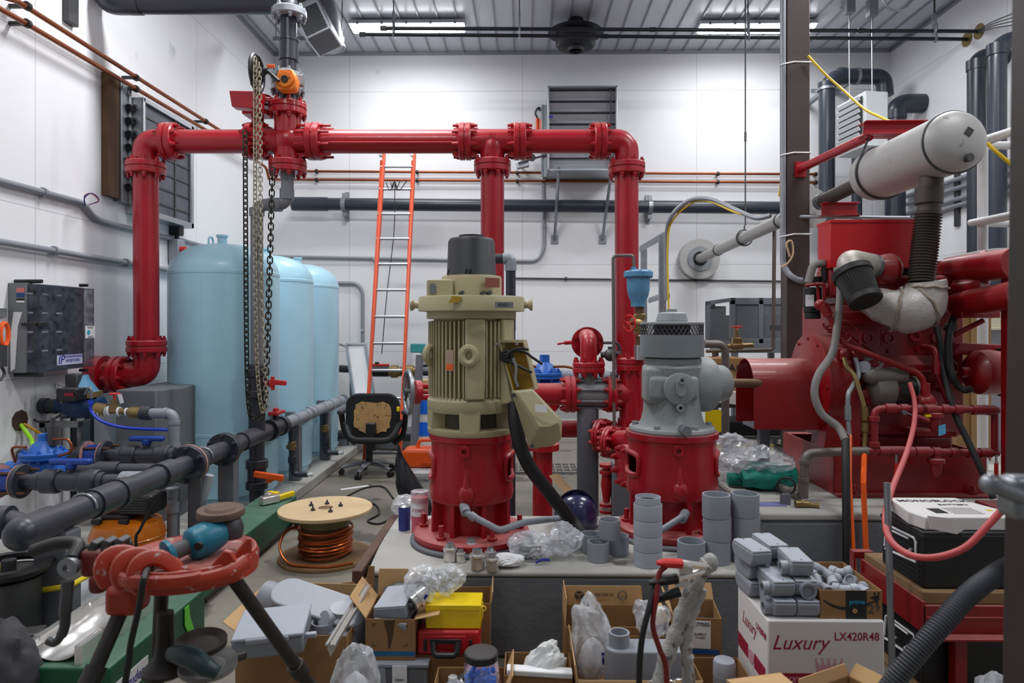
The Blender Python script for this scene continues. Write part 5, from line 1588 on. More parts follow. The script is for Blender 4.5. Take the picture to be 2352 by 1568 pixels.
eb(b,'blanket_seam',mat('blanket_stitching',(150,138,122),.8,var=.2))
bp=smooth_path([e(2117,648,3.84),e(2120,600,3.85),e(2127,540,3.86),e(2133,488,3.86)],12)
pr=[]
L2=sum((bp[i+1]-bp[i]).length for i in range(len(bp)-1))
N=96
pts,rs=[],[]
for k in range(N+1):
 s_=L2*k/N;acc=0
 for i in range(len(bp)-1):
  l=(bp[i+1]-bp[i]).length
  if acc+l>=s_-1e-9:
   pts.append(bp[i]+(bp[i+1]-bp[i])*((s_-acc)/l));break
  acc+=l
 rs.append((.062,.072,.062,.056)[k%4])
eb(MB().tube(pts,rs[:len(pts)],24),'exhaust_bellows',mat('dusty_bellows',(92,86,82),.5,.5,dust=.2),ang=60)
c=e(1864,645,4.2)
eb(MB().cyl(e(1866,650,4.2),e(1866,636,4.2),.055,n=20),'filter_head',BLACK)
eb(MB().cyl(e(1866,718,4.2),e(1866,660,4.2),.052,n=24).cyl(e(1866,732,4.2),e(1866,718,4.2),.047,n=24),'fuel_filter',BLACK,bev=.006)
eb(MB().box(e(1860,690,4.14),(.05,.004,.07)),'filter_label',PAPER)
eb(MB().tube(fillet([e(1850,655,4.12),e(1878,652,4.12),e(1880,690,4.12)],.02,5),.01,8).tube(fillet([e(1872,652,4.1),e(1893,652,4.1),e(1893,690,4.1)],.02,5),.01,8),'fuel_line',REDENG)
eb(MB().box(e(1915,650,4.2),(.14,.2,.18)),'front_cover',bev=.02)
sc=e(2040,885,3.98)
GREYCAST2=mat('grey_starter_casting',(122,120,114),.5,.3,var=.15)
b=MB().lathe([(.03,0),(.09,.03),(.095,.12),(.088,.14)],e(1990,893,3.97),X_,28)
eb(b,'starter_nose',GREYCAST2)
eb(MB().cyl(e(2015,896,3.97),e(2085,896,3.97),.082,n=28).cyl(e(2085,896,3.97),e(2104,896,3.97),.076,n=28),'starter_body',mat('black_starter_body',(44,42,42),.45,.2))
eb(MB().cyl(e(2000,862,3.93),e(2078,862,3.93),.046,n=24).ball(e(2000,862,3.93),.05,20),'starter_solenoid',GREYCAST2)
eb(MB().cyl(e(2092,896,3.97),e(2106,896,3.97),.083,n=28),'starter_end',GREYCAST2)
eb(MB().prism(stadium(.06,.028),e(2056,893,3.97-.084),X_,Z_,.003),'starter_badge',REDENG)
eb(MB().cyl(e(1985,842,3.95),e(1985,842,3.91),.034,n=20),'sender',ALU)
b=MB()
for k in range(4):
 b.tube(smooth_path([e(1985,822+3*k,3.95),e(2008+3*k,822,3.9),e(2022+2*k,838,3.9),e(2005,850+2*k,3.92)],6),.004,6)
eb(b,'wire_harness',STEEL)
al=e(2232,855,3.9)
eb(MB().lathe([(.05,-.02),(.1,0),(.125,.03),(.13,.1),(.12,.16)],al,X_,36).cyl(al-X_*.06,al+X_*.01,.03),'alternator',REDENG)
eb(MB().lathe([(.13,.165),(.14,.17),(.14,.2),(.1,.2)],al,X_,36),'alternator_pulley',BLACK)
eb(MB().prism([(-.1,0),(.18,0),(.2,.06),(-.05,.07)],e(2225,815,3.95),X_,Z_,-.1),'alternator_bracket',bev=.006)
eb(MB().cyl(e(2182,622,4.05),e(2330,604,3.6),.082,n=28).lathe([(.095,0),(.095,.03)],e(2255,614,3.83),V(1,-.9,.1),28),'heat_exchanger',bev=.004)
eb(MB().cyl(e(2195,660,3.95),e(2262,652,3.8),.046,n=24),'exchanger_pipe',bev=.004)
eb(MB().cyl(e(2200,700,3.95),e(2340,676,3.55),.075,n=28),'lower_exchanger',bev=.004)
eb(MB().box(e(2240,722,3.9),(.22,.1,.04)).cyl(e(2190,770,3.95),e(2260,735,3.9),.015),'exchanger_bracket',bev=.006)
eb(MB().tube(smooth_path([e(2170,600,4.2),e(2220,590,4.1),e(2280,580,4.0),e(2330,578,3.95)],6),.024,14),'coolant_hose',HOSEB)
eb(MB().tube(fillet([e(1888,705,3.98),e(1892,700,3.93),e(1935,790,3.9),e(1975,805,3.9),e(2118,860,3.85),e(2126,905,3.85)],.06,6),.017,12),'coolant_pipe')
eb(MB().tube([e(1890,700,3.94),e(1904,725,3.925)],.028,14).ball(e(1884,700,3.96),.032,14),'pipe_sleeve')
eb(MB().cyl(e(2126,880,3.85),e(2126,912,3.85),.024,n=14).ball(e(2125,925,3.87),.058,20),'pump_dome')
for k,pts in enumerate(([(1895,752),(1940,733),(1975,760),(1975,800)],[(1890,742),(1898,758),(1950,750),(1958,780),(1935,785)],[(1900,762),(1942,762),(1936,800)],[(1945,765),(1985,795),(2010,810)])):
 eb(MB().tube(fillet([e(x,y,3.97+.02*k)for x,y in pts],.04,5),.007,8),'injector_line')
eb(MB().tube(fillet([e(2120,797,4.05),e(2150,800,3.95),e(2152,860,3.93),e(2180,925,3.9)],.05,6),.018,12).cyl(e(2152,830,3.935),e(2152,860,3.93),.026,n=14),'water_pipe')
for px,py in((2165,830),(2165,850),(2140,880),(2155,895),(2110,880)):
 q=e(px,py,4.06)
 eb(MB().cyl(q,q-Y_*.05,.016,n=6).ball(q-Y_*.05,.018,10),'fitting')
eb(MB().box(e(2000,905,4.0),(.1,.1,.1)).box(e(1985,905,3.96),(.05,.03,.05)),'starter_bracket',bev=.01)
eb(MB().box2((e(2090,990,4.0).x,3.96,zq(992)),(e(2180,990,4.0).x,4.2,zq(978))),'foot_bracket',bev=.006)
eb(MB().tube(smooth_path([e(2150,745,4.0),e(2160,790,3.95),e(2168,850,3.9),e(2190,940,3.8),e(2222,1010,3.72),e(2250,1070,3.65),e(2282,1145,3.6)],8),.017,10),'battery_cable',RUBBER)
eb(MB().tube(smooth_path([e(2200,705,3.95),e(2180,770,3.9),e(2180,830,3.88),e(2188,862,3.85),e(2196,880,3.85),e(2215,895,3.83),e(2232,892,3.8)],8),.02,10).cyl(e(2170,748,3.95),e(2195,755,3.92),.026),'wiring_loom',RUBBER)
DL=3.78
def l_(px,py):return P(px,py,DL)
LOOP=mat('dark_red_pipe_paint',(138,22,32),.45,dust=.6,var=.15,dustcol=(176,140,136))
eb(MB().tube(fillet([l_(2292,942),l_(2008,938),l_(2008,1034)],.05,6),.02,14),'cooling_pipe',LOOP)
eb(MB().tube(fillet([l_(2292,1040),l_(1990,1035)],.05,6),.02,14).cyl(l_(2285,942),l_(2285,1040),.018),'cooling_pipe',LOOP)
for px,y in((2045,938),(2075,939),(2112,940),(2130,940),(2170,940),(2200,941),(2250,941),(2275,942),(2030,1036),(2060,1036),(2090,1037),(2118,1037),(2150,1038),(2190,1039),(2230,1039),(2262,1040)):
 c=l_(px,y);w=random.choice((.02,.03,.04))
 eb(MB().cyl(c-RX*w,c+RX*w,.028,n=14),'pipe_union',LOOP)
MB().cyl(l_(2008,956),l_(2008,966),.028).cyl(l_(2008,1015),l_(2008,1025),.028).each('pipe_union',LOOP,t)
for px,y,m_0 in((2145,955,LOOP),(2150,1060,LOOP)):
 c=l_(px,y)
 eb(MB().lathe([(.02,.05),(.024,.02),(.045,.016),(.045,-.004),(.03,-.016),(.026,-.06),(.012,-.085),(0,-.09)],c,Z_,20),'regulator',m_0)
a,c=l_(2070,945),l_(2118,962)
b=MB().cyl(a-Y_*.0,a-Y_*.04,.012);b.tube([a-Y_*.035,a-Y_*.035+(c-a)*.4],.014,6,flat=(.4,1));eb(b,'valve_lever',STEEL)
eb(MB().tube([a-Y_*.035+(c-a)*.35,a-Y_*.035+(c-a)*1.1],.02,8,flat=(.7,1)),'red_lever_grip',LOOP)
for px in(2052,2280):
 a=l_(px,1042)-Y_*.03
 eb(MB().tube([a,a-Z_*.05],.014,6,flat=(1,.4)),'valve_lever',STEEL)
 eb(MB().tube([a-Z_*.045,a-Z_*.12],.018,8,flat=(1,.6)),'red_lever_grip',REDH)
eb(MB().prism([(-.02,-.03),(.02,-.025),(.018,.03),(-.02,.025)],l_(2156,985)-Y_*.03,V(1,0,.2).normalized(),Z_,.003),'blue_tag',mat('sky_blue_tag',(90,170,214),.6))
eb(MB().box(l_(2130,953)-Y_*.02,(.05,.02,.014)),'yellow_tag',YELB)
eb(MB().tube(fillet([l_(1992,1035),l_(1849,1040),l_(1845,1112)],.06,7),.024,14).cyl(l_(1848,1056),l_(1848,1064),.03).cyl(l_(1845,1096),l_(1845,1106),.03),'drain_line',GALVD)
solo(MB().cyl(V(l_(1845,1112).x,l_(1845,1112).y,ENGZ+.02),l_(1845,1106),.026,n=14).cyl(V(1.30,4.9,ENGZ+.035),V(l_(1838,1112).x,l_(1838,1112).y,ENGZ+.035),.022,n=14),'floor_drain_pipe',GALVD,'pale pipe lying along the engine plinth below the grey drain elbow','pipe')
q=P(1848,1137,3.66)
solo(MB().cyl(V(q.x-.05,q.y,ENGZ+.02),V(q.x+.02,q.y,ENGZ+.018),.018).cyl(V(q.x-.02,q.y,ENGZ+.022),V(q.x-.012,q.y,ENGZ+.022),.022).cyl(V(q.x+.02,q.y,ENGZ+.015),V(q.x+.07,q.y-.02,ENGZ+.015),.013),'brass_tap',BRASS,'small brass drain cock with yellow ring on the edge of the engine plinth','tap')
eb(MB().tube(smooth_path([e(1939,822,3.93),e(1945,842,3.9),e(1962,862,3.86),e(1975,900,3.83),e(1985,935,3.81)],8),.013,10).cyl(e(1985,935,3.81),e(1987,965,3.81),.019).cyl(e(1988,970,3.81),e(1988,990,3.81),.022).cyl(e(1988,990,3.81),e(1986,1040,3.8),.013),'fuel_hose',BRASS)
eb(MB().tube(smooth_path([e(1965,822,3.93),e(1972,860,3.9),e(1960,884,3.86),e(1949,905,3.84),e(1947,935,3.83)],8),.014,10).cyl(e(1947,932,3.83),e(1948,965,3.82),.019).cyl(e(1948,965,3.82),e(1951,1000,3.8),.013),'return_hose',STEEL)
solo(MB().tube(smooth_path([P(1922,615,4.0),P(1930,660,3.96),P(1923,745,3.9),P(1912,810,3.85),P(1880,860,3.8),P(1871,905,3.78),P(1888,950,3.76),P(1925,980,3.72),P(1942,1010,3.66)],10),.021,12),'ribbed_loom',HOSEB,'grey ribbed cable loom snaking down the flywheel side of the red engine','hose')
solo(MB().tube([P(1942,1000,3.68),P(1943,1100,3.52),V(P(1940,1180,3.5).x,3.5,.3)],.02,12),'black_conduit',RUBBER,'black conduit running down the front of the engine plinth, left of orange ones','conduit')
ORC=mat('orange_conduit',(240,96,20),.45,var=.05)
solo(MB().tube([P(1951,1000,3.7),P(1950,1100,3.53),V(P(1949,1290,3.53).x,3.5,.33)],.014,10),'orange_conduit_tube',ORC,'orange conduit beside the black one in front of the engine plinth','conduit','orange conduits')
solo(MB().tube([P(1985,1045,3.76),P(1983,1110,3.53),V(P(1980,1310,3.53).x,3.5,.25)],.014,10),'orange_conduit_tube',ORC,'orange conduit farther right hanging alone in front of the engine plinth','conduit','orange conduits')
solo(MB().tube(smooth_path([P(2090,880,3.86),P(2100,920,3.78),P(2100,970,3.6),P(2082,1040,3.3),P(2050,1120,3.0),P(2034,1180,2.75),P(2042,1235,2.6),P(2085,1272,2.5),P(2145,1280,2.42),P(2215,1258,2.4),P(2270,1205,2.4),P(2320,1150,2.4)],10),.0125,12),'red_battery_cable',REDCAB,'thick faded red cable looping from the engine starter across the black battery','cable')
# exhaust muffler and pipe
MX,MZ=2.33,2.585
t=thing('exhaust_muffler','large pale dented exhaust muffler drum hung above the red engine','muffler',(MX,4.2,MZ-.16))
MR=.165
y0,y1=3.72,4.55
dome=[(MR*math.cos(a),-.09*math.sin(a))for a in[R(90-9*k)for k in range(11)]]
prof=[(max(r,0),y0+z)for r,z in dome]+[(MR,y1)]+[(max(0,MR*math.cos(R(9*k))),y1+.09*math.sin(R(9*k)))for k in range(1,11)]
b=MB().lathe(prof,(MX,0,MZ),Y_,56)
b.build('drum',MUF,t)
for yy in(y0+.005,y1-.09):
 MB().torus((MX,yy,MZ),Y_,MR+.002,.007,48,8).build('band',STEELD,t)
q=V(MX+.02,y0-.088,MZ+.03)
MB().box(q,(.035,.012,.04),Matrix.Rotation(R(35),3,'Y')).build('dark_patch',STEELD,t)
MB().cyl((MX+.02,y0-.02,MZ-.1),(MX+.03,y0-.09,MZ-.105),.022).cyl((MX+.02,y0-.02,MZ-.1),(MX+.02,y0-.05,MZ-.1),.034).build('drain_plug',STEELD,t)
bx_,by_=P(2133,488,3.86).x,P(2133,488,3.86).y
MB().tube([(bx_,by_,P(2133,492,3.86).z),(bx_+.02,by_,MZ-.12)],.06,24).cyl((bx_,by_,P(2133,468,3.86).z),(bx_+.004,by_,P(2133,430,3.86).z),.072,n=28).build('inlet_pipe',mat('brown_exhaust_pipe',(74,66,62),.55,.3,dust=.2),t)
MB().cyl((MX,y1+.05,MZ),(MX+.02,5.4,MZ-.02),.052,n=24).build('tail_pipe',MATS['brown_exhaust_pipe'],t)
MB().cyl((MX+.02,5.35,MZ-.02),(MX+.02,5.42,MZ-.02),.065,n=24).build('clamp',STEEL,t)
xw=onY(1600,597,YB)
e0=V(MX+.02,5.4,MZ-.02);e1=V(xw.x,YB-.12,xw.z)
b=MB().cyl(e0+(e1-e0)*.05,e1,.062,n=28)
b.build('wrapped_pipe',MUF,t)
for k in(.1,.22,.5,.75):
 c=e0+(e1-e0)*k
 MB().cyl(c-(e1-e0).normalized()*.012,c+(e1-e0).normalized()*.012,.07,n=28).build('band',STEELD,t)
c=e0+(e1-e0)*.06
MB().cyl(c,c+(e1-e0).normalized()*.015,.17,n=32).build('insulation_disc',MUF,t)
c=e0+(e1-e0)*.49
MB().torus(c,(e1-e0),.085,.008,24,6).cyl(c+Z_*.085,c+Z_*.13,.008).build('hanger_loop',STEELD,t)
hx=P(1995,320,4.45)
MB().tube([V(hx.x,4.45,MZ+.26)]+[V(MX+(MR+.008)*math.cos(a),4.45,MZ+(MR+.008)*math.sin(a))for a in[R(165+10*k)for k in range(22)]],.008,8).build('hanger_strap',STEELD,t)
t=thing('hanger_beam','red painted channel beam with a slanting red tube strut to the brown column','beam',P(2030,300,4.45))
a,c=P(1972,302,4.45),P(2110,302,4.45)
zc=a.z
b=MB().box2((a.x,4.42,zc-.045),(c.x,4.43,zc+.045));b.box2((a.x,4.38,zc+.037),(c.x,4.5,zc+.045));b.box2((a.x,4.38,zc-.045),(c.x,4.5,zc-.037))
b.build('channel',RED,t,bev=.003)
MB().cyl(V(COLX,COLY-.08,P(1832,388,5.4).z),V(a.x+.05,4.45,zc-.04),.032,n=20).build('strut',RED,t)
q=P(1995,310,4.37)
MB().cyl(q,q+Y_*.05,.014,n=6).build('bolt',RED,t)
MB().box2((COLX-.03,COLY-.1,P(1832,388,5.4).z-.06),(COLX+.05,COLY-.071,P(1832,388,5.4).z+.06)).build('end_plate',RED,t)
q=P(1890,478,5.15)
solo(MB().box2((COLX+.09,5.25,q.z-.05),(COLX+.36,5.26,q.z+.05)).box2((COLX+.09,5.2,q.z+.042),(COLX+.36,5.3,q.z+.05)).box2((COLX+.09,5.2,q.z-.05),(COLX+.36,5.3,q.z-.042)),'bracket_arm',RED,'short red bracket arm bolted to the right side of the brown column','bracket',bev=.003)
q=P(1800,300,5.4)
t=thing('column_conduit','grey conduit strapped down the left face of the brown column','conduit',(COLX-.12,COLY-.05,P(1800,640,5.4).z))
zz=P(1800,625,5.4).z
MB().tube(fillet([(COLX-.115,COLY-.05,ZC),(COLX-.115,COLY-.05,zz+.05),(COLX-.06,COLY-.12,zz-.06),(COLX+.1,COLY-.13,zz-.08)],.1,7),.024,12).build('conduit',CONDUIT,t)
for y in(143,352,540):
 z=P(1800,y,5.4).z
 b=MB()
 b.tube([(COLX-.145,COLY-.06,z-.01),(COLX-.12,COLY-.082,z-.005),(COLX-.04,COLY-.082,z+.012),(COLX+.098,COLY-.074,z+.012),(COLX+.1,COLY+.05,z+.012)],.006,6)
 b.build('wire_tie',PAPER,t)
q=P(1812,590,5.4)
solo(MB().tube(smooth_path([q+V(0,-.02,.0),q+V(-.03,-.03,.1),q+V(.01,-.03,.12),q+V(.02,-.03,.02),q+V(-.02,-.03,-.05),q+V(-.07,-.03,-.08)],6),.008,6),'rope_knot',WOOD,'frayed pale rope end tied to the column conduit','rope')
solo(MB().tube(smooth_path([P(1856,128,5.35),P(1895,170,5.3),P(1940,210,5.2),P(1985,250,5.0),P(2020,268,4.8),P(2060,286,4.5)],8),.0095,10),'yellow_air_cord',MATS['yellow_cord_jacket'],'yellow cord sagging from the brown column to the red muffler beam','cord')
solo(MB().tube(smooth_path([P(2246,320,4.3),P(2268,330,4.28),P(2290,350,4.25),P(2336,388,4.22)],8),.012,10),'yellow_air_cord',MATS['yellow_cord_jacket'],'short piece of yellow cord right of the muffler drum','cord')
solo(MB().tube(smooth_path([P(1797,350,5.5),P(1796,400,5.5),P(1790,450,5.5)],6),.01,8),'yellow_tail',MATS['yellow_cord_jacket'],'yellow cord end hanging beside the left face of the brown column','cord')
solo(MB().tube([P(1790,497,5.55),P(1900,498,5.3),P(2090,500,5.0)],.013,10),'thin_grey_conduit',CONDUIT,'thin straight conduit running right from the brown column above red control box','conduit')
a=P(1780,640,6.6)
t=thing('brown_vent_pipe','thin brown pipe standing beside the column and turning left at its foot','pipe',(a.x,a.y,P(1776,800,6.6).z))
MB().tube(fillet([P(1779,500,6.6),P(1776,803,6.6),P(1622,806,6.6)],.03,6),.018,10).build('pipe',mat('brown_pipe_paint',(84,70,62),.5),t)
MB().box(P(1795,753,6.5),(.22,.02,.05)).build('strap',STEELD,t)
b=MB().cyl(P(1640,806,6.6),V(P(1640,806,6.6).x,P(1640,806,6.6).y,0),.016)
b.build('leg',MATS['brown_pipe_paint'],t)
# unit heater and vent pipes in the right corner
t=thing('unit_heater','white louvred unit heater hung from ceiling in the right corner','heater',P(1975,330,8.0))
f0,f1,f2=P(1922,300,7.6),P(1988,300,7.6),P(2032,300,8.0)
ztop,zbot=P(1988,208,7.6).z,P(1988,335,7.6).z
u=(f1-P(1922,300,8.15));u.z=0;L1=u.length;u.normalize()
nx_=V(u.y,-u.x,0)
o=f1 .copy();o.z=zbot
dpt=.27
b=MB().prism([(0,0),(-L1,0),(-L1,dpt),(0,dpt)],o,u,-nx_,(ztop-zbot))
for v in b.v:pass
b.build('casing',mat('off_white_enamel',(214,218,220),.45),t,bev=.012)
b=MB();c_=MB()
for k in range(8):
 z=zbot+.06+(ztop-zbot-.14)*k/7
 b.prism([(-L1+.05,0),(-.06,0),(-.06,.045),(-L1+.05,.045)],V(o.x,o.y,z)+nx_*.02,u,(Z_*.8+nx_*.5).normalized(),.008)
b.build('louvre',WHITE,t,smooth=False)
MB().prism([(-L1+.04,.03),(-.05,.03),(-.05,ztop-zbot-.04),(-L1+.04,ztop-zbot-.04)],o+nx_*.004,u,Z_,.003).build('dark_opening',BLACK,t)
e0=f1+(f2-f1)*.4;e0 .z=ztop-.08
MB().cyl(e0+V(.02,.1,0),e0+V(-.02,-.08,0),.04).build('flue_stub',BLACK,t)
for px,py,d in((1951,220,8.0),(2003,200,7.9)):
 a=P(px,py,d);MB().cyl(V(a.x,a.y,ztop-.03),(a.x,a.y,ZC),.007,n=8).build('rod',STEEL,t)
 MB().box((a.x,a.y,ZC-.18 if px>1960 else ZC-.1),(.1,.1,.2)).build('spring_hanger',CONDUIT,t,bev=.006)
a,c=P(1935,100,8.2),P(2018,32,6.9)
MB().tube([V(a.x,a.y,ZC-.03),V(c.x,c.y,ZC-.03)],.03,4).build('ceiling_rail',STEELD,t)
def vent(pts,r,label,socks=(),fr=.25,m=PVCD):
 t=thing('vent_pipe',label,'pipe',pts[0],'dark plastic vent pipes')
 MB().tube(fillet(pts,fr,9),r,26).build('pipe',m,t)
 for a,c in socks:
  MB().cyl(a,c,r*1.1,n=26).build('socket',m,t)
 return t
d=8.9
t=vent([V(P(1899,470,d).x,P(1899,470,d).y,0),P(1899,175,d),P(2030,176,d),P(2030,176,d)+V(.02,.0,-.25)],.1,'dark plastic vent pipe rising along back wall and turning right near the corner',[(P(1899,205,d),P(1899,190,d)),(P(1940,175,d),P(1925,175,d))])
MB().ring(P(1899,208,d),P(1899,202,d),.112,.1).box(P(1899,205,d)+V(0,.06,0),(.36,.02,.05)).box(P(1899,205,d)+V(0,.35,0),(.06,.62,.05)).build('clamp',STEEL,t)
c=P(1968,175,d)
MB().ring(c-X_*.02,c+X_*.02,.112,.1).box(c+V(0,.35,-.0),(.05,.66,.06)).build('clamp',STEEL,t)
d=8.75
e1=P(2062,238,d)
t=vent([V(P(2056,500,d).x,P(2056,500,d).y,0),P(2056,238,d),V(XR-.01,P(2056,238,d).y,P(2056,238,d).z)],.12,'thick dark vent pipe with a wide elbow entering the right wall',[(P(2056,275,d),P(2056,255,d))],.2)
d=8.7
vent([V(P(1968,500,d).x,P(1968,500,d).y,0),P(1968,330,d)],.062,'thinner dark pipe standing behind the red muffler strut')
d=7.25
q=P(2243,130,d)
vent([V(q.x,q.y,0),q,V(XR-.01,q.y,q.z)],.088,'left one of two dark vent pipes standing by the right wall',[(P(2243,128,d)-Z_*.05,P(2243,140,d)-Z_*.1)],.2)
d=6.6
q=P(2290,92,d)
vent([V(q.x,q.y,0),q,V(XR-.01,q.y,q.z)],.082,'right one of two dark vent pipes standing by the right wall',[(P(2290,90,d)-Z_*.05,P(2290,104,d)-Z_*.1)],.2)
b=MB()
for k in range(4):
 b.tube(smooth_path([onX(2246,70+2*k,XR-.05),P(2280,50+5*k,7.0),P(2330,30+9*k,6.5)],6),.006,6)
solo(b,'cable_bundle',STEELD,'bundle of thin grey cables at the overhead pipe ends on the right wall','cable')
for k,(ya,yb_)in enumerate(((452,402),(470,424),(492,478),(505,496))):
 a,c=onX(2078,ya,XR-.05),onX(2300,yb_-14,XR-.05)
 c.z=a.z
 t=wall_pipe('side_conduit',[a,V(XR-.05,5.0,a.z)],.028,CONDUIT,('highest','second highest','third','lowest')[k]+' of the four grey conduits along the right wall behind the muffler','conduit',[(XR-.05,7.6,a.z)],'right wall conduits',STEELD,wall='r')
a=onX(2190,500,XR-.06)
solo(MB().box2((XR-.03,a.y-.04,a.z-.1),(XR,a.y+.04,a.z+.9)),'conduit_strut',STEELD,'dark vertical strut holding the conduits on the right wall','strut')
t=thing('white_pipe_rack','white painted pipe rack between muffler drum and dark near column','rack',(P(2258,600,4.6).x,4.6,ENGZ))
WP=mat('white_pipe_paint',(206,206,206),.45,var=.05)
a=P(2257,338,4.6)
MB().cyl(V(a.x,a.y,ENGZ),P(2257,322,4.6),.032,n=18).build('upright',WP,t)
MB().cyl(P(2250,332,4.6),P(2340,296,4.2),.026,n=16).ball(P(2250,332,4.6),.034).build('rail',WP,t)
MB().cyl(P(2252,334,4.65),P(2340,334,4.7),.028,n=16).build('rail',WP,t)
MB().cyl(P(2252,510,4.6),P(2345,490,4.2),.028,n=16).ball(P(2252,510,4.6),.034).build('rail',WP,t)
MB().cyl(P(2252,512,4.65),P(2340,514,4.7),.026,n=16).build('rail',WP,t)
q=P(2275,720,5.4)
t=thing('beige_stand','cream steel pedestal with base plate behind the engine alternator','stand',(q.x,q.y,0))
b=MB().box2((q.x-.1,q.y-.05,P(2275,752,5.4).z),(q.x+.3,q.y+.3,P(2275,690,5.4).z)).box2((q.x-.14,q.y-.1,P(2275,758,5.4).z),(q.x+.34,q.y+.34,P(2275,752,5.4).z))
b.build('plate',mat('cream_paint',(206,200,176),.5),t,bev=.004)
MB().box2((q.x,q.y,0),(q.x+.12,q.y+.2,P(2275,758,5.4).z)).build('post',CONDUIT,t)
q=P(2225,1000,4.98)
t=thing('tan_cabinet','tan wooden cabinet glimpsed behind the right end of the red engine','cabinet',(q.x,q.y,ENGZ))
MB().box2((P(2185,700,5.0).x,4.98,ENGZ),(P(2262,700,5.0).x,5.2,P(2225,700,4.98).z)).build('body',CARD,t,bev=.006)
MB().box2((P(2218,700,4.98).x,4.965,ENGZ+.05),(P(2250,700,4.98).x,4.98,P(2225,720,4.98).z)).build('door',mat('tan_board',(150,118,76),.7),t,bev=.003)
# perforated cabinets and cart behind the drive shaft
DC=7.2
t=thing('mesh_cabinet','grey equipment cabinet with perforated sides and an open door behind the gear pump','cabinet',(P(1730,800,DC).x,DC+.4,0))
x0,x1=P(1676,700,DC).x,P(1740,700,DC).x
zt,zb_=P(1700,684,DC).z,P(1700,788,DC).z
CAB=mat('dark_grey_cabinet',(104,108,114),.5,.2,var=.1)
b=MB()
x2=P(1812,700,DC+.3).x
b.box2((x0,DC,zb_-.1),(x2,DC+.8,zb_));b.box2((x0,DC,zt-.02),(x2,DC+.8,zt));
for x,y in((x0,DC),(x1,DC),(x2-.05,DC),(x0,DC+.75),(x2-.05,DC+.75)):
 b.box2((x,y,zb_),(x+.05,y+.05,zt))
b.box2((x0,DC,zt-.07),(x2,DC+.03,zt-.02));b.box2((x0,DC,zb_),(x2,DC+.03,zb_+.05))
b.build('frame',CAB,t,bev=.004)
def perf(o,ux,w,h_,name):
 b=MB();n1=26;n2=16
 for i in range(n1+1):
  for s in(-1,1):
   pass
 st=w/22
 k=-int(h_/st)-1
 while k*st<w:
  for s in(0,1):
   u0,u1=k*st,k*st+h_
   a0,a1=max(0,u0),min(w,u1)
   if a1-a0>1e-4:
    z0_,z1_=(a0-u0),(a1-u0)
    if s:z0_,z1_=h_-z0_,h_-z1_
    b.tube([o+ux*a0+Z_*z0_,o+ux*a1+Z_*z1_],.0045,4)
  k+=1
 return b.build(name,CAB,t,smooth=False)
perf(V(x0+.05,DC+.015,zb_+.05),X_,x1-x0-.05,zt-zb_-.12,'mesh_panel')
perf(V(x1+.05,DC+.015,zb_+.05),X_,x2-x1-.1,zt-zb_-.12,'mesh_panel')
a,c=P(1620,700,DC-.1),P(1676,700,DC)
du=(c-a);du.z=0;W=du.length;du.normalize()
perf(V(a.x,a.y,zb_+.03),du,W-.05,zt-zb_-.12,'open_door')
b=MB()
b.prism([(0,zb_-.02),(.04,zb_-.02),(.04,zt-.04),(0,zt-.04)],V(a.x,a.y,0),du,Z_,.03).prism([(0,zt-.08),(W,zt-.04),(W,zt-.0),(0,zt-.04)],V(a.x,a.y,0),du,Z_,.03).prism([(0,zb_-.02),(W,zb_-.02),(W,zb_+.03),(0,zb_+.03)],V(a.x,a.y,0),du,Z_,.03)
b.build('door_frame',CAB,t)
MB().box2((x0+.1,DC+.3,zb_),(x2-.1,DC+.7,zb_+.3)).build('inner_unit',STEELD,t,bev=.01)
b=MB()
for x,y in((x0+.02,DC),(x2-.08,DC),(x0+.02,DC+.72),(x2-.08,DC+.72)):
 b=MB().box2((x,y,0),(x+.06,y+.06,zb_-.1));b.build('leg',CAB,t)
d=5.9
t=thing('hose_bib_pipe','bare pipe with red-wheeled valve standing between gear pump and mesh cabinet','pipe',(P(1666,900,d).x,P(1666,900,d).y,0))
MB().tube(fillet([P(1618,790,d),P(1666,790,d),V(P(1666,1000,d).x,P(1666,1000,d).y,.02)],.08,7),.034,16).build('pipe',GALVD,t)
MB().cyl(P(1670,795,d),P(1730,792,d),.02).cyl(P(1680,794,d),P(1705,793,d),.035).cyl(P(1692,793,d),P(1692,755,d),.02).box(P(1692,783,d),(.08,.06,.06)).build('valve_body',BRASS,t,bev=.005)
MB().torus(P(1692,750,d),Z_,.04,.008,16,6).cyl(P(1692,757,d),P(1692,748,d),.01).build('wheel',REDH,t)
MB().cyl(P(1668,1035,d-.3),P(1720,1052,d-.8),.024).build('lower_pipe',PVC40,t)
d=6.3
t=thing('tool_cart','dark steel shelf cart with yellow hazard panels behind the shaft guard','cart',(P(1730,1000,d).x,d,0))
xa,xb=P(1622,900,d).x,P(1835,900,d).x
ys=d
for y in(928,1000):
 z=P(1700,y,d).z
 MB().box2((xa,ys,z-.03),(xb,ys+.6,z)).build('shelf',STEELD,t,bev=.004)
for x in(xa,xb-.05,(xa+xb)/2+.06):
 for y in(ys,ys+.55):
  MB().box2((x,y,0),(x+.05,y+.05,P(1700,925,d).z)).build('leg',CAB,t)
z1_,z2_=P(1640,940,d).z,P(1640,990,d).z
b=MB().box2((xa-.02,ys-.02,z2_),(P(1662,900,d).x,ys-.008,z1_));b.build('yellow_panel',YELB,t)
b=MB()
zl,zh=P(1640,1060,d).z,P(1640,1018,d).z
x=P(1640,900,d).x
for k in range(4):
 MB().box2((x+k*.2,ys-.02,zl),(x+k*.2+.13,ys-.008,zh)).build('yellow_stripe',YELB,t)
MB().box2((x-.05,ys-.01,zl),(x+.85,ys,zh)).build('black_panel',BLACK,t)
q=P(1745,950,d)
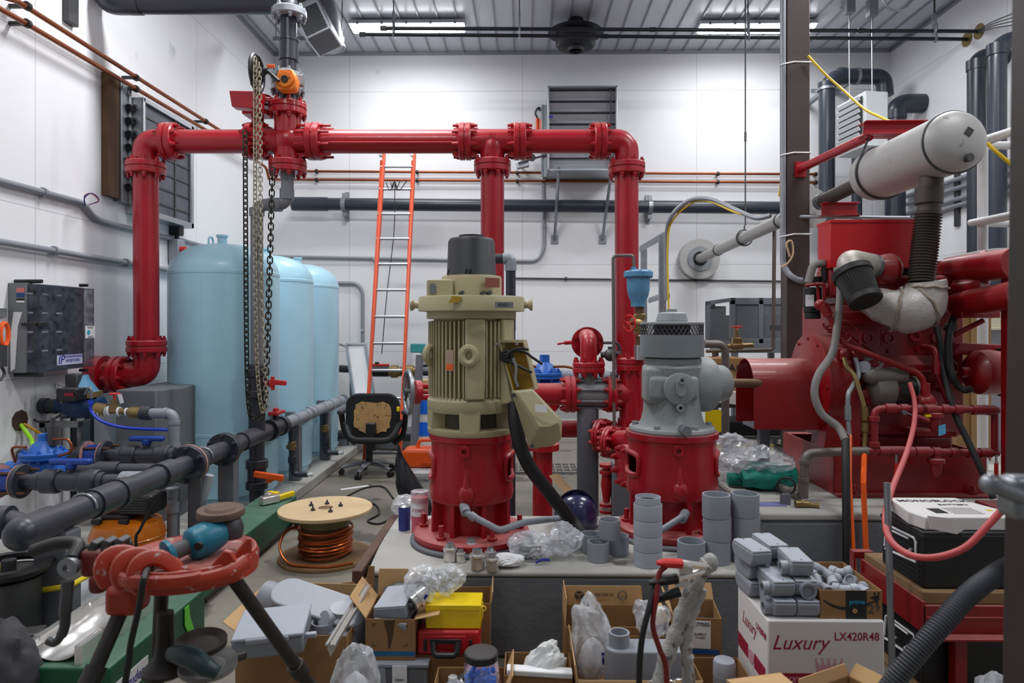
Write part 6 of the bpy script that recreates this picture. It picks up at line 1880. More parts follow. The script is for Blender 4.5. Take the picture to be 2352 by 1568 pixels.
MB().box2((q.x-.3,ys+.05,P(1700,1000,d).z),(q.x+.25,ys+.5,P(1700,970,d).z)).build('tray',BLACK,t,bev=.01)
q=P(1690,870,6.55)
t=thing('fragile_carton','brown cardboard carton marked fragile on the cart behind the gear pump','carton',(q.x,q.y,P(1700,928,d).z))
zz=P(1700,928,d).z
MB().box2((P(1630,800,6.4).x,6.4,zz),(P(1712,800,6.4).x,6.8,P(1690,822,6.4).z)).build('box',CARD,t,bev=.004)
text('FRAGILE',.1,(P(1690,845,6.4).x,6.396,P(1690,845,6.4).z),X_,Z_,INK,t,bold=True)
q=P(1668,922,6.28)
solo(MB().box((q.x+.08,6.32,zz+.06),(.3,.1,.12),Matrix.Rotation(R(6),3,'Y')),'white_folded_box',WHITEC,'small white box on the upper cart shelf in front of the fragile carton','box',bev=.006)
# bag of fittings on the engine plinth
q=P(1745,1110,4.15)
t=thing('plastic_bag','clear plastic bag with teal cloth on the engine plinth','bag',(q.x,q.y,ENGZ))
rest(crumple((q.x+.02,q.y-.08,ENGZ+.07),(.3,.22,.15),3,4,.4,2.0),ENGZ).build('teal_cloth',TEALBAG,t,ang=60)
rest(crumple((q.x-.0,q.y+.02,ENGZ+.1),(.36,.4,.2),5,4,.5,2.0),ENGZ).build('film',CLEAR,t,ang=30)
rest(crumple((q.x-.1,q.y+.22,ENGZ+.12),(.34,.36,.22),9,4,.6,2.4),ENGZ).build('film',CLEAR,t,ang=30)
MB().cyl((q.x-.2,q.y-.02,ENGZ+.045),(q.x-.05,q.y-.04,ENGZ+.045),.038).build('teal_roll',TEALBAG,t)
q=P(1806,1140,3.72)
t=thing('pipe_clamp_stand','small grey plate stand with black ring clamp on the engine plinth','clamp',(q.x,q.y,ENGZ))
MB().box2((q.x-.03,q.y-.015,ENGZ),(q.x+.02,q.y+.015,ENGZ+.06)).build('plate',GREYPOST,t,bev=.003)
MB().torus((q.x,q.y,ENGZ+.1),V(.3,1,0),.045,.006,24,6).build('ring',RUBBER,t)
solo(MB().box2((P(1770,1139,3.7).x-.08,3.7,ENGZ),(P(1770,1139,3.7).x+.08,3.78,ENGZ+.004)),'blue_leaflet',mat('lilac_leaflet',(120,120,176),.6),'flat blue leaflet under the edge of the teal bag','leaflet')
# battery rack on the right
RX0=P(2052,1200,2.95).x
zS=.59
yb0,yb1=2.62,2.98
t=thing('battery_rack','red angle-iron rack with timber shelf holding black batteries','rack',(2.0,2.8,0))
xL,xR_=P(2110,1300,2.66).x-.03,P(2110,1300,2.66).x+.75
xB=xL
b=MB().box2((xL,2.6,zS-.045),(xR_,3.05,zS))
b.build('timber_shelf',WOODD,t,bev=.004)
b=MB().box2((xL-.01,2.585,zS-.15),(xR_,2.6,zS-.045));b.box2((xL-.01,2.54,zS-.16),(xR_,2.6,zS-.15));b.box2((xL-.012,2.585,zS-.15),(xL,3.05,zS-.03));b.box2((xL,2.58,zS-.095),(xR_,2.585,zS-.085))
b.build('red_frame',REDENG,t,bev=.003)
for x,y in((xL+.12,2.6),(xR_-.06,2.6),(xL+.02,3.08),(xR_-.06,3.08)):
 MB().box2((x,y,0),(x+.045,y+.045,zS-.05 if y<3 else zS-.03)).build('leg',REDENG,t,bev=.003)
b=MB().box2((xL-.03,3.06,zS-.03),(xL+.05,3.1,zS));b.box2((xL-.04,3.06,zS-.1),(xL-.03,3.1,zS))
b.build('rear_rail',REDENG,t,bev=.003)
MB().box2((xL,2.6,.18),(xR_,3.05,.2)).build('lower_shelf',WOODD,t,bev=.004)
def battery(loc,label):
 t=thing('battery',label,'battery',(0,0,0),'black batteries')
 W,D_,H_=.62,.3,.22
 BM=MATS.get('battery_case')or mat('battery_case',(24,24,26),.45,var=.1)
 MB().box2((0,0,0),(W,D_,H_)).build('case',BM,t,bev=.01)
 MB().box2((-.004,-.004,H_-.03),(W+.004,D_+.004,H_-.015)).build('lid_rim',BM,t,bev=.002)
 b=MB()
 for i in range(9):
  b.box2((-.004,.02,.015+.02*i),(0,D_-.02,.022+.02*i))
 b.build('grip_ribs',BM,t)
 pts=[(0,.035,.1),(0,.045,.185),(0,.06,.195),(0,.25,.2),(0,.262,.185),(0,.26,.11),(0,.04,.09)]
 b=MB().tube([V(-.005,D_-p[1],p[2]-.02)for p in pts],.005,6)
 b.tube([V(-.005,D_-.07,.14),V(-.005,D_-.1,.1),V(-.005,D_-.12,.11)],.006,6).tube([V(-.005,D_-.23,.13),V(-.005,D_-.19,.1),V(-.005,D_-.2,.09)],.006,6).tube([V(-.005,D_-.08,.16),V(-.005,D_-.21,.165)],.004,6)
 b.build('emblem',PAPER,t)
 place(t,loc)
 return t
battery((xL+.015,2.63,zS),'black battery with white emblem on the timber shelf of the red rack')
battery((xL+.03,2.66,.2),'black battery on the lower shelf, in shadow under the red rack')
q=V(xL+.03,2.64,zS+.22)
t=thing('flat_white_carton','flat white printed carton lying on the upper battery','carton',q)
b=MB().prism([(0,0),(.36,-.0),(.38,.06),(.3,.3),(.02,.3),(-.02,.08)],q+V(0,0,.002),X_,Y_,.05)
b.build('box',WHITEC,t,bev=.004)
MB().prism([(-.0,0),(.1,-.02),(.13,-.0),(.08,.04),(-.01,.05)],q+V(.01,-.012,.012),X_,Z_,.004).build('flap',WHITEC,t)
text('MONOBLOCK',.045,q+V(.17,.24,.053),X_,Y_,INK,t,bold=True)
text('BATTERY',.03,q+V(.22,.18,.053),X_,Y_,INK,t)
b=MB()
for k in range(5):
 b.box(q+V(.2,.05+.02*k,.0525),(.12,.004,.001))
b.box(q+V(.1,.09,.0525),(.05,.07,.001))
b.build('print_lines',INK,t)
MB().box(q+V(.31,.1,.0528),(.02,.02,.001)).build('yellow_mark',YELB,t)
MB().box(q+V(.06,-.001,.03),(.06,.002,.02)).build('blue_print',BLUEINK,t)
pts=smooth_path([P(2330,1295,2.1),P(2285,1320,2.1),P(2225,1365,2.05),P(2165,1430,2.0),P(2100,1505,1.98),P(2040,1585,1.98),P(2020,1640,2.0)],26)
rs=[.031 if i%2 else.027 for i in range(len(pts))]
solo(MB().tube(pts,rs,14),'corrugated_hose',mat('dark_corrugated_hose',(58,60,66),.5,var=.15),'dark corrugated hose slanting across the red rack at lower right','hose',ang=60)
solo(MB().cyl((1.415,2.62,0),(1.43,2.7,.98),.013,n=10),'slim_metal_tube',STEEL,'slim metal tube leaning upright at the right edge of the white printed carton','tube')
q=P(2318,1130,1.16)
t=thing('column_clamp','blurred silvery pipe clamp fixed to the dark near column','clamp',q)
MB().cyl(P(2276,1112,1.16),P(2345,1140,1.18),.014,n=16).ball(P(2276,1112,1.16),.018,14).build('bolt',STEEL,t)
MB().box(P(2345,1140,1.2),(.06,.05,.075)).build('bracket',STEEL,t,bev=.012)
q=P(2255,1530,2.35)
t=rest(crumple((q.x+.06,q.y,.12),(.2,.2,.34),21,4,.4),.0)
solo(t,'white_plastic_bag',CLEAR,'crumpled whitish plastic bag below the red rack at lower right','bag',ang=40)
a=P(2340,296,4.2);r_=[o for o in COL.objects if o.name.startswith('white_pipe_rack')][0]
MB().cyl(V(a.x,4.2,ENGZ),V(a.x,4.2,a.z+.03),.03,n=18).cyl(V(a.x,4.2,P(2345,490,4.2).z),V(a.x,4.7,P(2340,514,4.7).z),.022).cyl(V(a.x,4.2,a.z),V(a.x,4.7,P(2340,334,4.7).z),.022).build('upright',WP,r_)
a=P(2318,640,3.66)
MB().box2((a.x-.02,3.62,ENGZ),(a.x+.06,3.74,P(2318,596,3.66).z)).box2((a.x-.12,3.56,ENGZ),(a.x+.14,3.8,ENGZ+.015)).build('exchanger_stand',REDENG,ENG,bev=.006)
# green conduit heaters on the floor
def heater(x0,x1,y0,y1,z0,z1,label,trough):
 t=thing('conduit_heater',label,'machine',((x0+x1)/2,(y0+y1)/2,0),'green pipe heaters')
 b=MB().box2((x0,y0,z0),(x1,y1,z1));b.build('body',GREEN,t,bev=.012,seg=3)
 b=MB()
 b.box2((x0+.02,y0+.05,z0-.025),(x1-.01,y1-.05,z0))
 b.build('base_rail',BLACK,t)
 for y in(y0+.1,y1-.1):
  b=MB()
  for x in(x0+.04,x1-.04):
   b.cyl((x-.015,y,.022),(x+.015,y,.022),.022,n=16)
  b.box2((x0+.02,y-.02,.03),(x1-.02,y+.02,z0-.02))
  b.build('caster',RUBBER,t)
 b=MB()
 for dx in(.06,.14):
  b.cyl((x0+dx,y0,z1-.07),(x0+dx,y0-.03,z1-.07),.028,n=20).cyl((x0+dx,y0-.03,z1-.07),(x0+dx,y0-.034,z1-.07),.02)
 b.box2((x0+.05,y0-.012,z1-.05),(x0+.15,y0,z1-.04))
 b.build('roller_ends',STEEL,t)
 MB().box2((x1,y0+.04,z0+.06),(x1+.003,y0+.27,z0+.14)).build('label_plate',PAPER,t)
 MB().box2((x0+.03,y0-.003,z0+.015),(x0+.16,y0,z0+.065)).build('instruction_plate',PAPER,t)
 b=MB()
 for k in range(3):b.box2((x0+.04,y0-.0036,z0+.03+.011*k),(x0+.14,y0-.003,z0+.034+.011*k))
 b.build('plate_print',INK,t)
 text('Kruder',.062,(x1+.0034,y0+.155,z0+.095),Y_,Z_,BLUEINK,t,bold=True,shear=.25,sx=.85)
 return t
pA0,pA1=onZ(495,1402,0),onZ(660,1206,0)
xr=(pA0 .x+pA1 .x)/2
hA=heater(xr-.29,xr,pA0 .y+.02,pA1 .y,.05,.24,'dark green pipe heating machine on floor behind the orange vise tray',False)
MB().torus((xr+.005,pA1 .y-.3,.16),X_,.022,.004,16,6).cyl((xr,pA1 .y-.3,.14),(xr+.012,pA1 .y-.3,.14),.01).build('pink_cord',mat('pink_cord',(206,44,96),.5),hA)
MB().ring((xr+.02,pA1 .y-.06,.085),(xr+.06,pA1 .y-.06,.085),.085,.05,28).cyl((xr,pA1 .y-.06,.085),(xr+.05,pA1 .y-.06,.085),.04).build('transport_wheel',RUBBER,hA)
q=V(xr-.12,pA1 .y-.25,.245)
t=thing('strap_tool','yellow handled metal clamp tool lying on the far green machine','tool',q)
MB().box(q+V(.08,.1,.03),(.035,.17,.04),Matrix.Rotation(R(-25),3,'Z')).build('handle',YELB,t,bev=.008)
MB().box(q+V(.0,-.02,.03),(.06,.14,.055),Matrix.Rotation(R(-40),3,'Z')).box(q+V(-.04,.06,.03),(.05,.06,.06)).build('head',CHROME,t,bev=.006)
MB().box(q+V(-.02,.1,.045),(.09,.05,.03),Matrix.Rotation(R(-20),3,'Z')).build('lever',YELB,t,bev=.006)
xb=-1.60
hB=heater(xb-.44,xb,2.62,3.42,.05,.27,'nearer dark green pipe heater with shiny open trough under the tripod',True)
b=MB();pts=[R(180+12*k)for k in range(16)]
vs=[]
for y in(2.66,3.36):
 for a in pts:vs.append(V(xb-.24+.1*math.cos(a),y,.345+.07*math.sin(a)))
fs=[(k,k+1,16+k+1,16+k)for k in range(15)]
b.add(vs,fs)
b.box2((xb-.36,2.64,.27),(xb-.33,3.38,.35));b.box2((xb-.15,2.64,.27),(xb-.12,3.38,.345))
o=b.build('reflector_trough',CHROME,hB)
md=o.modifiers.new('thick','SOLIDIFY');md.thickness=.003
b=MB()
random.seed(3)
for k in range(9):
 b.cyl((xb-.34+.22*(k%2),2.7+.08*k,.34),(xb-.34+.22*(k%2),2.7+.08*k,.36),.012,n=8)
b.each('trough_screw',CHROME,hB)
MB().prism([(-.02,.06),(.02,.06),(.03,0),(.07,-.08),(.03,-.1),(-.02,-.02)],V(xb+.004,3.22,.2),Y_,Z_,.003).build('lime_tape',LIME,hB)
solo(MB().box2((-2.5,3.25,.1),(xb-.5,3.9,.2)).box2((-2.48,3.87,.2),(xb-.52,3.9,.215)),'grey_case',mat('pale_grey_plastic',(176,178,180),.5),'pale grey flat plastic case on the slab behind the nearer green machine','case',bev=.015)
q=V(-2.3,3.83,.2)
solo(MB().torus((q.x,q.y-.05,.212),Z_,.05,.012,20,8),'black_ring_tape',RUBBER,'small black ring lying on the pale grey case','ring')
solo(MB().box((q.x+.2,q.y-.05,.218),(.16,.05,.03),Matrix.Rotation(R(8),3,'Z')),'orange_knife',ORANGE,'orange handled knife lying on the pale grey case','knife',bev=.008)
q=P(294,1215,4.35)
t=thing('air_compressor','amber orange pancake air compressor with black motor below the pipe run','compressor',(q.x,q.y,.1))
b=MB().lathe([(0,.03),(.14,.04),(.2,.08),(.215,.13),(.215,.19),(.195,.25),(.13,.28),(0,.285)],(q.x,q.y,.1),Z_,44)
b.build('tank',ORTANK,t)
MB().lathe([(.217,-.006),(.221,0),(.217,.006)],(q.x,q.y,.26),Z_,44).build('tank_seam',ORTANK,t)
MB().box((q.x+.03,q.y,.47),(.36,.2,.13)).box((q.x-.03,q.y-.02,.4),(.2,.16,.06)).build('motor_cover',BLACK,t,bev=.03,seg=3)
b=MB()
for k in range(6):b.box((q.x+.09,q.y-.103,.43+.016*k),(.16,.006,.006))
b.build('cooling_slots',STEELD,t)
MB().box((q.x-.05,q.y-.105,.47),(.08,.008,.05)).build('orange_badge',ORANGE,t)
for dx in(-.12,.05):MB().box((q.x+dx,q.y-.13,.38),(.06,.03,.03)).build('clip',BLACK,t,bev=.005)
for a in(40,160,280):MB().cyl((q.x+.14*math.cos(R(a)),q.y+.14*math.sin(R(a)),.1),(q.x+.14*math.cos(R(a)),q.y+.14*math.sin(R(a)),.15),.02).build('foot',RUBBER,t)
solo(MB().tube(smooth_path([P(372,1130,4.1),P(345,1170,4.05),P(322,1215,4.0),P(312,1240,4.0),V(P(312,1250,4).x,4.0,.12)],8),.009,8),'compressor_cord',RUBBER,'black cord hanging from the pipe run in front of the amber compressor','cord')
solo(MB().tube(smooth_path([P(480,1090,4.6),P(462,1145,4.6),P(440,1155,4.7),V(P(435,1190,4.6).x,4.75,.16)],8),.034,14),'pvc_elbow_line',PVCL,'pale grey plastic elbow pipe beneath the pipe run beside the nearest blue tank','pipe')
# copper wire spool
q=onZ(748,1276,.01)
t=thing('cable_spool','wooden cable spool wound with bare copper strand on the floor','spool',(q.x,q.y,0))
cx,cy=q.x,q.y
for z,nm in((0,'bottom_disc'),(.32,'top_disc')):
 MB().lathe([(.05,z),(.315,z),(.318,z+.01),(.315,z+.022),(.05,z+.022)],(cx,cy,0),Z_,56,closed=True).build(nm,WOOD if z else WOODD,t)
MB().cyl((cx,cy,.02),(cx,cy,.33),.145,n=32).build('core',WOODD,t)
MB().lathe([(.15,.22),(.165,.23),(.16,.31),(.15,.32)],(cx,cy,0),Z_,40).build('plastic_wrap',mat('olive_plastic_wrap',(120,112,66),.4,var=.35,scale=9),t)
b=MB();pts=[]
for k in range(11*40):
 a=2*PI*k/40
 rr=.17+.012*math.sin(a*.31)+.006*math.sin(a*1.7)
 pts.append(V(cx+rr*math.cos(a),cy+rr*math.sin(a),.04+.0158*(k/40)+.004*math.sin(a*2.3)))
b.tube(pts,.0085,7)
b.build('copper_strand',COPPERB,t)
pts=[V(cx+rr*math.cos(R(a)),cy+rr*math.sin(R(a)),z)for a,rr,z in((170,.18,.2),(195,.26,.2),(215,.31,.12),(235,.3,.045),(260,.27,.032),(290,.29,.031),(320,.31,.032))]
MB().tube(smooth_path(pts,8),.009,8).build('loose_strand',COPPERB,t)
for a,rr in((20,.1),(100,.09),(160,.12),(230,.1),(300,.13)):
 o=V(cx+rr*math.cos(R(a)),cy+rr*math.sin(R(a)),.342)
 MB().cyl(o,o+Z_*.012,.016,n=8).cyl(o,o+Z_*.03,.006,n=8).build('spool_bolt',STEELD,t)
 # ladder
a,c=P(836,1070,7.55),P(876,352,8.75)
a2,c2=P(917,1070,7.55),P(948,352,8.75)
a.z=a2 .z=0.0
t=thing('extension_ladder','orange fibreglass extension ladder leaning up behind the red header','ladder',(a+a2)/2)
up=(c-a).normalized()
for p_,q_ in((a,c),(a2,c2)):
 d=(q_-p_).normalized();s=(a2-a).normalized();f=d.cross(s).normalized()
 o=MB().prism([(-.016,-.04),(.016,-.04),(.016,.04),(-.016,.04)],p_+d*.0,s,f,(q_-p_).length)
 for v in o.v:pass
 dd=s.cross(f)
 if dd.dot(d)<0:
  o=MB().prism([(-.016,.04),(.016,.04),(.016,-.04),(-.016,-.04)],p_,s,-f,(q_-p_).length)
 o.build('rail',ORANGEL,t,bev=.006)
 MB().box(q_+d*.0,(.05,.1,.09)).build('rail_cap',ALU,t,bev=.006)
 MB().box(p_+V(0,0,.04),(.06,.11,.08)).build('foot',RUBBER,t,bev=.006)
s=(a2-a).normalized();f=up.cross(s).normalized()
for p_,q_ in((a,c),(a2,c2)):
 d=(q_-p_).normalized()
 b=MB()
 L_=(q_-p_).length
 b.tube([p_+d*(L_*.3)+f*.05,p_+d*(L_*.98)+f*.05],.026,4,flat=(1,.6))
 b.build('fly_rail',ORANGEL,t)
L_=(c-a).length
ys=[383,435,492,549,607,666,727,788,850,914,980,1040]
for y in ys:
 k=(1070-y)/(1070-352)
 z=P(870,y,7.55+1.2*k).z
 k1=z/c.z;
 p_,q_=a+(c-a)*k1,a2+(c2-a2)*k1
 MB().cyl(p_,q_,.017,n=12).build('rung',ALU,t)
b=MB()
m=(a+a2)/2+((c+c2)/2-(a+a2)/2)*.885-Y_*.05
for k in range(2):
 w=.05+.06*k
 b.tube(smooth_path([m+V(-w,0,.02),m+V(-w*.5,-.02,-.05-.03*k),m+V(0,-.02,.03),m+V(w*.5,-.02,-.06-.02*k),m+V(w*1.4,0,.05)],6),.006,6)
mm=m
b.tube(smooth_path([m,m+V(.01,-.1,-.6),m+V(-.03,-.35,-1.4),m+V(-.04,-.6,-2.1)],6),.006,6)
b.build('pull_rope',RUBBER,t)
# office chair
q=onZ(848,1088,0)
t=thing('office_chair','worn black office chair seen from behind with foam showing through its back','chair',(q.x,q.y,0))
d=q.y-.1
def oc(px,py,dd=0):return P(px,py,d+dd)
for k in range(5):
 a=R(-100+72*k)
 e_=V(q.x+.29*math.cos(a),q.y+.29*math.sin(a),.075)
 b=MB().tube([V(q.x,q.y,.12),V(q.x+.15*math.cos(a),q.y+.15*math.sin(a),.11),e_],[.035,.03,.022],10,flat=(.7,1))
 b.build('base_arm',STEEL if k%2 else CONDUIT,t)
 w=MB()
 sd=V(-math.sin(a),math.cos(a),0)
 for s_ in(-1,1):
  w.cyl(e_+sd*(.008*s_)-Z_*.045,e_+sd*(.03*s_)-Z_*.045,.029,n=16)
 w.cyl(e_-Z_*.05,e_+Z_*.01,.01)
 w.build('caster',RUBBER,t)
MB().cyl((q.x,q.y,.1),(q.x,q.y,.3),.038).build('column_cover',BLACK,t)
MB().cyl((q.x,q.y,.3),(q.x,q.y,.45),.018).build('gas_lift',STEEL,t)
MB().prism(rrect(.52,.5,.12,6),(q.x,q.y+.1,.46),X_,Y_,.09).build('seat',RUBBER,t,bev=.03,seg=3)
bk_c=P(855,956,d-.12)
poly=rrect(.56,.47,.13,6)
b=MB().prism(poly,bk_c,X_,Z_,-.07)
b.build('backrest',mat('black_worn_fabric',(22,22,24),.85,var=.2),t,bev=.02,seg=3)
random.seed(5)
foam=[]
for k in range(26):
 a=2*PI*k/26
 rr=1+random.uniform(-.08,.08)
 foam.append((.195*math.copysign(abs(math.cos(a))**.6,math.cos(a))*rr,.16*math.copysign(abs(math.sin(a))**.6,math.sin(a))*rr-.01))
MB().prism(foam,bk_c-V(0,.0,0),X_,Z_,.008).build('torn_foam',FOAM,t)
b=MB().tube(smooth_path([bk_c+V(-.29,.05,-.07),bk_c+V(-.2,-.06,-.22),bk_c+V(0,-.09,-.235),bk_c+V(.2,-.06,-.22),bk_c+V(.29,.05,-.05)],6),.034,10)
b.build('lumbar_roll',RUBBER,t)
MB().box(bk_c+V(.0,-.06,-.2),(.1,.06,.28)).build('back_support',BLACK,t,bev=.01)
for sd in(-1,1):
 pts=[bk_c+V(sd*.2,.12,-.3),bk_c+V(sd*.3,.1,-.2),bk_c+V(sd*.335,.06,.0),bk_c+V(sd*.33,.05,.03)]
 MB().tube(smooth_path(pts,6),.03,8,flat=(1,.6)).build('armrest_post',BLACK,t)
 MB().box(bk_c+V(sd*.335,.12,.04),(.07,.24,.045)).build('armrest',STEELD,t,bev=.012)
MB().box(bk_c+V(.275,-.03,.08),(.03,.03,.05)).build('yellow_knob',YELB,t,bev=.006)
t=thing('aluminium_panel','white board in an aluminium frame leaning between blue tank and ladder','panel',onZ(830,1030,.16))
p0=P(826,985,8.3);p1=P(796,790,8.9)
uu=V(1,0,0)
dv=(p1-p0)
MB().add([p0+uu*x+dv*y+V(0,z,0)for z in(0,.02)for x,y in((.0,0),(.24,0),(.24,1),(0,1))],[(0,1,2,3),(4,7,6,5),(0,4,5,1),(1,5,6,2),(2,6,7,3),(3,7,4,0)]).build('board',WHITE,t)
for x in(0,.25):
 b=MB().tube([p0+uu*x-Y_*.02,p0+uu*x+dv-Y_*.02],.022,4)
 b.build('frame_rail',ALU,t,smooth=False)
MB().tube([p0+dv-Y_*.02,p0+dv+uu*.25-Y_*.02],.018,4).build('frame_rail',ALU,t,smooth=False)
solo(MB().tube(smooth_path([P(756,788,9.2),P(785,792,9.1),P(800,800,8.9)],6),.014,8),'hanging_tube',STEEL,'thin tube bending from the wall to the aluminium framed board','tube')
for px,lab in((957,'upright grey steel channel behind the gate valve handwheel'),):
 a=P(px-12,1068,6.8);c=P(px+8,815,6.9)
 solo(MB().tube([V(a.x,a.y,0),c],.05,4,flat=(1,.5)),'steel_channel',GREYPOST,lab,'channel',smooth=False)
q=P(975,945,7.0)
t=thing('paper_sacks','blue and white printed paper sack standing behind the handwheel','sack',(q.x,q.y,0))
MB().box2((q.x-.08,q.y,.0),(q.x+.2,q.y+.15,P(975,905,7).z)).build('sack',WHITEC,t,bev=.02)
for y in(935,985):
 z=P(975,y,7).z
 MB().box2((q.x-.06,q.y-.004,z-.07),(q.x+.1,q.y,z+.07)).build('blue_print',BLUECAP,t)
q=P(965,885,7.05)
solo(MB().box2((q.x-.12,q.y+.0,P(975,905,7).z),(q.x+.2,q.y+.14,P(975,878,7).z+.02)),'small_carton',CARDL,'small brown carton on top of the paper sack behind the motor','carton',bev=.004)
q=P(930,845,8.6)
t=thing('water_filter','white and teal meter bracket on the back wall beside the ladder','meter',q)
MB().box((q.x,YB-.06,q.z),(.12,.12,.3)).build('body',WHITE,t,bev=.01)
MB().box((q.x+.02,YB-.08,q.z+.22),(.2,.08,.12)).build('teal_cap',mat('teal_cap',(60,150,150),.5),t,bev=.01)
MB().tube(smooth_path([(q.x+.06,YB-.1,q.z-.03),(q.x+.3,YB-.1,q.z-.02),(q.x+.5,YB-.1,q.z-.1)],6),.022,10).build('hose',RUBBER,t)
q=onZ(918,1190,0)
t_=crumple((q.x,q.y,.25),(.26,.2,.55),31,4,.35,1.6)
for v in t_.v:
 k=(v.z)/.55
 v.x+=(.1-.12*k)*1.0;w=max(.12,1.15-k*1.0)
 v.x=q.x+(v.x-q.x-.02)*w+.09*(1-k);v.y=q.y+(v.y-q.y)*w
rest(t_,0)
for v in t_.v:v.z*=1.0
solo(t_,'bin_liner',BLACKBAG,'black plastic bin liner draped in a point left of the electric pump','bag',ang=30)
q=P(975,1085,6.0)
t=thing('white_tub','white plastic tub with lid behind the electric pump','tub',(q.x,q.y,0))
zt_=P(975,1072,6.0).z
MB().lathe([(.14,0),(.17,zt_-.05)],(q.x,q.y,0),Z_,32).build('body',CLEARB,t)
MB().lathe([(.175,zt_-.06),(.18,zt_-.05),(.18,zt_-.02),(.15,zt_)],(q.x,q.y,0),Z_,32).build('lid',WHITE,t)
b=MB().prism(rrect(.4,.16,.06,6),(q.x,q.y+.04,zt_+.085),X_,Z_,.22,True)
t=thing('orange_case','bright orange tool case with handle standing on the white tub','case',(q.x,q.y,zt_))
b.build('shell',ORANGE,t,bev=.03,seg=3)
MB().tube(fillet([(q.x-.07,q.y+.04,zt_+.16),(q.x-.05,q.y+.04,zt_+.23),(q.x+.12,q.y+.04,zt_+.23),(q.x+.14,q.y+.04,zt_+.16)],.03,5),.016,8).build('handle',ORANGE,t)
MB().box((q.x+.04,q.y-.075,zt_+.04),(.12,.02,.03)).build('latch',mat('dark_orange',(200,70,16),.45),t,bev=.004)
solo(MB().tube(smooth_path([onZ(905,1148,.0)+V(0,0,.01),onZ(880,1120,0)+V(0,0,.01),onZ(840,1122,0)+V(0,0,.01),onZ(800,1140,0)+V(0,0,.01),onZ(788,1152,0)+V(0,0,.01)],8),.008,8),'floor_cable',RUBBER,'black cord curving on the floor in front of the office chair','cord')
solo(MB().tube(smooth_path([onZ(905,1190,.0)+V(0,0,.01),onZ(870,1205,0)+V(0,0,.01),onZ(845,1198,0)+V(0,0,.01),onZ(870,1182,0)+V(0,0,.01),onZ(860,1160,0)+V(0,0,.01),onZ(815,1150,0)+V(0,0,.01)],8),.008,8),'floor_cable',RUBBER,'black cord looped on floor between spool and bin liner','cord')
q=onZ(815,1120,0)
solo(MB().box((q.x,q.y,.002),(.28,.05,.004),Matrix.Rotation(R(35),3,'Z')),'paper_strip',PAPER,'white paper strip lying on the floor in front of the chair','paper')
# orange tripod vise stand
D=2.15
TC=P(440,1278,D)
TZ=TC.z
t=thing('tripod_vise_stand','orange cast tripod vise stand with tray and dark tubular legs','stand',(TC.x,TC.y,0))
b=MB().lathe([(0,-.012),(.17,-.01),(.185,0),(.192,.016),(.186,.018),(.17,.006),(0,.004)],(TC.x,TC.y,TZ),Z_,56)
b.build('tray',ORANGET,t)
b=MB().lathe([(.193,.018),(.2,.0),(.198,-.045),(.19,-.045),(.186,.0)],(TC.x+.0,TC.y,TZ),Z_,56,closed=True)
b.build('tray_rim',ORANGET,t)
for k in range(3):
 c=P(285+38*k,1312+6*k,D-.12-.02*k)
 pts=[c+V(.045*math.cos(w)-.02*math.sin(w),.03*math.cos(w),.055*math.sin(w))for w in[R(-30+12*j)for j in range(21)]]
 MB().tube(pts,.016,8,flat=(1.5,.8)).build('bending_lobe',ORANGET,t)
c=P(370,1325,D-.16)
MB().tube([c+V(.115*math.cos(w),.045*math.sin(w),0)for w in[2*PI*j/30 for j in range(30)]],.015,8,closed=True,flat=(1.4,.8)).build('pipe_bender_loop',ORANGET,t)
c=P(480,1330,D-.12)
MB().tube(smooth_path([P(400,1345,D-.16),P(450,1336,D-.17),P(520,1318,D-.14),P(565,1290,D-.08)],8),.026,10,flat=(.9,.6)).build('front_rib',ORANGET,t)
MB().prism([(-.05,0),(.03,0),(.028,.07),(.015,.075)],P(555,1290,D-.02),V(.8,.6,0).normalized(),Z_,.012).build('horn',ORANGET,t,bev=.004)
MB().prism([(-.05,0),(.05,0),(.02,.055),(.0,.06)],P(520,1305,D-.1),X_,Z_,.02).build('horn',ORANGET,t,bev=.004)
MB().box(P(295,1370,D-.05),(.1,.1,.09)).box(P(290,1330,D-.02),(.16,.1,.05)).build('leg_socket',ORANGET,t,bev=.02)
v0=P(222,1288,D-.03)
VR=mat('worn_red_vise_paint',(118,34,28),.5,var=.3,dust=.3,scale=16)
MB().box(v0,(.075,.07,.085)).box(v0+V(.07,.02,.0),(.09,.06,.05)).box(v0+V(.02,-.02,-.06),(.05,.05,.06)).build('vise_body',VR,t,bev=.018,seg=3)
b=MB()
for k in range(3):
 b.box(v0+V(.0+.04*k,.0,.05+.004*k),(.022,.05,.035),Matrix.Rotation(R(25),3,'Y'))
b.tube([v0+V(-.04,0,.04),v0+V(.1,.02,.05)],.011,8)
b.build('vise_jaw',STEELD,t,bev=.004)
MB().ring(v0+V(-.05,-.045,.0),v0+V(-.05,-.065,.0),.03,.014,20).build('chain_screw',STEEL,t)
MB().tube(smooth_path([v0+V(-.05,-.06,-.04),v0+V(-.05,-.07,-.12),v0+V(-.055,-.07,-.18),v0+V(-.08,-.07,-.22),v0+V(-.105,-.07,-.215)],8),[.018]*10+[.015]*10+[.012]*13,10).build('vise_handle',STEELD,t)
MB().tube(smooth_path([v0+V(-.2,.0,.03),v0+V(-.12,0,.055),v0+V(-.06,0,.05),v0+V(-.05,-.04,.02)],8),.02,12).build('vise_arm',BLACK,t)
LEG=mat('dusty_black_leg',(52,48,46),.5,.3,var=.25,dust=.2)
def leg(A,B):
 k=A.z/(A.z-B.z);E=A+(B-A)*k
 MB().cyl(A+(A-B).normalized()*.02,E+(A-E).normalized()*.01,.022,n=16).build('leg',LEG,t)
 c=A+(B-A)*.8
 MB().cyl(c,c+(B-A).normalized()*.05,.03,n=16).build('leg_collar',LEG,t)
leg(P(545,1340,2.2),P(708,1568,2.42))
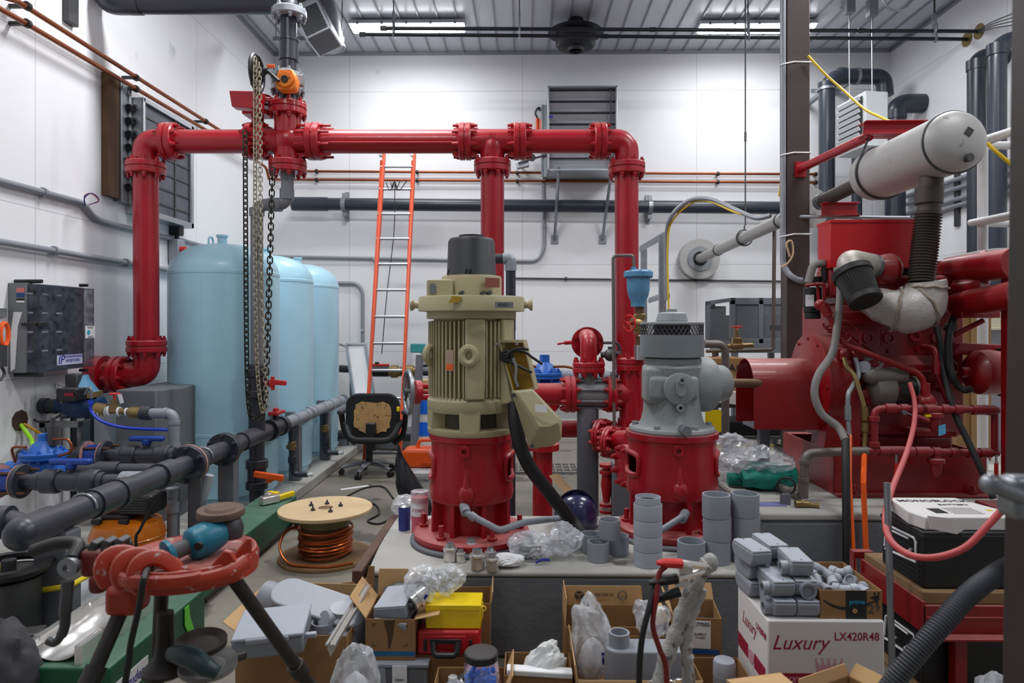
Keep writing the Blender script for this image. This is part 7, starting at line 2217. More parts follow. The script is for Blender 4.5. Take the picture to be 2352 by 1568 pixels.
leg(P(288,1380,2.1),P(205,1568,1.98))
leg(P(372,1345,2.2),P(360,1568,2.3))
c=P(380,1470,2.18)
MB().lathe([(.025,.09),(.028,.0),(.035,-.05),(.07,-.09),(.07,-.1)],c,Z_,24).build('spider_casting',LEG,t)
for px,py,rr,m_0 in((462,1478,.075,LEG),(478,1528,.085,mat('grey_disc_pad',(120,118,116),.6,var=.2))):
 c2=P(px,py,2.1)
 MB().lathe([(0,.006),(.03,.006),(.05,.0),(rr,.012),(rr,-.004),(.03,-.02),(0,-.02)],c2,V(.05,-.1,1),32).build('tool_rest_disc',m_0,t)
MB().tube([P(462,1490,2.12),P(400,1495,2.16)],.02,10).tube([P(478,1535,2.1),P(400,1510,2.18)],.018,10).tube([P(478,1530,2.12),P(560,1505,2.25)],.014,8).build('disc_arm',LEG,t)
solo(MB().tube(smooth_path([P(395,1500,2.05),P(440,1510,2.0),P(470,1530,1.98),P(500,1545,1.98)],6),[.022,.024,.026,.028,.03,.03,.03,.03,.03,.03,.028,.028,.026,.026,.024,.022,.02,.02,.02][:19],14),'dark_power_tool',mat('dark_teal_tool',(24,52,54),.45,var=.2),'dark power tool lying on the lower spider of the tripod stand','tool')
t=thing('angle_grinder','teal angle grinder with worn brown disc lying on the orange tray','grinder',(TC.x,TC.y,TZ))
ga,gb=P(385,1280,D-.1),P(500,1225,D+.02)
gd=(gb-ga).normalized()
ga.z=max(ga.z,TZ+.04)
pp=[ga,ga+(gb-ga)*.25,ga+(gb-ga)*.4,ga+(gb-ga)*.5,ga+(gb-ga)*.8,gb,gb+gd*.02]
MB().tube(smooth_path([ga+(gb-ga)*.38,ga+(gb-ga)*.5,ga+(gb-ga)*.75,gb+gd*.02],6),[.024,.034,.042,.046,.048,.049,.05,.05,.05,.051,.052,.052,.052,.051,.05,.048,.045,.042,.036],18).build('motor_housing',TEAL,t)
MB().tube([ga,ga+(gb-ga)*.12,ga+(gb-ga)*.42],[.022,.026,.024],14).build('rear_handle',mat('grey_rubber_grip',(84,84,86),.6),t)
MB().lathe([(.02,-.01),(.044,-.004),(.044,.008),(.02,.02)],ga,gd,24).build('handle_flange',TEAL,t)
MB().cyl(ga+(gb-ga)*.62+V(.02,-.052,-.0),ga+(gb-ga)*.62+V(.02,-.04,0),.013,n=14).build('side_port',BLACK,t)
text('MAKER',.02,ga+(gb-ga)*.8+V(.0,-.054,.004),gd,Z_,PAPER,t)if False else None
hd=gb+gd*.04
gh=P(508,1195,D+.06)
MB().lathe([(.04,-.03),(.045,.0),(.035,.03),(.02,.045)],hd,Z_,20).build('gear_head',STEELD,t)
dk=P(507,1172,D+.06)
MB().cyl(hd,dk,.016).build('spindle',STEEL,t)
b=MB().lathe([(.02,.012),(.04,.012),(.05,.004),(.071,.006),(.074,-.002),(.074,-.014),(.055,-.016),(.02,-.014)],dk,V(.02,-.05,1),40)
b.build('wire_cup_disc',mat('worn_brown_disc',(104,82,68),.75,var=.35,scale=18,bump=.4),t)
solo(MB().tube(smooth_path([ga-gd*.005,ga-gd*.05+V(0,0,-.01),P(330,1330,D-.25),P(318,1400,D-.22),P(300,1480,D-.2),P(285,1580,D-.2),V(P(285,1580,D).x,D-.2,.02)],8),.009,10),'grinder_cord',RUBBER,'black power cord hanging down from the teal grinder','cord')
pz=P(110,1372,3.1)
bx0=RUNX
b=MB()
zr=pz.z
sq=[(-.13,-.075),(.085,-.075),(.085,.075),(-.13,.075)]
rp=[V(bx0+x,3.2+y,zr+.03*(x>0))for x,y in sq]
b.tube(fillet(rp+[rp[0]],.02,3),.013,8)
b.tube(smooth_path([V(bx0-.13,3.12,zr),V(bx0-.15,3.1,zr+.1),V(bx0-.26,3.08,zr+.13),V(bx0-.27,3.08,zr+.08),V(bx0-.16,3.1,zr+.05),V(bx0-.14,3.1,zr-.03)],8),.013,8)
b.tube(smooth_path([V(bx0-.13,3.12,zr),V(bx0-.3,3.08,zr-.03),V(bx0-.6,3.05,zr-.04)],6),.012,8)
solo(b,'yellow_rope',mat('yellow_rope_fibre',(214,186,20),.7,var=.15),'yellow rope knotted round the nearest grey post','rope')
q=P(20,1300,3.1)
t=thing('hose_reel','black wheel rim lying on its side in the dark lower left corner','wheel',(q.x,q.y,.1))
MB().torus((q.x,q.y,q.z),Z_,.16,.022,36,8).lathe([(0,-.02),(.15,-.025),(.15,-.03),(0,-.03)],(q.x,q.y,q.z),Z_,32).build('rim',BLACK,t)
MB().cyl((q.x,q.y,.1),(q.x,q.y,q.z+.03),.03).build('hub',STEELD,t)
MB().cyl((q.x,q.y,.1),(q.x,q.y,q.z-.05),.13,n=28).build('drum',STEELD,t)
q=P(-5,1530,2.62)
solo(rest(crumple((q.x,q.y,.2),(.24,.24,.34),41,4,.4),.1),'grey_rag_bag',mat('dark_grey_cloth',(62,62,66),.7,var=.25),'dark grey crumpled cloth bag in the lower left corner','bag',ang=60)
q=P(58,1450,2.9)
solo(MB().box((q.x,q.y,.2),(.14,.1,.2),Matrix.Rotation(R(20),3,'Z')),'black_red_box',BLACK,'small black box in shadow beside the nearest grey post','box',bev=.01)
t=thing('edge_valve','dark plastic valve with blue handle cut off at the left edge of the picture','valve',P(0,1195,3.2))
q=P(5,1200,3.15)
MB().cyl(q+V(-.3,0,.1),q+V(.09,.02,-.03),.06,n=20).cyl(q+V(-.05,0,.0),q+V(.03,.01,0),.075,n=20).build('body',PVC80,t)
MB().box(q+V(-.1,0,.12),(.06,.05,.03)).build('blue_handle',BLUEH,t,bev=.008)
q=onZ(929,1216,PADZ)
t=thing('blue_can','dark blue aerosol style can on the plinth beside the pump','can',q)
MB().cyl(q,q+Z_*.13,.034,n=28).build('can',mat('blue_can_print',(46,56,130),.4,var=.1),t)
MB().lathe([(.03,0),(.034,.004),(.02,.014),(0,.015)],q+Z_*.13,Z_,24).build('top',STEEL,t)
q=onZ(964,1222,PADZ)
t=thing('pink_bottle','pink and white labelled plastic bottle in clear wrap beside the pump','bottle',q)
MB().cyl(q,q+Z_*.2,.046,n=28).build('bottle',PINK,t)
MB().lathe([(.047,.1),(.0472,.17),(.047,.171)],q,Z_,28).build('label',PAPER,t)
text('FOAM',.026,q+V(0,-.0478,.135),X_,Z_,MAROON,t)
MB().lathe([(.05,.17),(.052,.22),(.05,.235),(.048,.236)],q,Z_,20).build('clear_wrap',CLEAR,t)
q=onZ(930,1186,PADZ)
solo(rest(crumple((q.x,q.y,PADZ+.06),(.16,.12,.12),47,3,.4),PADZ),'white_film_scrap',CLEAR,'crumpled white plastic film behind the dark blue can','film',ang=30)
# grey couplings on the pump plinth
def ring_piece(r,hgt,name,label,group,loc,inner=.86,m=None):
 t=thing(name,label,'coupling',(0,0,0),group)
 MB().lathe([(r*inner,0),(r,.002),(r,hgt-.003),(r*.985,hgt),(r*(inner+.02),hgt),(r*inner,hgt-.003)],(0,0,0),Z_,36,closed=True).build('tube_wall',m or PVC40,t)
 MB().lathe([(r*inner,hgt*.45),(r*inner,hgt*.55),(r*.78,hgt*.55),(r*.78,hgt*.45)],(0,0,0),Z_,36,closed=True).build('inner_stop',m or PVC40,t)
 place(t,loc)
 return t
big=None
stacks=((1645,3,3.40,'left stack'),(1711,3,3.42,'right stack, against the engine plinth'),(1588,1,3.375,None))
ordn=['bottom','middle','top']
for px,n,d,lab in stacks:
 for k in range(n):
  l=('%s grey coupling in the %s of large couplings'%(ordn[k],lab))if lab else 'single large grey coupling standing left of the two coupling stacks'
  q=P(px,1300,d)
  loc=(q.x+.004*(k%2),q.y,PADZ+.112*k)
  if big is None:big=ring_piece(.069,.112,'pipe_coupling',l,'large grey couplings',loc)
  else:dup(big,loc,None,l)
tall=None
for k in range(4):
 q=P(1488,1300,3.36)
 l='%s piece of the tall pale coupling stack in front of gear drive pump'%('lowest','second','third','highest')[k]
 loc=(q.x,q.y,PADZ+.075*k)
 if tall is None:tall=ring_piece(.07,.075,'pale_coupling',l,'pale coupling stack',loc,.9,PVCL)
 else:dup(tall,loc,None,l)
q=P(1488,1300,3.36)
ring_piece(.062,.035,'reducer_ring','narrow translucent ring on top of the tall pale coupling stack',None,(q.x,q.y,PADZ+.3),.9,PVCL)
small=None
for px,d,z,l in((1374,3.42,0,'small grey coupling in front, supporting the upper one, beside the navy helmet'),(1358,3.55,0,'small grey coupling behind the left side of the stacked small couplings'),(1420,3.52,0,'small dark grey coupling at the right of the small coupling cluster'),(1400,3.47,.095,'small grey coupling resting on top of three others'),(1306,3.6,0,'small grey coupling beside the clear bag, left of the small cluster')):
 q=P(px,1280,d)
 loc=(q.x,q.y,PADZ+z)
 if small is None:small=ring_piece(.054,.095,'small_coupling',l,'small grey couplings',loc)
 else:dup(small,loc,None,l)
con=None
labs=('shiny metal conduit connector at the left end of the connector group','slim shiny connector with yellow reflection, second in the connector group','tall shiny connector at the back of the connector group','large shiny connector at the front of the connector group','squat shiny connector behind the ribbed one','ribbed shiny coupling at the right front of the connector group')
for(px,py,sc),l in zip(((1034,1288,1.0),(1058,1290,.7),(1082,1276,1.0),(1096,1306,1.08),(1126,1290,.8),(1131,1310,.9)),labs):
 q=onZ(px,py,PADZ)
 if con is None:
  t=thing('metal_connector',l,'connector',(0,0,0),'shiny metal connectors')
  MB().lathe([(.03,0),(.034,.004),(.034,.05),(.03,.054)],(0,0,0),Z_,8).build('hex_body',CHROME,t)
  MB().lathe([(.028,.054),(.036,.056),(.036,.066),(.022,.07)],(0,0,0),Z_,28).build('collar',CHROME,t)
  MB().lathe([(.016,.068),(.022,.07),(.022,.088),(.016,.088)],(0,0,0),Z_,24,closed=True).build('thread',ALU,t)
  con=t;place(t,q)
 else:
  c_=dup(con,q,None,l)
  c_.scale=(sc,sc,sc)
q=onZ(1166,1300,PADZ)
solo(rest(crumple((q.x,q.y,PADZ+.02),(.15,.1,.055),51,4,.35),PADZ),'white_rag',PAPER,'crumpled white rag on the plinth right of the metal connectors','rag',ang=50)
q=onZ(1220,1285,PADZ)
t=thing('bag_of_fittings','clear plastic bag of grey fittings with blue print on the plinth','bag',(q.x,q.y,PADZ))
rest(crumple((q.x,q.y+.02,PADZ+.05),(.2,.16,.12),55,4,.45),PADZ).build('film',CLEAR,t,ang=30)
MB().cyl((q.x-.06,q.y+.02,PADZ+.03),(q.x+.05,q.y+.03,PADZ+.03),.028).build('grey_fitting',PVC80,t)
MB().tube(smooth_path([(q.x+.02,q.y-.08,PADZ+.012),(q.x+.05,q.y-.075,PADZ+.025),(q.x+.09,q.y-.06,PADZ+.02)],5),.006,6).build('blue_print',BLUEINK,t)
q=onZ(1296,1288,PADZ)
solo(rest(crumple((q.x,q.y+.04,PADZ+.05),(.16,.13,.14),57,4,.55),PADZ),'clear_bag',CLEAR,'clear crumpled plastic bag in front of the navy helmet','bag',ang=30)
# conduit bodies (rounded boxes with hub)
def conduit_body(L_,w,h_,hub='side',hr=.022):
 """long side along +y, lid up, rounded front end"""
 t=thing('conduit_fitting','','fitting',(0,0,0))
 prof=[]
 r=h_*.55
 for k in range(9):
  a=R(180+90*k/8)
  prof.append((r+r*math.cos(a),r+r*math.sin(a)))
 prof=[(0.0,h_*.86)]+prof+[(L_-.02,0),(L_,.02),(L_,h_*.86)]
 b=MB().prism(prof,(-w/2,0,0),Y_,Z_,w)
 b.build('body',PVC40,t,bev=.007,seg=3)
 b=MB().prism([(-w/2+.002,.002),(w/2-.002,.002),(w/2-.002,L_-.004),(-w/2+.002,L_-.004)],(0,0,h_*.86),X_,Y_,h_*.14)
 b.build('lid',PVCL,t,bev=.006,seg=3)
 if hub=='side':
  MB().ring((-w/2+.002,h_*.6,h_*.42),(-w/2-.028,h_*.6,h_*.42),hr*1.15,hr*.8,24).build('hub',PVC40,t)
 elif hub=='front':
  MB().ring((0,.02,h_*.48),(0,-.016,h_*.48),hr*1.25,hr*.9,28).cyl((0,.01,h_*.48),(0,-.006,h_*.48),hr*.92).build('hub',PVC40,t)
 else:
  MB().ring((0,L_-.01,h_*.45),(0,L_+.03,h_*.45),hr*1.2,hr*.85,24).build('hub',PVC40,t)
 b=MB()
 for y in(.014,L_-.016):b.cyl((0,y,h_),(0,y,h_+.002),.004,n=8)
 b.each('lid_screw',STEEL,t)
 return t
lx0,lx1,ly0,ly1,lz=.885,1.305,2.48,2.82,.532
t=thing('printed_carton','large white carton with maroon crown print supporting the grey fittings','carton',((lx0+lx1)/2,(ly0+ly1)/2,0))
MB().box2((lx0,ly0,0),(lx1,ly1,lz)).build('box',WHITEC,t,bev=.006)
fy=ly0-.0008
text('Luxury',.075,(lx0+.115,fy,lz-.082),X_,Z_,MAROON,t,shear=.35,sx=.95)
text('LX420R48',.042,(lx1-.1,fy,lz-.058),X_,Z_,MAROON,t,bold=True,sx=.9)
b=MB();b.box2((lx0+.03,ly0-.0014,lz-.245),(lx1-.02,ly0,lz-.19));b.build('print_band',MAROON,t)
text('Luxury',.045,(lx0+.1,ly0-.002,lz-.21),X_,Z_,mat('pale_pink_print',(206,150,164),.6),t,shear=.35)
ccx,ccz=lx0+.22,lz-.185
b=MB().prism([(-.045,0),(.045,0),(.042,.02),(-.042,.02)],(ccx,ly0-.0016,ccz),X_,Z_,.001)
for k in range(5):
 x=-.04+.02*k
 b.prism([(x-.008,.02),(x+.008,.02),(x*1.15,.045)],(ccx,ly0-.0016,ccz),X_,Z_,.001)
 b.cyl((ccx+x*1.15,ly0-.001,ccz+.048),(ccx+x*1.15,ly0-.0026,ccz+.048),.004,n=8)
b.build('crown_print',MATS['pale_pink_print'],t)
MB().prism(stadium(.085,.06),(ccx,ly0-.0018,ccz-.03),X_,Z_,.001).build('crest_patch',WHITEC,t)
MB().prism(stadium(.066,.034),(ccx,ly0-.003,ccz-.035),X_,Z_,.001).build('crest',MAROON,t)
sxp=lx0-.0008
text('Luxury',.07,(sxp,ly0+.2,lz-.1),-Y_,Z_,MAROON,t,shear=.35,sx=.8)
text('LX420R48',.034,(sxp,ly0+.065,lz-.07),-Y_,Z_,MAROON,t,bold=True,sx=.75)
b=MB().box2((lx0-.0014,ly0+.02,lz-.24),(lx0,ly0+.14,lz-.185));b.box2((lx0-.0014,ly0+.21,lz-.24),(lx0,ly1-.01,lz-.185));b.box2((lx0-.0014,ly0+.05,lz-.32),(lx0,ly1-.02,lz-.31));b.box2((lx0-.0014,ly0+.05,lz-.34),(lx0,ly1-.02,lz-.336))
b.build('side_print',MAROON,t)
MB().prism(stadium(.06,.05),(lx0-.0008,ly0+.175,lz-.215),Y_,Z_,-.001).build('side_crest',MATS['pale_pink_print'],t)
protoS=conduit_body(.165,.082,.066,'side');protoF=conduit_body(.165,.082,.066,'front',.024);protoB=conduit_body(.165,.082,.066,'back')
used=set()
def put_body(proto,loc,rot,label):
 if proto.name not in used:
  used.add(proto.name);o=place(proto,loc,rot);o['label']=label;o['group']='grey conduit bodies on the white carton'
 else:
  o=dup(proto,loc,rot,label,'grey conduit bodies on the white carton')
 return o
xA,xB_=.955,1.04
rows=((protoS,(xA,2.49,lz),0,'grey conduit body at bottom front left of pile, hub to the left'),(protoB,(xB_,2.49,lz),0,'grey conduit body at bottom front right of the pile, rounded end showing'),(protoS,(xA,2.5,lz+.067),2,'grey conduit body in the second layer at front left, hub to the left'),(protoF,(xB_,2.51,lz+.067),-2,'grey conduit body in the second layer with open round hub facing front'),(protoS,(xB_-.012,2.52,lz+.135),-3,'grey conduit body topmost at the front of pile, lid up'),(protoB,(xA-.03,2.665,lz),3,'grey conduit body at the back left of pile, bottom layer'),(protoB,(xB_,2.665,lz),0,'grey conduit body hidden mostly behind the front right pair'),(protoB,(xA-.03,2.67,lz+.067),4,'grey conduit body at the back left of the pile, second layer'),(protoB,(xB_,2.68,lz+.067),-3,'grey conduit body at back right, second layer of the pile'),(protoB,(xA-.035,2.63,lz+.135),10,'grey conduit body with pale lid, topmost at left of pile'),(protoB,(xB_-.03,2.7,lz+.135),6,'grey conduit body with pale lid, farthest back on top of pile'))
for pr_,loc,rz,l in rows:
 put_body(pr_,loc,(0,0,R(rz)),l)
def carton(w,d,h_,loc,rz,label,cat='carton',flaps=(),m=CARD,th=.004,name='cardboard_carton'):
 """open carton, origin at the middle of its base; flaps: (side, length, angle from straight up outward in degrees)"""
 t=thing(name,label,cat,(0,0,0))
 b=MB()
 b.box2((-w/2,-d/2,0),(w/2,-d/2+th,h_));b.box2((-w/2,d/2-th,0),(w/2,d/2,h_));b.box2((-w/2,-d/2+th,0),(-w/2+th,d/2-th,h_));b.box2((w/2-th,-d/2+th,0),(w/2,d/2-th,h_));b.box2((-w/2+th,-d/2+th,0),(w/2-th,d/2-th,th))
 b.build('box',m,t,bev=.0015)
 for side,ln,ang in flaps:
  a=R(ang)
  n_,s_,c_,ww={'f':(-Y_,X_,V(0,-d/2,h_),w),'b':(Y_,X_,V(0,d/2,h_),w),'l':(-X_,Y_,V(-w/2,0,h_),d),'r':(X_,Y_,V(w/2,0,h_),d)}[side]
  dr=Z_*math.cos(a)+n_*math.sin(a)
  tr=.94
  b=MB().prism([(-ww/2*.99,0),(ww/2*.99,0),(ww/2*tr,ln),(-ww/2*tr,ln)],c_,s_,dr,th)
  b.build('flap',CARDL if m is CARD else m,t,bev=.001)
 place(t,(loc[0]+CX,loc[1],loc[2]),(0,0,R(rz)))
 return t
CX=0
def loc_text(t,body,size,o,ux,uy,m,**k):return text(body,size,o,ux,uy,m,t,**k)
ax0,ax1=1.09,1.305
aw,ad,ah=.222,.3,.104
acx,acy=1.193,2.645
am=carton(aw,ad,ah,(acx,acy,lz),0,'open brown carton with curved arrow print holding grey pipe elbows',m=CARD)
fy=-ad/2-.0008
b=MB().box2((-.02,fy-.0004,.0),(.055,fy+.0008,ah));b.build('black_tape',mat('black_printed_tape',(26,30,34),.35),am)
text('prime',.024,(.02,fy-.001,ah*.6),X_,Z_,mat('cyan_print',(20,150,196),.5),am,bold=True)
arc=[V(-.1+.19*k/14,fy-.0006,.068-.03*math.sin(PI*(k/14)**.85)-.0*k)for k in range(15)]
b=MB().tube(arc,[.001+.0046*math.sin(PI*min(1,(k+2)/17))for k in range(15)],6,flat=(1,.12))
e_=arc[-1]
b.prism([(-.022,.012),(.006,.02),(.004,-.012),(-.002,-.012),(-.003,.008),(-.02,.006)],e_+V(.0,-.0005,.0),X_,Z_,.0008)
b.build('arrow_print',INK,am)
b=MB()
for dx in(.084,.098):
 b.box2((dx-.0014,fy-.0006,.076),(dx+.0014,fy,.094)).prism([(-.005,0),(.005,0),(0,.007)],(dx,fy,.092),X_,Z_,.0006)
b.box2((.077,fy-.0006,.071),(.105,fy,.0735))
b.build('this_way_up_print',INK,am)
text('2',.05,(.07,fy-.0004,.035),X_,Z_,STEELD,am);text('9',.034,(.094,fy-.0004,.04),X_,Z_,STEELD,am)
MB().ring((.012,fy,.03),(.012,fy-.002,.03),.008,.003,16).build('tape_sticker',CARDL,am)
el=None
random.seed(11)
el_l=['short grey elbow lying at the %s of the open brown carton'%s for s in('front left corner','front centre','front right corner','middle left','exact middle','middle right','back left corner','back centre','back right corner')]
el_l+=['grey elbow on top of the heap in the open brown carton, %s'%s for s in('front left','front centre','front right','middle left','exact centre','middle right','back left','back centre','back right')]
k=0
pos=[(x,y,0)for y in(-.1,0,.1)for x in(-.07,0,.07)]+[(x,y,1)for y in(-.095,-.01,.085)for x in(-.068,0,.068)]
for(x,y,l_y),l in zip(pos,el_l):
 z=lz+.05+.036*l_y
 rot=(R(random.uniform(60,120)),R(random.uniform(-25,25)),R(random.uniform(0,360)))
 loc=(acx+x,acy+y,z)
 if el is None:
  t=thing('pipe_elbow',l,'fitting',(0,0,0),'grey elbows in the brown carton')
  p_=fillet([(-.04,0,-.012),(0,0,-.012),(.028,0,.02)],.03,6)
  MB().tube(p_,.0205,18).build('bend',PVCL,t)
  MB().ring((-.05,0,-.012),(-.022,0,-.012),.0245,.019,22).build('socket',PVCL,t)
  dd=V(.028,0,.032).normalized()
  MB().ring(V(.014,0,.004),V(.014,0,.004)+dd*.03,.0245,.019,22).build('socket',PVCL,t)
  t.scale=(.85,.85,.85)
  el=place(t,loc,rot)
 else:dup(el,loc,rot,l)
 # cartons and fittings on the floor, left to right
c1=carton(.46,.42,.35,(-.925,2.95,0),-3,'torn open carton with large grey conduit fitting left of the plinth',flaps=(('b',.05,-4),('l',.07,60)))
b=MB();random.seed(2)
xs=[-.23+.46*k/18 for k in range(19)]
poly=[(-.23,0)]+[(.23,0)]+[(x,.05+random.uniform(-.02,.02)+(.07 if x>.19 else 0))for x in xs[::-1]]
b.prism(poly,(0,.212,.345),X_,Z_,.004)
b.build('torn_edge',CARD,c1)
t=thing('conduit_fitting','big grey rounded conduit fitting with round openings lying across the torn carton','fitting',(0,0,0))
MB().prism(stadium(.46,.15,10),(0,0,0),X_,Y_,.125).build('body',PVC40,t,bev=.012,seg=3)
MB().prism(stadium(.46,.152,10),(0,0,.125),X_,Y_,.018).build('lid',PVCL,t,bev=.008,seg=3)
MB().ring((.15,-.06,.055),(.15,-.115,.055),.072,.056,36).cyl((.15,-.07,.055),(.15,-.08,.055),.057).build('front_hub',PVC40,t)
MB().ring((-.2,.0,.055),(-.29,.0,.055),.07,.056,36).build('end_hub',PVC40,t)
MB().ball((-.02,-.074,.07),.008,10).build('lug',PVC40,t)
place(t,(-.88,2.98,.285),(R(24),R(10),R(-16)))
t=thing('junction_box','pale grey square junction box tilted on the front edge of torn carton','box',(0,0,0))
MB().box2((-.13,-.1,0),(.13,.1,.075)).build('body',PVC40,t,bev=.01)
MB().box2((-.135,-.105,.075),(.135,.105,.09)).box2((-.08,-.112,.066),(.08,-.1,.088)).build('lid',PVCL,t,bev=.006)
b=MB()
for k in range(6):b.cyl((-.14,-.08+.032*k,.02),(-.13,-.08+.032*k,.07),.007,n=8)
b.build('ribbed_side',PVCL,t)
MB().box((.15,-.06,.05),(.05,.02,.02)).build('latch',PVCL,t,bev=.004)
place(t,(-.985,2.7,.34),(R(9),R(-3),R(8)))
q=P(743,1440,2.85)
t=ring_piece(.05,.11,'grey_coupling','grey coupling standing open end up in the torn carton',None,(q.x,q.y,q.z-.085))
q=P(785,1425,2.9)
t=thing('grey_tee','pale grey pipe tee leaning in the right corner of torn carton','fitting',(q.x,q.y,q.z))
MB().cyl(q+V(-.02,.03,-.1),q+V(.0,-.01,.06),.045,n=24).cyl(q+V(-.01,.0,0),q+V(-.06,-.06,.03),.036,n=24).build('body',PVCL,t)
q=P(800,1400,3.05)
solo(crumple((q.x,q.y-.02,q.z-.06),(.12,.1,.18),61,4,.5),'clear_wrap_scrap',CLEAR,'crumpled clear wrap at the back right of the torn carton','film',ang=30)
a,c=P(758,1490,2.55),P(842,1352,3.0)
b=MB().tube([a,c],.03,4,flat=(1,.35))
d_=(c-a).normalized()
b.tube([a+Z_*.012+X_*.012,c+Z_*.012+X_*.012],.006,6).tube([a+Z_*.014-X_*.014,c+Z_*.014-X_*.014],.006,6)
solo(b,'metal_channel',CHROME,'shiny metal channel strip leaning between two cartons','channel',smooth=False)
q=P(815,1515,2.65)
t=thing('bag_of_white_parts','clear bag of white parts standing left of the grey box with label','bag',(q.x,q.y,0))
rest(crumple((q.x,q.y,.17),(.17,.16,.34),63,4,.35),0).build('film',CLEAR,t,ang=30)
rest(crumple((q.x,q.y,.12),(.12,.11,.22),65,3,.3),.01).build('contents',PAPER,t,ang=40)
t=thing('grey_enclosure','dark grey plastic enclosure with white label under the small brown carton','box',(-.47,2.9,0))
MB().box2((-.595,2.78,0),(-.39,3.02,.2)).build('body',mat('mid_grey_enclosure',(112,114,120),.5),t,bev=.01)
MB().box2((-.603,2.772,.2),(-.382,3.028,.218)).build('lid',PVC40,t,bev=.005)
MB().box2((-.53,2.769,.125),(-.47,2.772,.212)).build('label',PAPER,t)
text('105001',.014,(-.5,2.768,.155),X_,Z_,INK,t,bold=True)
MB().add([V(-.595,2.775,0),V(-.545,2.775,0),V(-.56,2.775,.2),V(-.59,2.775,.2),V(-.595,2.779,0),V(-.545,2.779,0),V(-.56,2.779,.2),V(-.59,2.779,.2)],[(0,1,2,3),(7,6,5,4),(0,4,5,1),(1,5,6,2),(2,6,7,3),(3,7,4,0)]).build('tape_strip',PVCL,t)
c2=carton(.205,.24,.17,(-.545,2.92,.219),0,'small brown carton with blue stripe, its flaps open, holding grey boxes',flaps=(('l',.11,38),('r',.1,80),('b',.12,4)))
MB().box2((-.1035,-.1212,.018),(.1035,-.12,.038)).build('blue_stripe',mat('blue_tape_print',(30,96,140),.5),c2)
MB().prism([(-.012,.05),(-.004,.05),(.006,.1),(.016,.165),(-.03,.165),(-.014,.1)],(.005,-.1204,0),X_,Z_,.001).build('oil_stain',mat('dark_oil_stain',(74,54,34),.8),c2)
b=MB()
for sx in(-1,1):
 for z in(.06,.15):
  b.box2((sx*.07-.001,-.1212,z),(sx*.07+.001,-.1204,z+.014*(1 if z<.1 else-1))).box2((sx*.07-.0,-.1212,z-.001),(sx*.07-sx*.014,-.1204,z+.001))
b.build('corner_marks',INK,c2)
wj=None
for k,(dz,ry,rz)in enumerate(((.12,6,-6),(.175,-8,-10))):
 l=('lower','upper')[k]+' of two grey wedge-shaped boxes sticking out of the small brown carton'
 loc=(-.545+.01*k,2.9,.219+dz)
 if wj is None:
  wj=thing('grey_device_box',l,'box',(0,0,0),'grey device boxes')
  MB().prism([(-.075,0),(.075,0),(.075,.05),(-.06,.05)],(0,.09,0),X_,Z_,.18).build('body',PVC40,wj,bev=.004)
  MB().box2((-.062,-.088,.05),(.077,.088,.056)).build('cover',PVCL,wj,bev=.003)
  MB().cyl((.075,-.04,.025),(.095,-.04,.025),.016).build('knockout',STEELD,wj)
  place(wj,loc,(R(10),R(ry),R(rz)))
 else:dup(wj,loc,(R(8),R(ry),R(rz)),l)
q=V(-.53,3.0,.42)
solo(MB().tube(smooth_path([q+V(-.06,0,0),q+V(-.02,.01,.015),q+V(.03,0,.012),q+V(.07,-.01,.03)],6),.024,14).cyl(q+V(-.07,0,-.01),q+V(-.045,0,.0),.032).cyl(q+V(.05,0,.02),q+V(.085,-.01,.035),.032),'metal_elbow',STEELD,'dark metal elbow fitting lying in the small brown carton behind the grey boxes','fitting')
q=V(-.43,2.88,.45)
t=thing('bag_with_connector','clear bag holding a shiny metal connector, above the right flap','bag',q-Z_*.04)
crumple(q+V(.0,.03,.04),(.13,.14,.14),71,4,.5).build('film',CLEAR,t,ang=30)
MB().cyl(q+V(-.03,-.04,-.01),q+V(.02,.0,.02),.035,n=24).cyl(q+V(-.01,-.025,.0),q+V(.0,-.018,.006),.042,n=24).build('connector',CHROME,t)
MB().box(q+V(.02,-.045,.01),(.012,.004,.04),Matrix.Rotation(R(40),3,'Y')).build('blue_print',BLUEINK,t)
c5=carton(.26,.2,.226,(-.312,2.93,0),0,'closed brown carton underneath the red tool case',m=CARD)
MB().box2((-.13,-.1,.222),(.13,.1,.226)).build('lid',CARD,c5)
t=thing('red_tool_case','red plastic tool case with black handle under the yellow steel box','case',(-.31,2.9,.227))
tx0,tx1=-.439,-.18
MB().box2((tx0,2.83,.227),(tx1,2.99,.325)).build('shell',REDCLEAN,t,bev=.01,seg=3)
MB().box2((tx0+.055,2.823,.255),(tx1-.055,2.83,.31)).build('raised_panel',REDCLEAN,t,bev=.004)
MB().tube(fillet([(tx0+.07,2.815,.29),(tx0+.075,2.79,.245),(tx1-.09,2.79,.245),(tx1-.085,2.815,.29)],.02,5),.012,10).box((tx0+.12,2.82,.29),(.13,.014,.016)).build('handle',BLACK,t)
for x in(tx0+.035,tx1-.035):MB().box((x,2.826,.27),(.012,.008,.05)).build('latch',BLACK,t,bev=.002)
MB().box2((tx0+.06,2.87,.325),(tx1-.06,2.94,.3275)).build('lid_rib',REDCLEAN,t)
t=thing('yellow_steel_box','bright yellow steel box with latch on the red tool case','box',(-.29,2.93,.328))
MB().box2((-.405,2.85,.328),(-.175,2.985,.424)).build('body',YELB,t,bev=.004)
MB().box2((-.407,2.847,.405),(-.173,2.987,.428)).build('lid',YELB,t,bev=.003)
MB().box2((-.175,2.87,.36),(-.169,2.9,.41)).torus((-.165,2.885,.4),Y_,.01,.003,14,6).box2((-.175,2.93,.34),(-.17,2.96,.4)).build('latch',YELB,t)
q=V(-.31,2.93,.428)
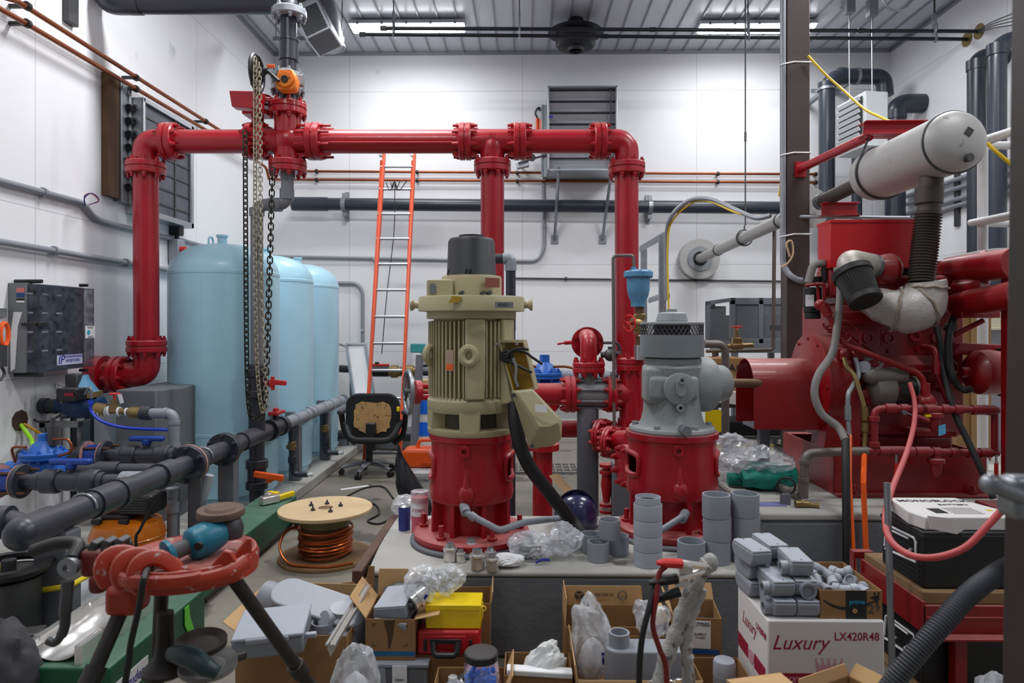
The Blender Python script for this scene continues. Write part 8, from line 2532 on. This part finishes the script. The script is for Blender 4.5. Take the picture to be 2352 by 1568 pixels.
solo(rest(crumple((q.x-.01,q.y+.03,.46),(.12,.11,.11),77,4,.5),.4285),'clear_poly_bag',CLEAR,'clear shiny plastic bag lying over the left of the yellow box','bag',ang=30)
c3=carton(.2,.2,.36,(-.245,3.13,0),2,'tall brown carton standing behind the red tool case against the plinth',flaps=(('r',.05,8),))
c4=carton(.27,.22,.24,(-.2,2.6,0),0,'small open carton with clear bags in front of the red tool case',flaps=(('r',.08,20),))
q=V(-.25,2.6,.2)
solo(rest(crumple(q,(.1,.12,.12),81,4,.5),.1),'clear_small_bag',CLEAR,'clear bag of small parts in the small open carton, left half','bag',ang=30)
q=V(-.15,2.63,.24)
solo(crumple(q,(.12,.14,.18),83,4,.5),'pink_tinted_bag',clear_mat('pinkish_film',(236,206,214),.45),'pinkish clear bag sticking out of small open carton','bag',ang=30)
solo(rest(MB().tube(smooth_path([(-.26,2.66,.19),(-.22,2.66,.22),(-.19,2.62,.2),(-.2,2.56,.17)],6),.022,12),.15),'black_handle_grip',BLACK,'black rubber grip lying in the small open carton','grip')
c6=carton(.26,.2,.175,(-.14,2.42,0),0,'low brown carton under the jar of blue caps',m=CARD)
MB().box2((-.13,-.1,.171),(.13,.1,.175)).build('lid',CARD,c6)
q=V(-.13+.02,2.42,.135)
jx,jy=P(1105,1500,2.42).x,2.42
t=thing('jar_of_caps','clear plastic jar of bright blue caps with black lid','jar',(jx,jy,.176))
MB().lathe([(.056,.0),(.06,.005),(.06,.22),(.052,.238),(.052,.245)],(jx,jy,.176),Z_,40).build('jar',clear_mat('jar_plastic',(225,232,240),.1,.06),t)
MB().lathe([(.058,.238),(.06,.24),(.06,.262),(.056,.266),(0,.267)],(jx,jy,.176),Z_,40).build('lid',BLACK,t)
random.seed(9)
b=MB()
for k in range(320):
 a=random.uniform(0,2*PI);rr=.05*math.sqrt(random.random());z=.186+.175*random.random()
 o=V(jx+rr*math.cos(a),jy+rr*math.sin(a),z)
 b.cyl(o,o+V(random.uniform(-1,1),random.uniform(-1,1),random.uniform(-1,1)).normalized()*.017,.0085,n=6)
o=b.build('blue_caps',BLUECAP,t);o['kind']='stuff'
jx2,jy2=P(1040,1530,2.4).x,2.4
t=thing('clear_bottle','small clear bottle with white label and blue cap left of the jar','bottle',(jx2,jy2,.176))
MB().lathe([(.03,.0),(.032,.004),(.032,.12),(.016,.16),(.016,.185)],(jx2,jy2,.176),Z_,28).build('bottle',CLEAR,t)
MB().lathe([(.0325,.02),(.0328,.09),(.0325,.091)],(jx2,jy2,.176),Z_,28).build('label',PAPER,t)
MB().cyl((jx2-.03,jy2-.03,.19),(jx2-.01,jy2-.034,.23),.008).build('blue_nozzle',BLUECAP,t)
c7=carton(.26,.19,.27,(.06,2.68,0),0,'low brown carton with white foam sheet and bag, right of the jar',m=CARD)
solo(MB().box((.065,2.6,.28),(.25,.05,.022),Matrix.Rotation(R(3),3,'Y')),'white_foam_strip',PAPER,'white foam strip lying across the front of the low brown carton','foam',bev=.005)
q=V(.08,2.66,.27)
t_=crumple(q,(.15,.1,.16),87,4,.4)
for v in t_.v:
 if v.z>.29:v.x+=(v.z-.29)*.5
solo(t_,'white_paper_bag',mat('translucent_white_film',(222,224,222),.5),'crumpled white film bag peaking out of the low brown carton','bag',ang=40)
c8=carton(.38,.23,.29,(.375,3.08,0),0,'wide brown carton with recycling print in front of the plinth',flaps=(('b',.09,3),('l',.12,-2),('r',.08,70)))
fy=.23/2-.006
text('15X10X10',.022,(0,fy-.001,.34),X_,Z_,STEELD,c8,bold=True)
for x in(-.11,.09):
 MB().torus((x,fy-.0,.338),Y_,.02,.002,20,4).build('printed_mark',STEELD,c8)
b=MB()
for k in range(3):
 a=R(90+120*k)
 b.prism([(-.008,-.004),(.004,-.004),(.004,-.009),(.012,0),(.004,.009),(.004,.004),(-.008,.004)],V(-.11+.012*math.cos(a),fy-.001,.338+.012*math.sin(a)),V(-math.sin(a),0,math.cos(a)),V(-math.cos(a),0,-math.sin(a)),.0006)
b.build('recycling_mark',STEELD,c8)
c9=carton(.46,.36,.3,(.43,2.68,0),0,'open brown carton in front holding a large grey conduit body',flaps=(('l',.05,10),('f',.1,165)))
MB().box2((-.225,-.17,.004),(.225,.17,.16)).build('packing',CARD,c9)
t=thing('print_bag','tall clear bag with dark blue printed square standing in open carton','bag',(.28,2.74,.16))
q=V(.28,2.74,.3)
t_=crumple(q,(.16,.13,.3),91,4,.45)
for v in t_.v:
 if v.z>.34:v.x-=(v.z-.34)*.25
rest(t_,.165).build('film',CLEAR,t,ang=30)
MB().box(q+V(.045,-.075,.0),(.032,.003,.045),Matrix.Rotation(R(-6),3,'Y')).build('blue_print',BLUEINK,t)
text('NPS',.02,q+V(.045,-.078,.006),X_,Z_,PAPER,t,bold=True);text('NFSS',.016,q+V(.045,-.078,-.04),X_,Z_,BLUEINK,t)
rest(crumple(q+V(0,0,-.05),(.1,.08,.16),93,3,.3),.17).build('contents',PAPER,t,ang=40)
cb=P(1475,1520,2.6)
t=thing('large_conduit_fitting','large grey rounded conduit fitting with upright hub in the open carton','fitting',(cb.x,2.66,.163))
bl=stadium(.32,.115)
MB().prism(bl,(cb.x+.02,2.64,.2),X_,Y_,.165).build('body',PVC40,t,bev=.008,seg=3)
MB().prism(stadium(.31,.105),(cb.x+.02,2.64,.163),X_,Y_,.04).build('base',PVC40,t)
hx=P(1425,1470,2.6).x
MB().ring((hx,2.64,.36),(hx,2.64,.415),.04,.032,32).cyl((hx,2.64,.36),(hx,2.64,.385),.033).build('hub',PVC40,t)
q=P(1340,1562,2.55)
ring_piece(.036,.06,'grey_ring','grey pipe ring at the bottom edge in front of the large conduit body',None,(q.x,2.56,.165))
q=P(1505,1455,2.72)
solo(rest(crumple((q.x+.0,q.y+.08,.36),(.12,.1,.14),95,4,.6),.3),'shiny_clear_bag',CLEAR,'shiny clear bag of fittings between big conduit body and labelled carton','bag',ang=30)
q=P(1575,1555,2.5)
t=thing('silver_bracket_set','bundle of shiny metal strut clamps in the open carton at the bottom','clamp',(q.x-.08,2.52,.165))
for k in range(3):
 MB().tube(fillet([(q.x-.14+.05*k,2.53,.17),(q.x-.14+.05*k,2.5+.01*k,.3),(q.x-.09+.05*k,2.5,.3),(q.x-.08+.05*k,2.52,.2)],.03,5),.012,8,flat=(1,.4)).build('clamp_strap',CHROME,t)
c12=carton(.25,.2,.19,(.73,2.98,0),0,'brown carton directly beneath the carton labelled 077005')
MB().box2((-.125,-.1,.186),(.125,.1,.19)).build('lid',CARD,c12)
c10=carton(.2,.2,.178,(.745,2.98,.191),-6,'brown carton with white label reading 077005 and blue band',flaps=(('b',.07,25),('l',.06,30)))
MB().box2((-.02,-.102,.05),(.055,-.1,.165)).build('label',PAPER,c10)
text('077005',.022,(.018,-.1025,.15),X_,Z_,INK,c10,bold=True)
text('SUPPLY',.015,(.012,-.1025,.108),X_,Z_,INK,c10,bold=True);text('PC SERIES',.009,(.012,-.1025,.094),X_,Z_,INK,c10)
MB().box2((-.1,-.102,.026),(.09,-.1,.046)).build('blue_band',mat('blue_band',(24,84,150),.5),c10)
MB().box2((-.1,-.095,.1),(.096,.095,.104)).build('dark_content',BLACK,c10)
c11=carton(.2,.28,.262,(.765,2.62,0),0,'open brown carton holding a grey pipe cap beside the white printed carton')
MB().box2((-.096,-.136,.004),(.096,.136,.15)).build('packing',CARD,c11)
q=P(1665,1520,2.62)
t=thing('round_pipe_stopper','light grey round pipe cap standing in the carton beside the white one','cap',(q.x,2.64,.155))
MB().lathe([(.04,0),(.042,.004),(.042,.1),(.038,.11),(0,.112)],(q.x,2.64,.2),Z_,36).build('cap',PVCL,t)
MB().cyl((q.x,2.64,.155),(q.x,2.64,.2),.036).build('stub',PVC40,t)
MB().lathe([(.0425,.05),(.0428,.053),(.0425,.056)],(q.x,2.64,.2),Z_,36).build('ridge',PVCL,t)
q=P(1632,1555,2.55)
solo(rest(MB().box((q.x,2.56,.2),(.05,.04,.06),Matrix.Rotation(R(25),3,'Z')),.155),'white_switch',PVCL,'small pale switch module beside the grey pipe cap','module',bev=.006)
D=2.18
wr=mat('white_cable_wrap',(176,174,170),.6,var=.3,scale=16,bump=.5,wear=(104,100,98),wear_at=.58)
t=thing('wrapped_cables','two thick white-wrapped cables rising from the cartons and joined at top','cable',(P(1560,1568,D).x,D,0))
pts=smooth_path([V(P(1500,1568,D).x,D,0.0),V(P(1505,1568,D).x,D,.25),P(1522,1540,D),P(1555,1450,D+.02),P(1582,1370,D+.02),P(1612,1312,D+.02),P(1630,1290,D+.02)],6)
b=MB().tube(pts,[.026+.004*math.sin(k*1.9)for k in range(len(pts))],14)
b.build('wrapped_cable',wr,t)
pts=smooth_path([V(P(1592,1568,D).x,D+.02,0.0),P(1582,1568,D+.02),P(1576,1480,D+.02),P(1585,1420,D+.02),P(1612,1350,D+.025)],6)
MB().tube(pts,[.02+.003*math.sin(k*2.3)for k in range(len(pts))],14).build('wrapped_cable',wr,t)
MB().ball(P(1631,1292,D+.02),.026,16,(1,1,1.2)).build('wrapped_end',wr,t)
t=thing('jumper_cables','jumper cable clamps, red above black, gripping the white-wrapped cables','cable',(P(1540,1300,D).x,D-.06,.1))
d=D-.05
def clamp(a,b_,c_,m_,nm):
 ax=(b_-a).normalized()
 MB().tube([a,a+(b_-a)*.3,b_],[.008,.017,.019],10,flat=(.8,1)).build(nm,m_,t)
 MB().tube([b_,b_+(c_-b_)*.9,c_],[.012,.01,.005],8,flat=(1,.9)).box(b_+(c_-b_)*.15-Z_*.018,(.04,.018,.02)).build('clamp_jaw',CHROME,t)
clamp(P(1508,1292,d),P(1566,1294,d),P(1626,1300,d+.03),REDH,'red_handle')
clamp(P(1490,1338,d),P(1556,1328,d),P(1618,1312,d+.03),RUBBER,'black_handle')
MB().tube([P(1500,1382,d),P(1530,1368,d),P(1562,1358,d)],[.008,.014,.016],10).build('black_handle',RUBBER,t)
MB().tube(smooth_path([P(1530,1300,d),P(1514,1318,d),P(1508,1370,d-.02),P(1500,1420,d-.03),P(1502,1450,d-.03),P(1515,1490,d),P(1530,1540,d+.02),V(P(1535,1560,d).x,d+.02,.32)],8),.0085,8).build('red_cable',mat('dark_red_cable',(128,22,26),.5),t)
MB().tube(smooth_path([P(1512,1335,d),P(1503,1350,d),P(1490,1400,d-.03),P(1474,1470,d-.05),P(1468,1568,d-.05),V(P(1466,1568,d).x,d-.05,.33)],8),.0095,8).build('black_cable',RUBBER,t)
c13=carton(.2,.22,.44,(.79,2.16,0),14,'tall brown carton with stamped top at the bottom edge',m=CARDL)
MB().box2((-.1,-.11,.436),(.1,.11,.44)).build('lid',CARDL,c13)
text('HANDYBOX',.03,(0,-.02,.4406),X_,Y_,STEELD,c13,bold=True)
MB().ring((0,0,0),(0,0,.0001),.001,.0005,6)
b=MB().tube([(-.08,-.045,.4408),(.08,-.045,.4408),(.08,.01,.4408),(-.08,.01,.4408)],.0015,4,closed=True);b.build('stamp_frame',STEELD,c13)
c14=carton(.24,.22,.4,(1.06,2.2,0),28,'open brown carton with shiny fittings at the bottom right edge',flaps=(('b',.04,14),('r',.05,40)),m=CARD)
MB().box2((-.116,-.106,.004),(.116,.106,.3)).build('packing',CARD,c14)
for k,(x,y)in enumerate(((1.03,2.18),(1.1,2.22))):
 c_=dup(con,(x,y,.306),(R(0),0,R(30*k)),('left' if k==0 else 'right')+' shiny fitting lying inside the bottom right open carton')
q=P(2120,1550,2.25)
solo(rest(crumple((q.x,q.y,.35),(.22,.16,.1),97,4,.5),.0),'clear_film_pile',CLEAR,'clear film and shiny fittings heaped below the corrugated hose','film',ang=30)
# sub-parts hang under the part they sit on
SUBS={'filter_end_cap':'air_filter','filter_collar':'air_filter','alternator_pulley':'alternator','starter_nose':'starter_body','starter_end':'starter_body','starter_solenoid':'starter_body','starter_badge':'starter_body','panel_lip':'control_panel','panel_screw':'control_panel','rubber_mount':'control_panel','wheel_spoke':'handwheel','gasket':'flange','lid_screw':'lid','blanket_seam':'heat_blanket','inner_stop':'tube_wall','metal_label':'upper_end_bell','chipped_paint':'upper_end_bell','lifting_stud':'upper_end_bell','sight_glass':'oil_boss','orange_sticker':'nameplate','cap_clip':'cap','hand_hole':'skirt','housing_bolt':'flywheel_housing','spool_bolt':'top_disc','grip_ribs':'case','emblem':'case','lid_rim':'case','torn_foam':'backrest','yellow_knob':'backrest','opening_rim':'barrel','port':'barrel','boss':'barrel','anchor_bolt':'base_flange','filter_label':'fuel_filter','cover_screw':'terminal_cover','paper_label':'terminal_cover','box_interior':'terminal_box','box_screw':'terminal_box','cable_gland':'terminal_box','oil_plug':'inspection_cover','valve_lever':'pipe_union','mount_bolt':'engine_mount','frame_screw':'skid_frame','trough_screw':'reflector_trough','plate_print':'instruction_plate','hub':'body','front_hub':'body','end_hub':'body','lug':'body','red_handle':'ball_valve','gear_ring':'gearbox','hinge_bolt':'enclosure','paint_smear':'enclosure','blue_dot':'note','plate_stripe':'nameplate','drain_plug':'drum','band':'drum','dark_patch':'drum','crest':'crest_patch','clip':'housing','contactor':'back_plate'}
bpy.context.view_layer.update()
def mid(o):
 return sum((Vector(c)for c in o.bound_box),V(0,0,0))/8
for root in[o for o in COL.objects if o.parent is None and 'category' in o]:
 kids=list(root.children)
 base=lambda o:o.name.split('.')[0]
 for k in kids:
  want=SUBS.get(base(k))
  hosts=[p for p in kids if base(p)==want and p is not k]
  if hosts:
   k.parent=min(hosts,key=lambda p:(mid(p)-mid(k)).length)
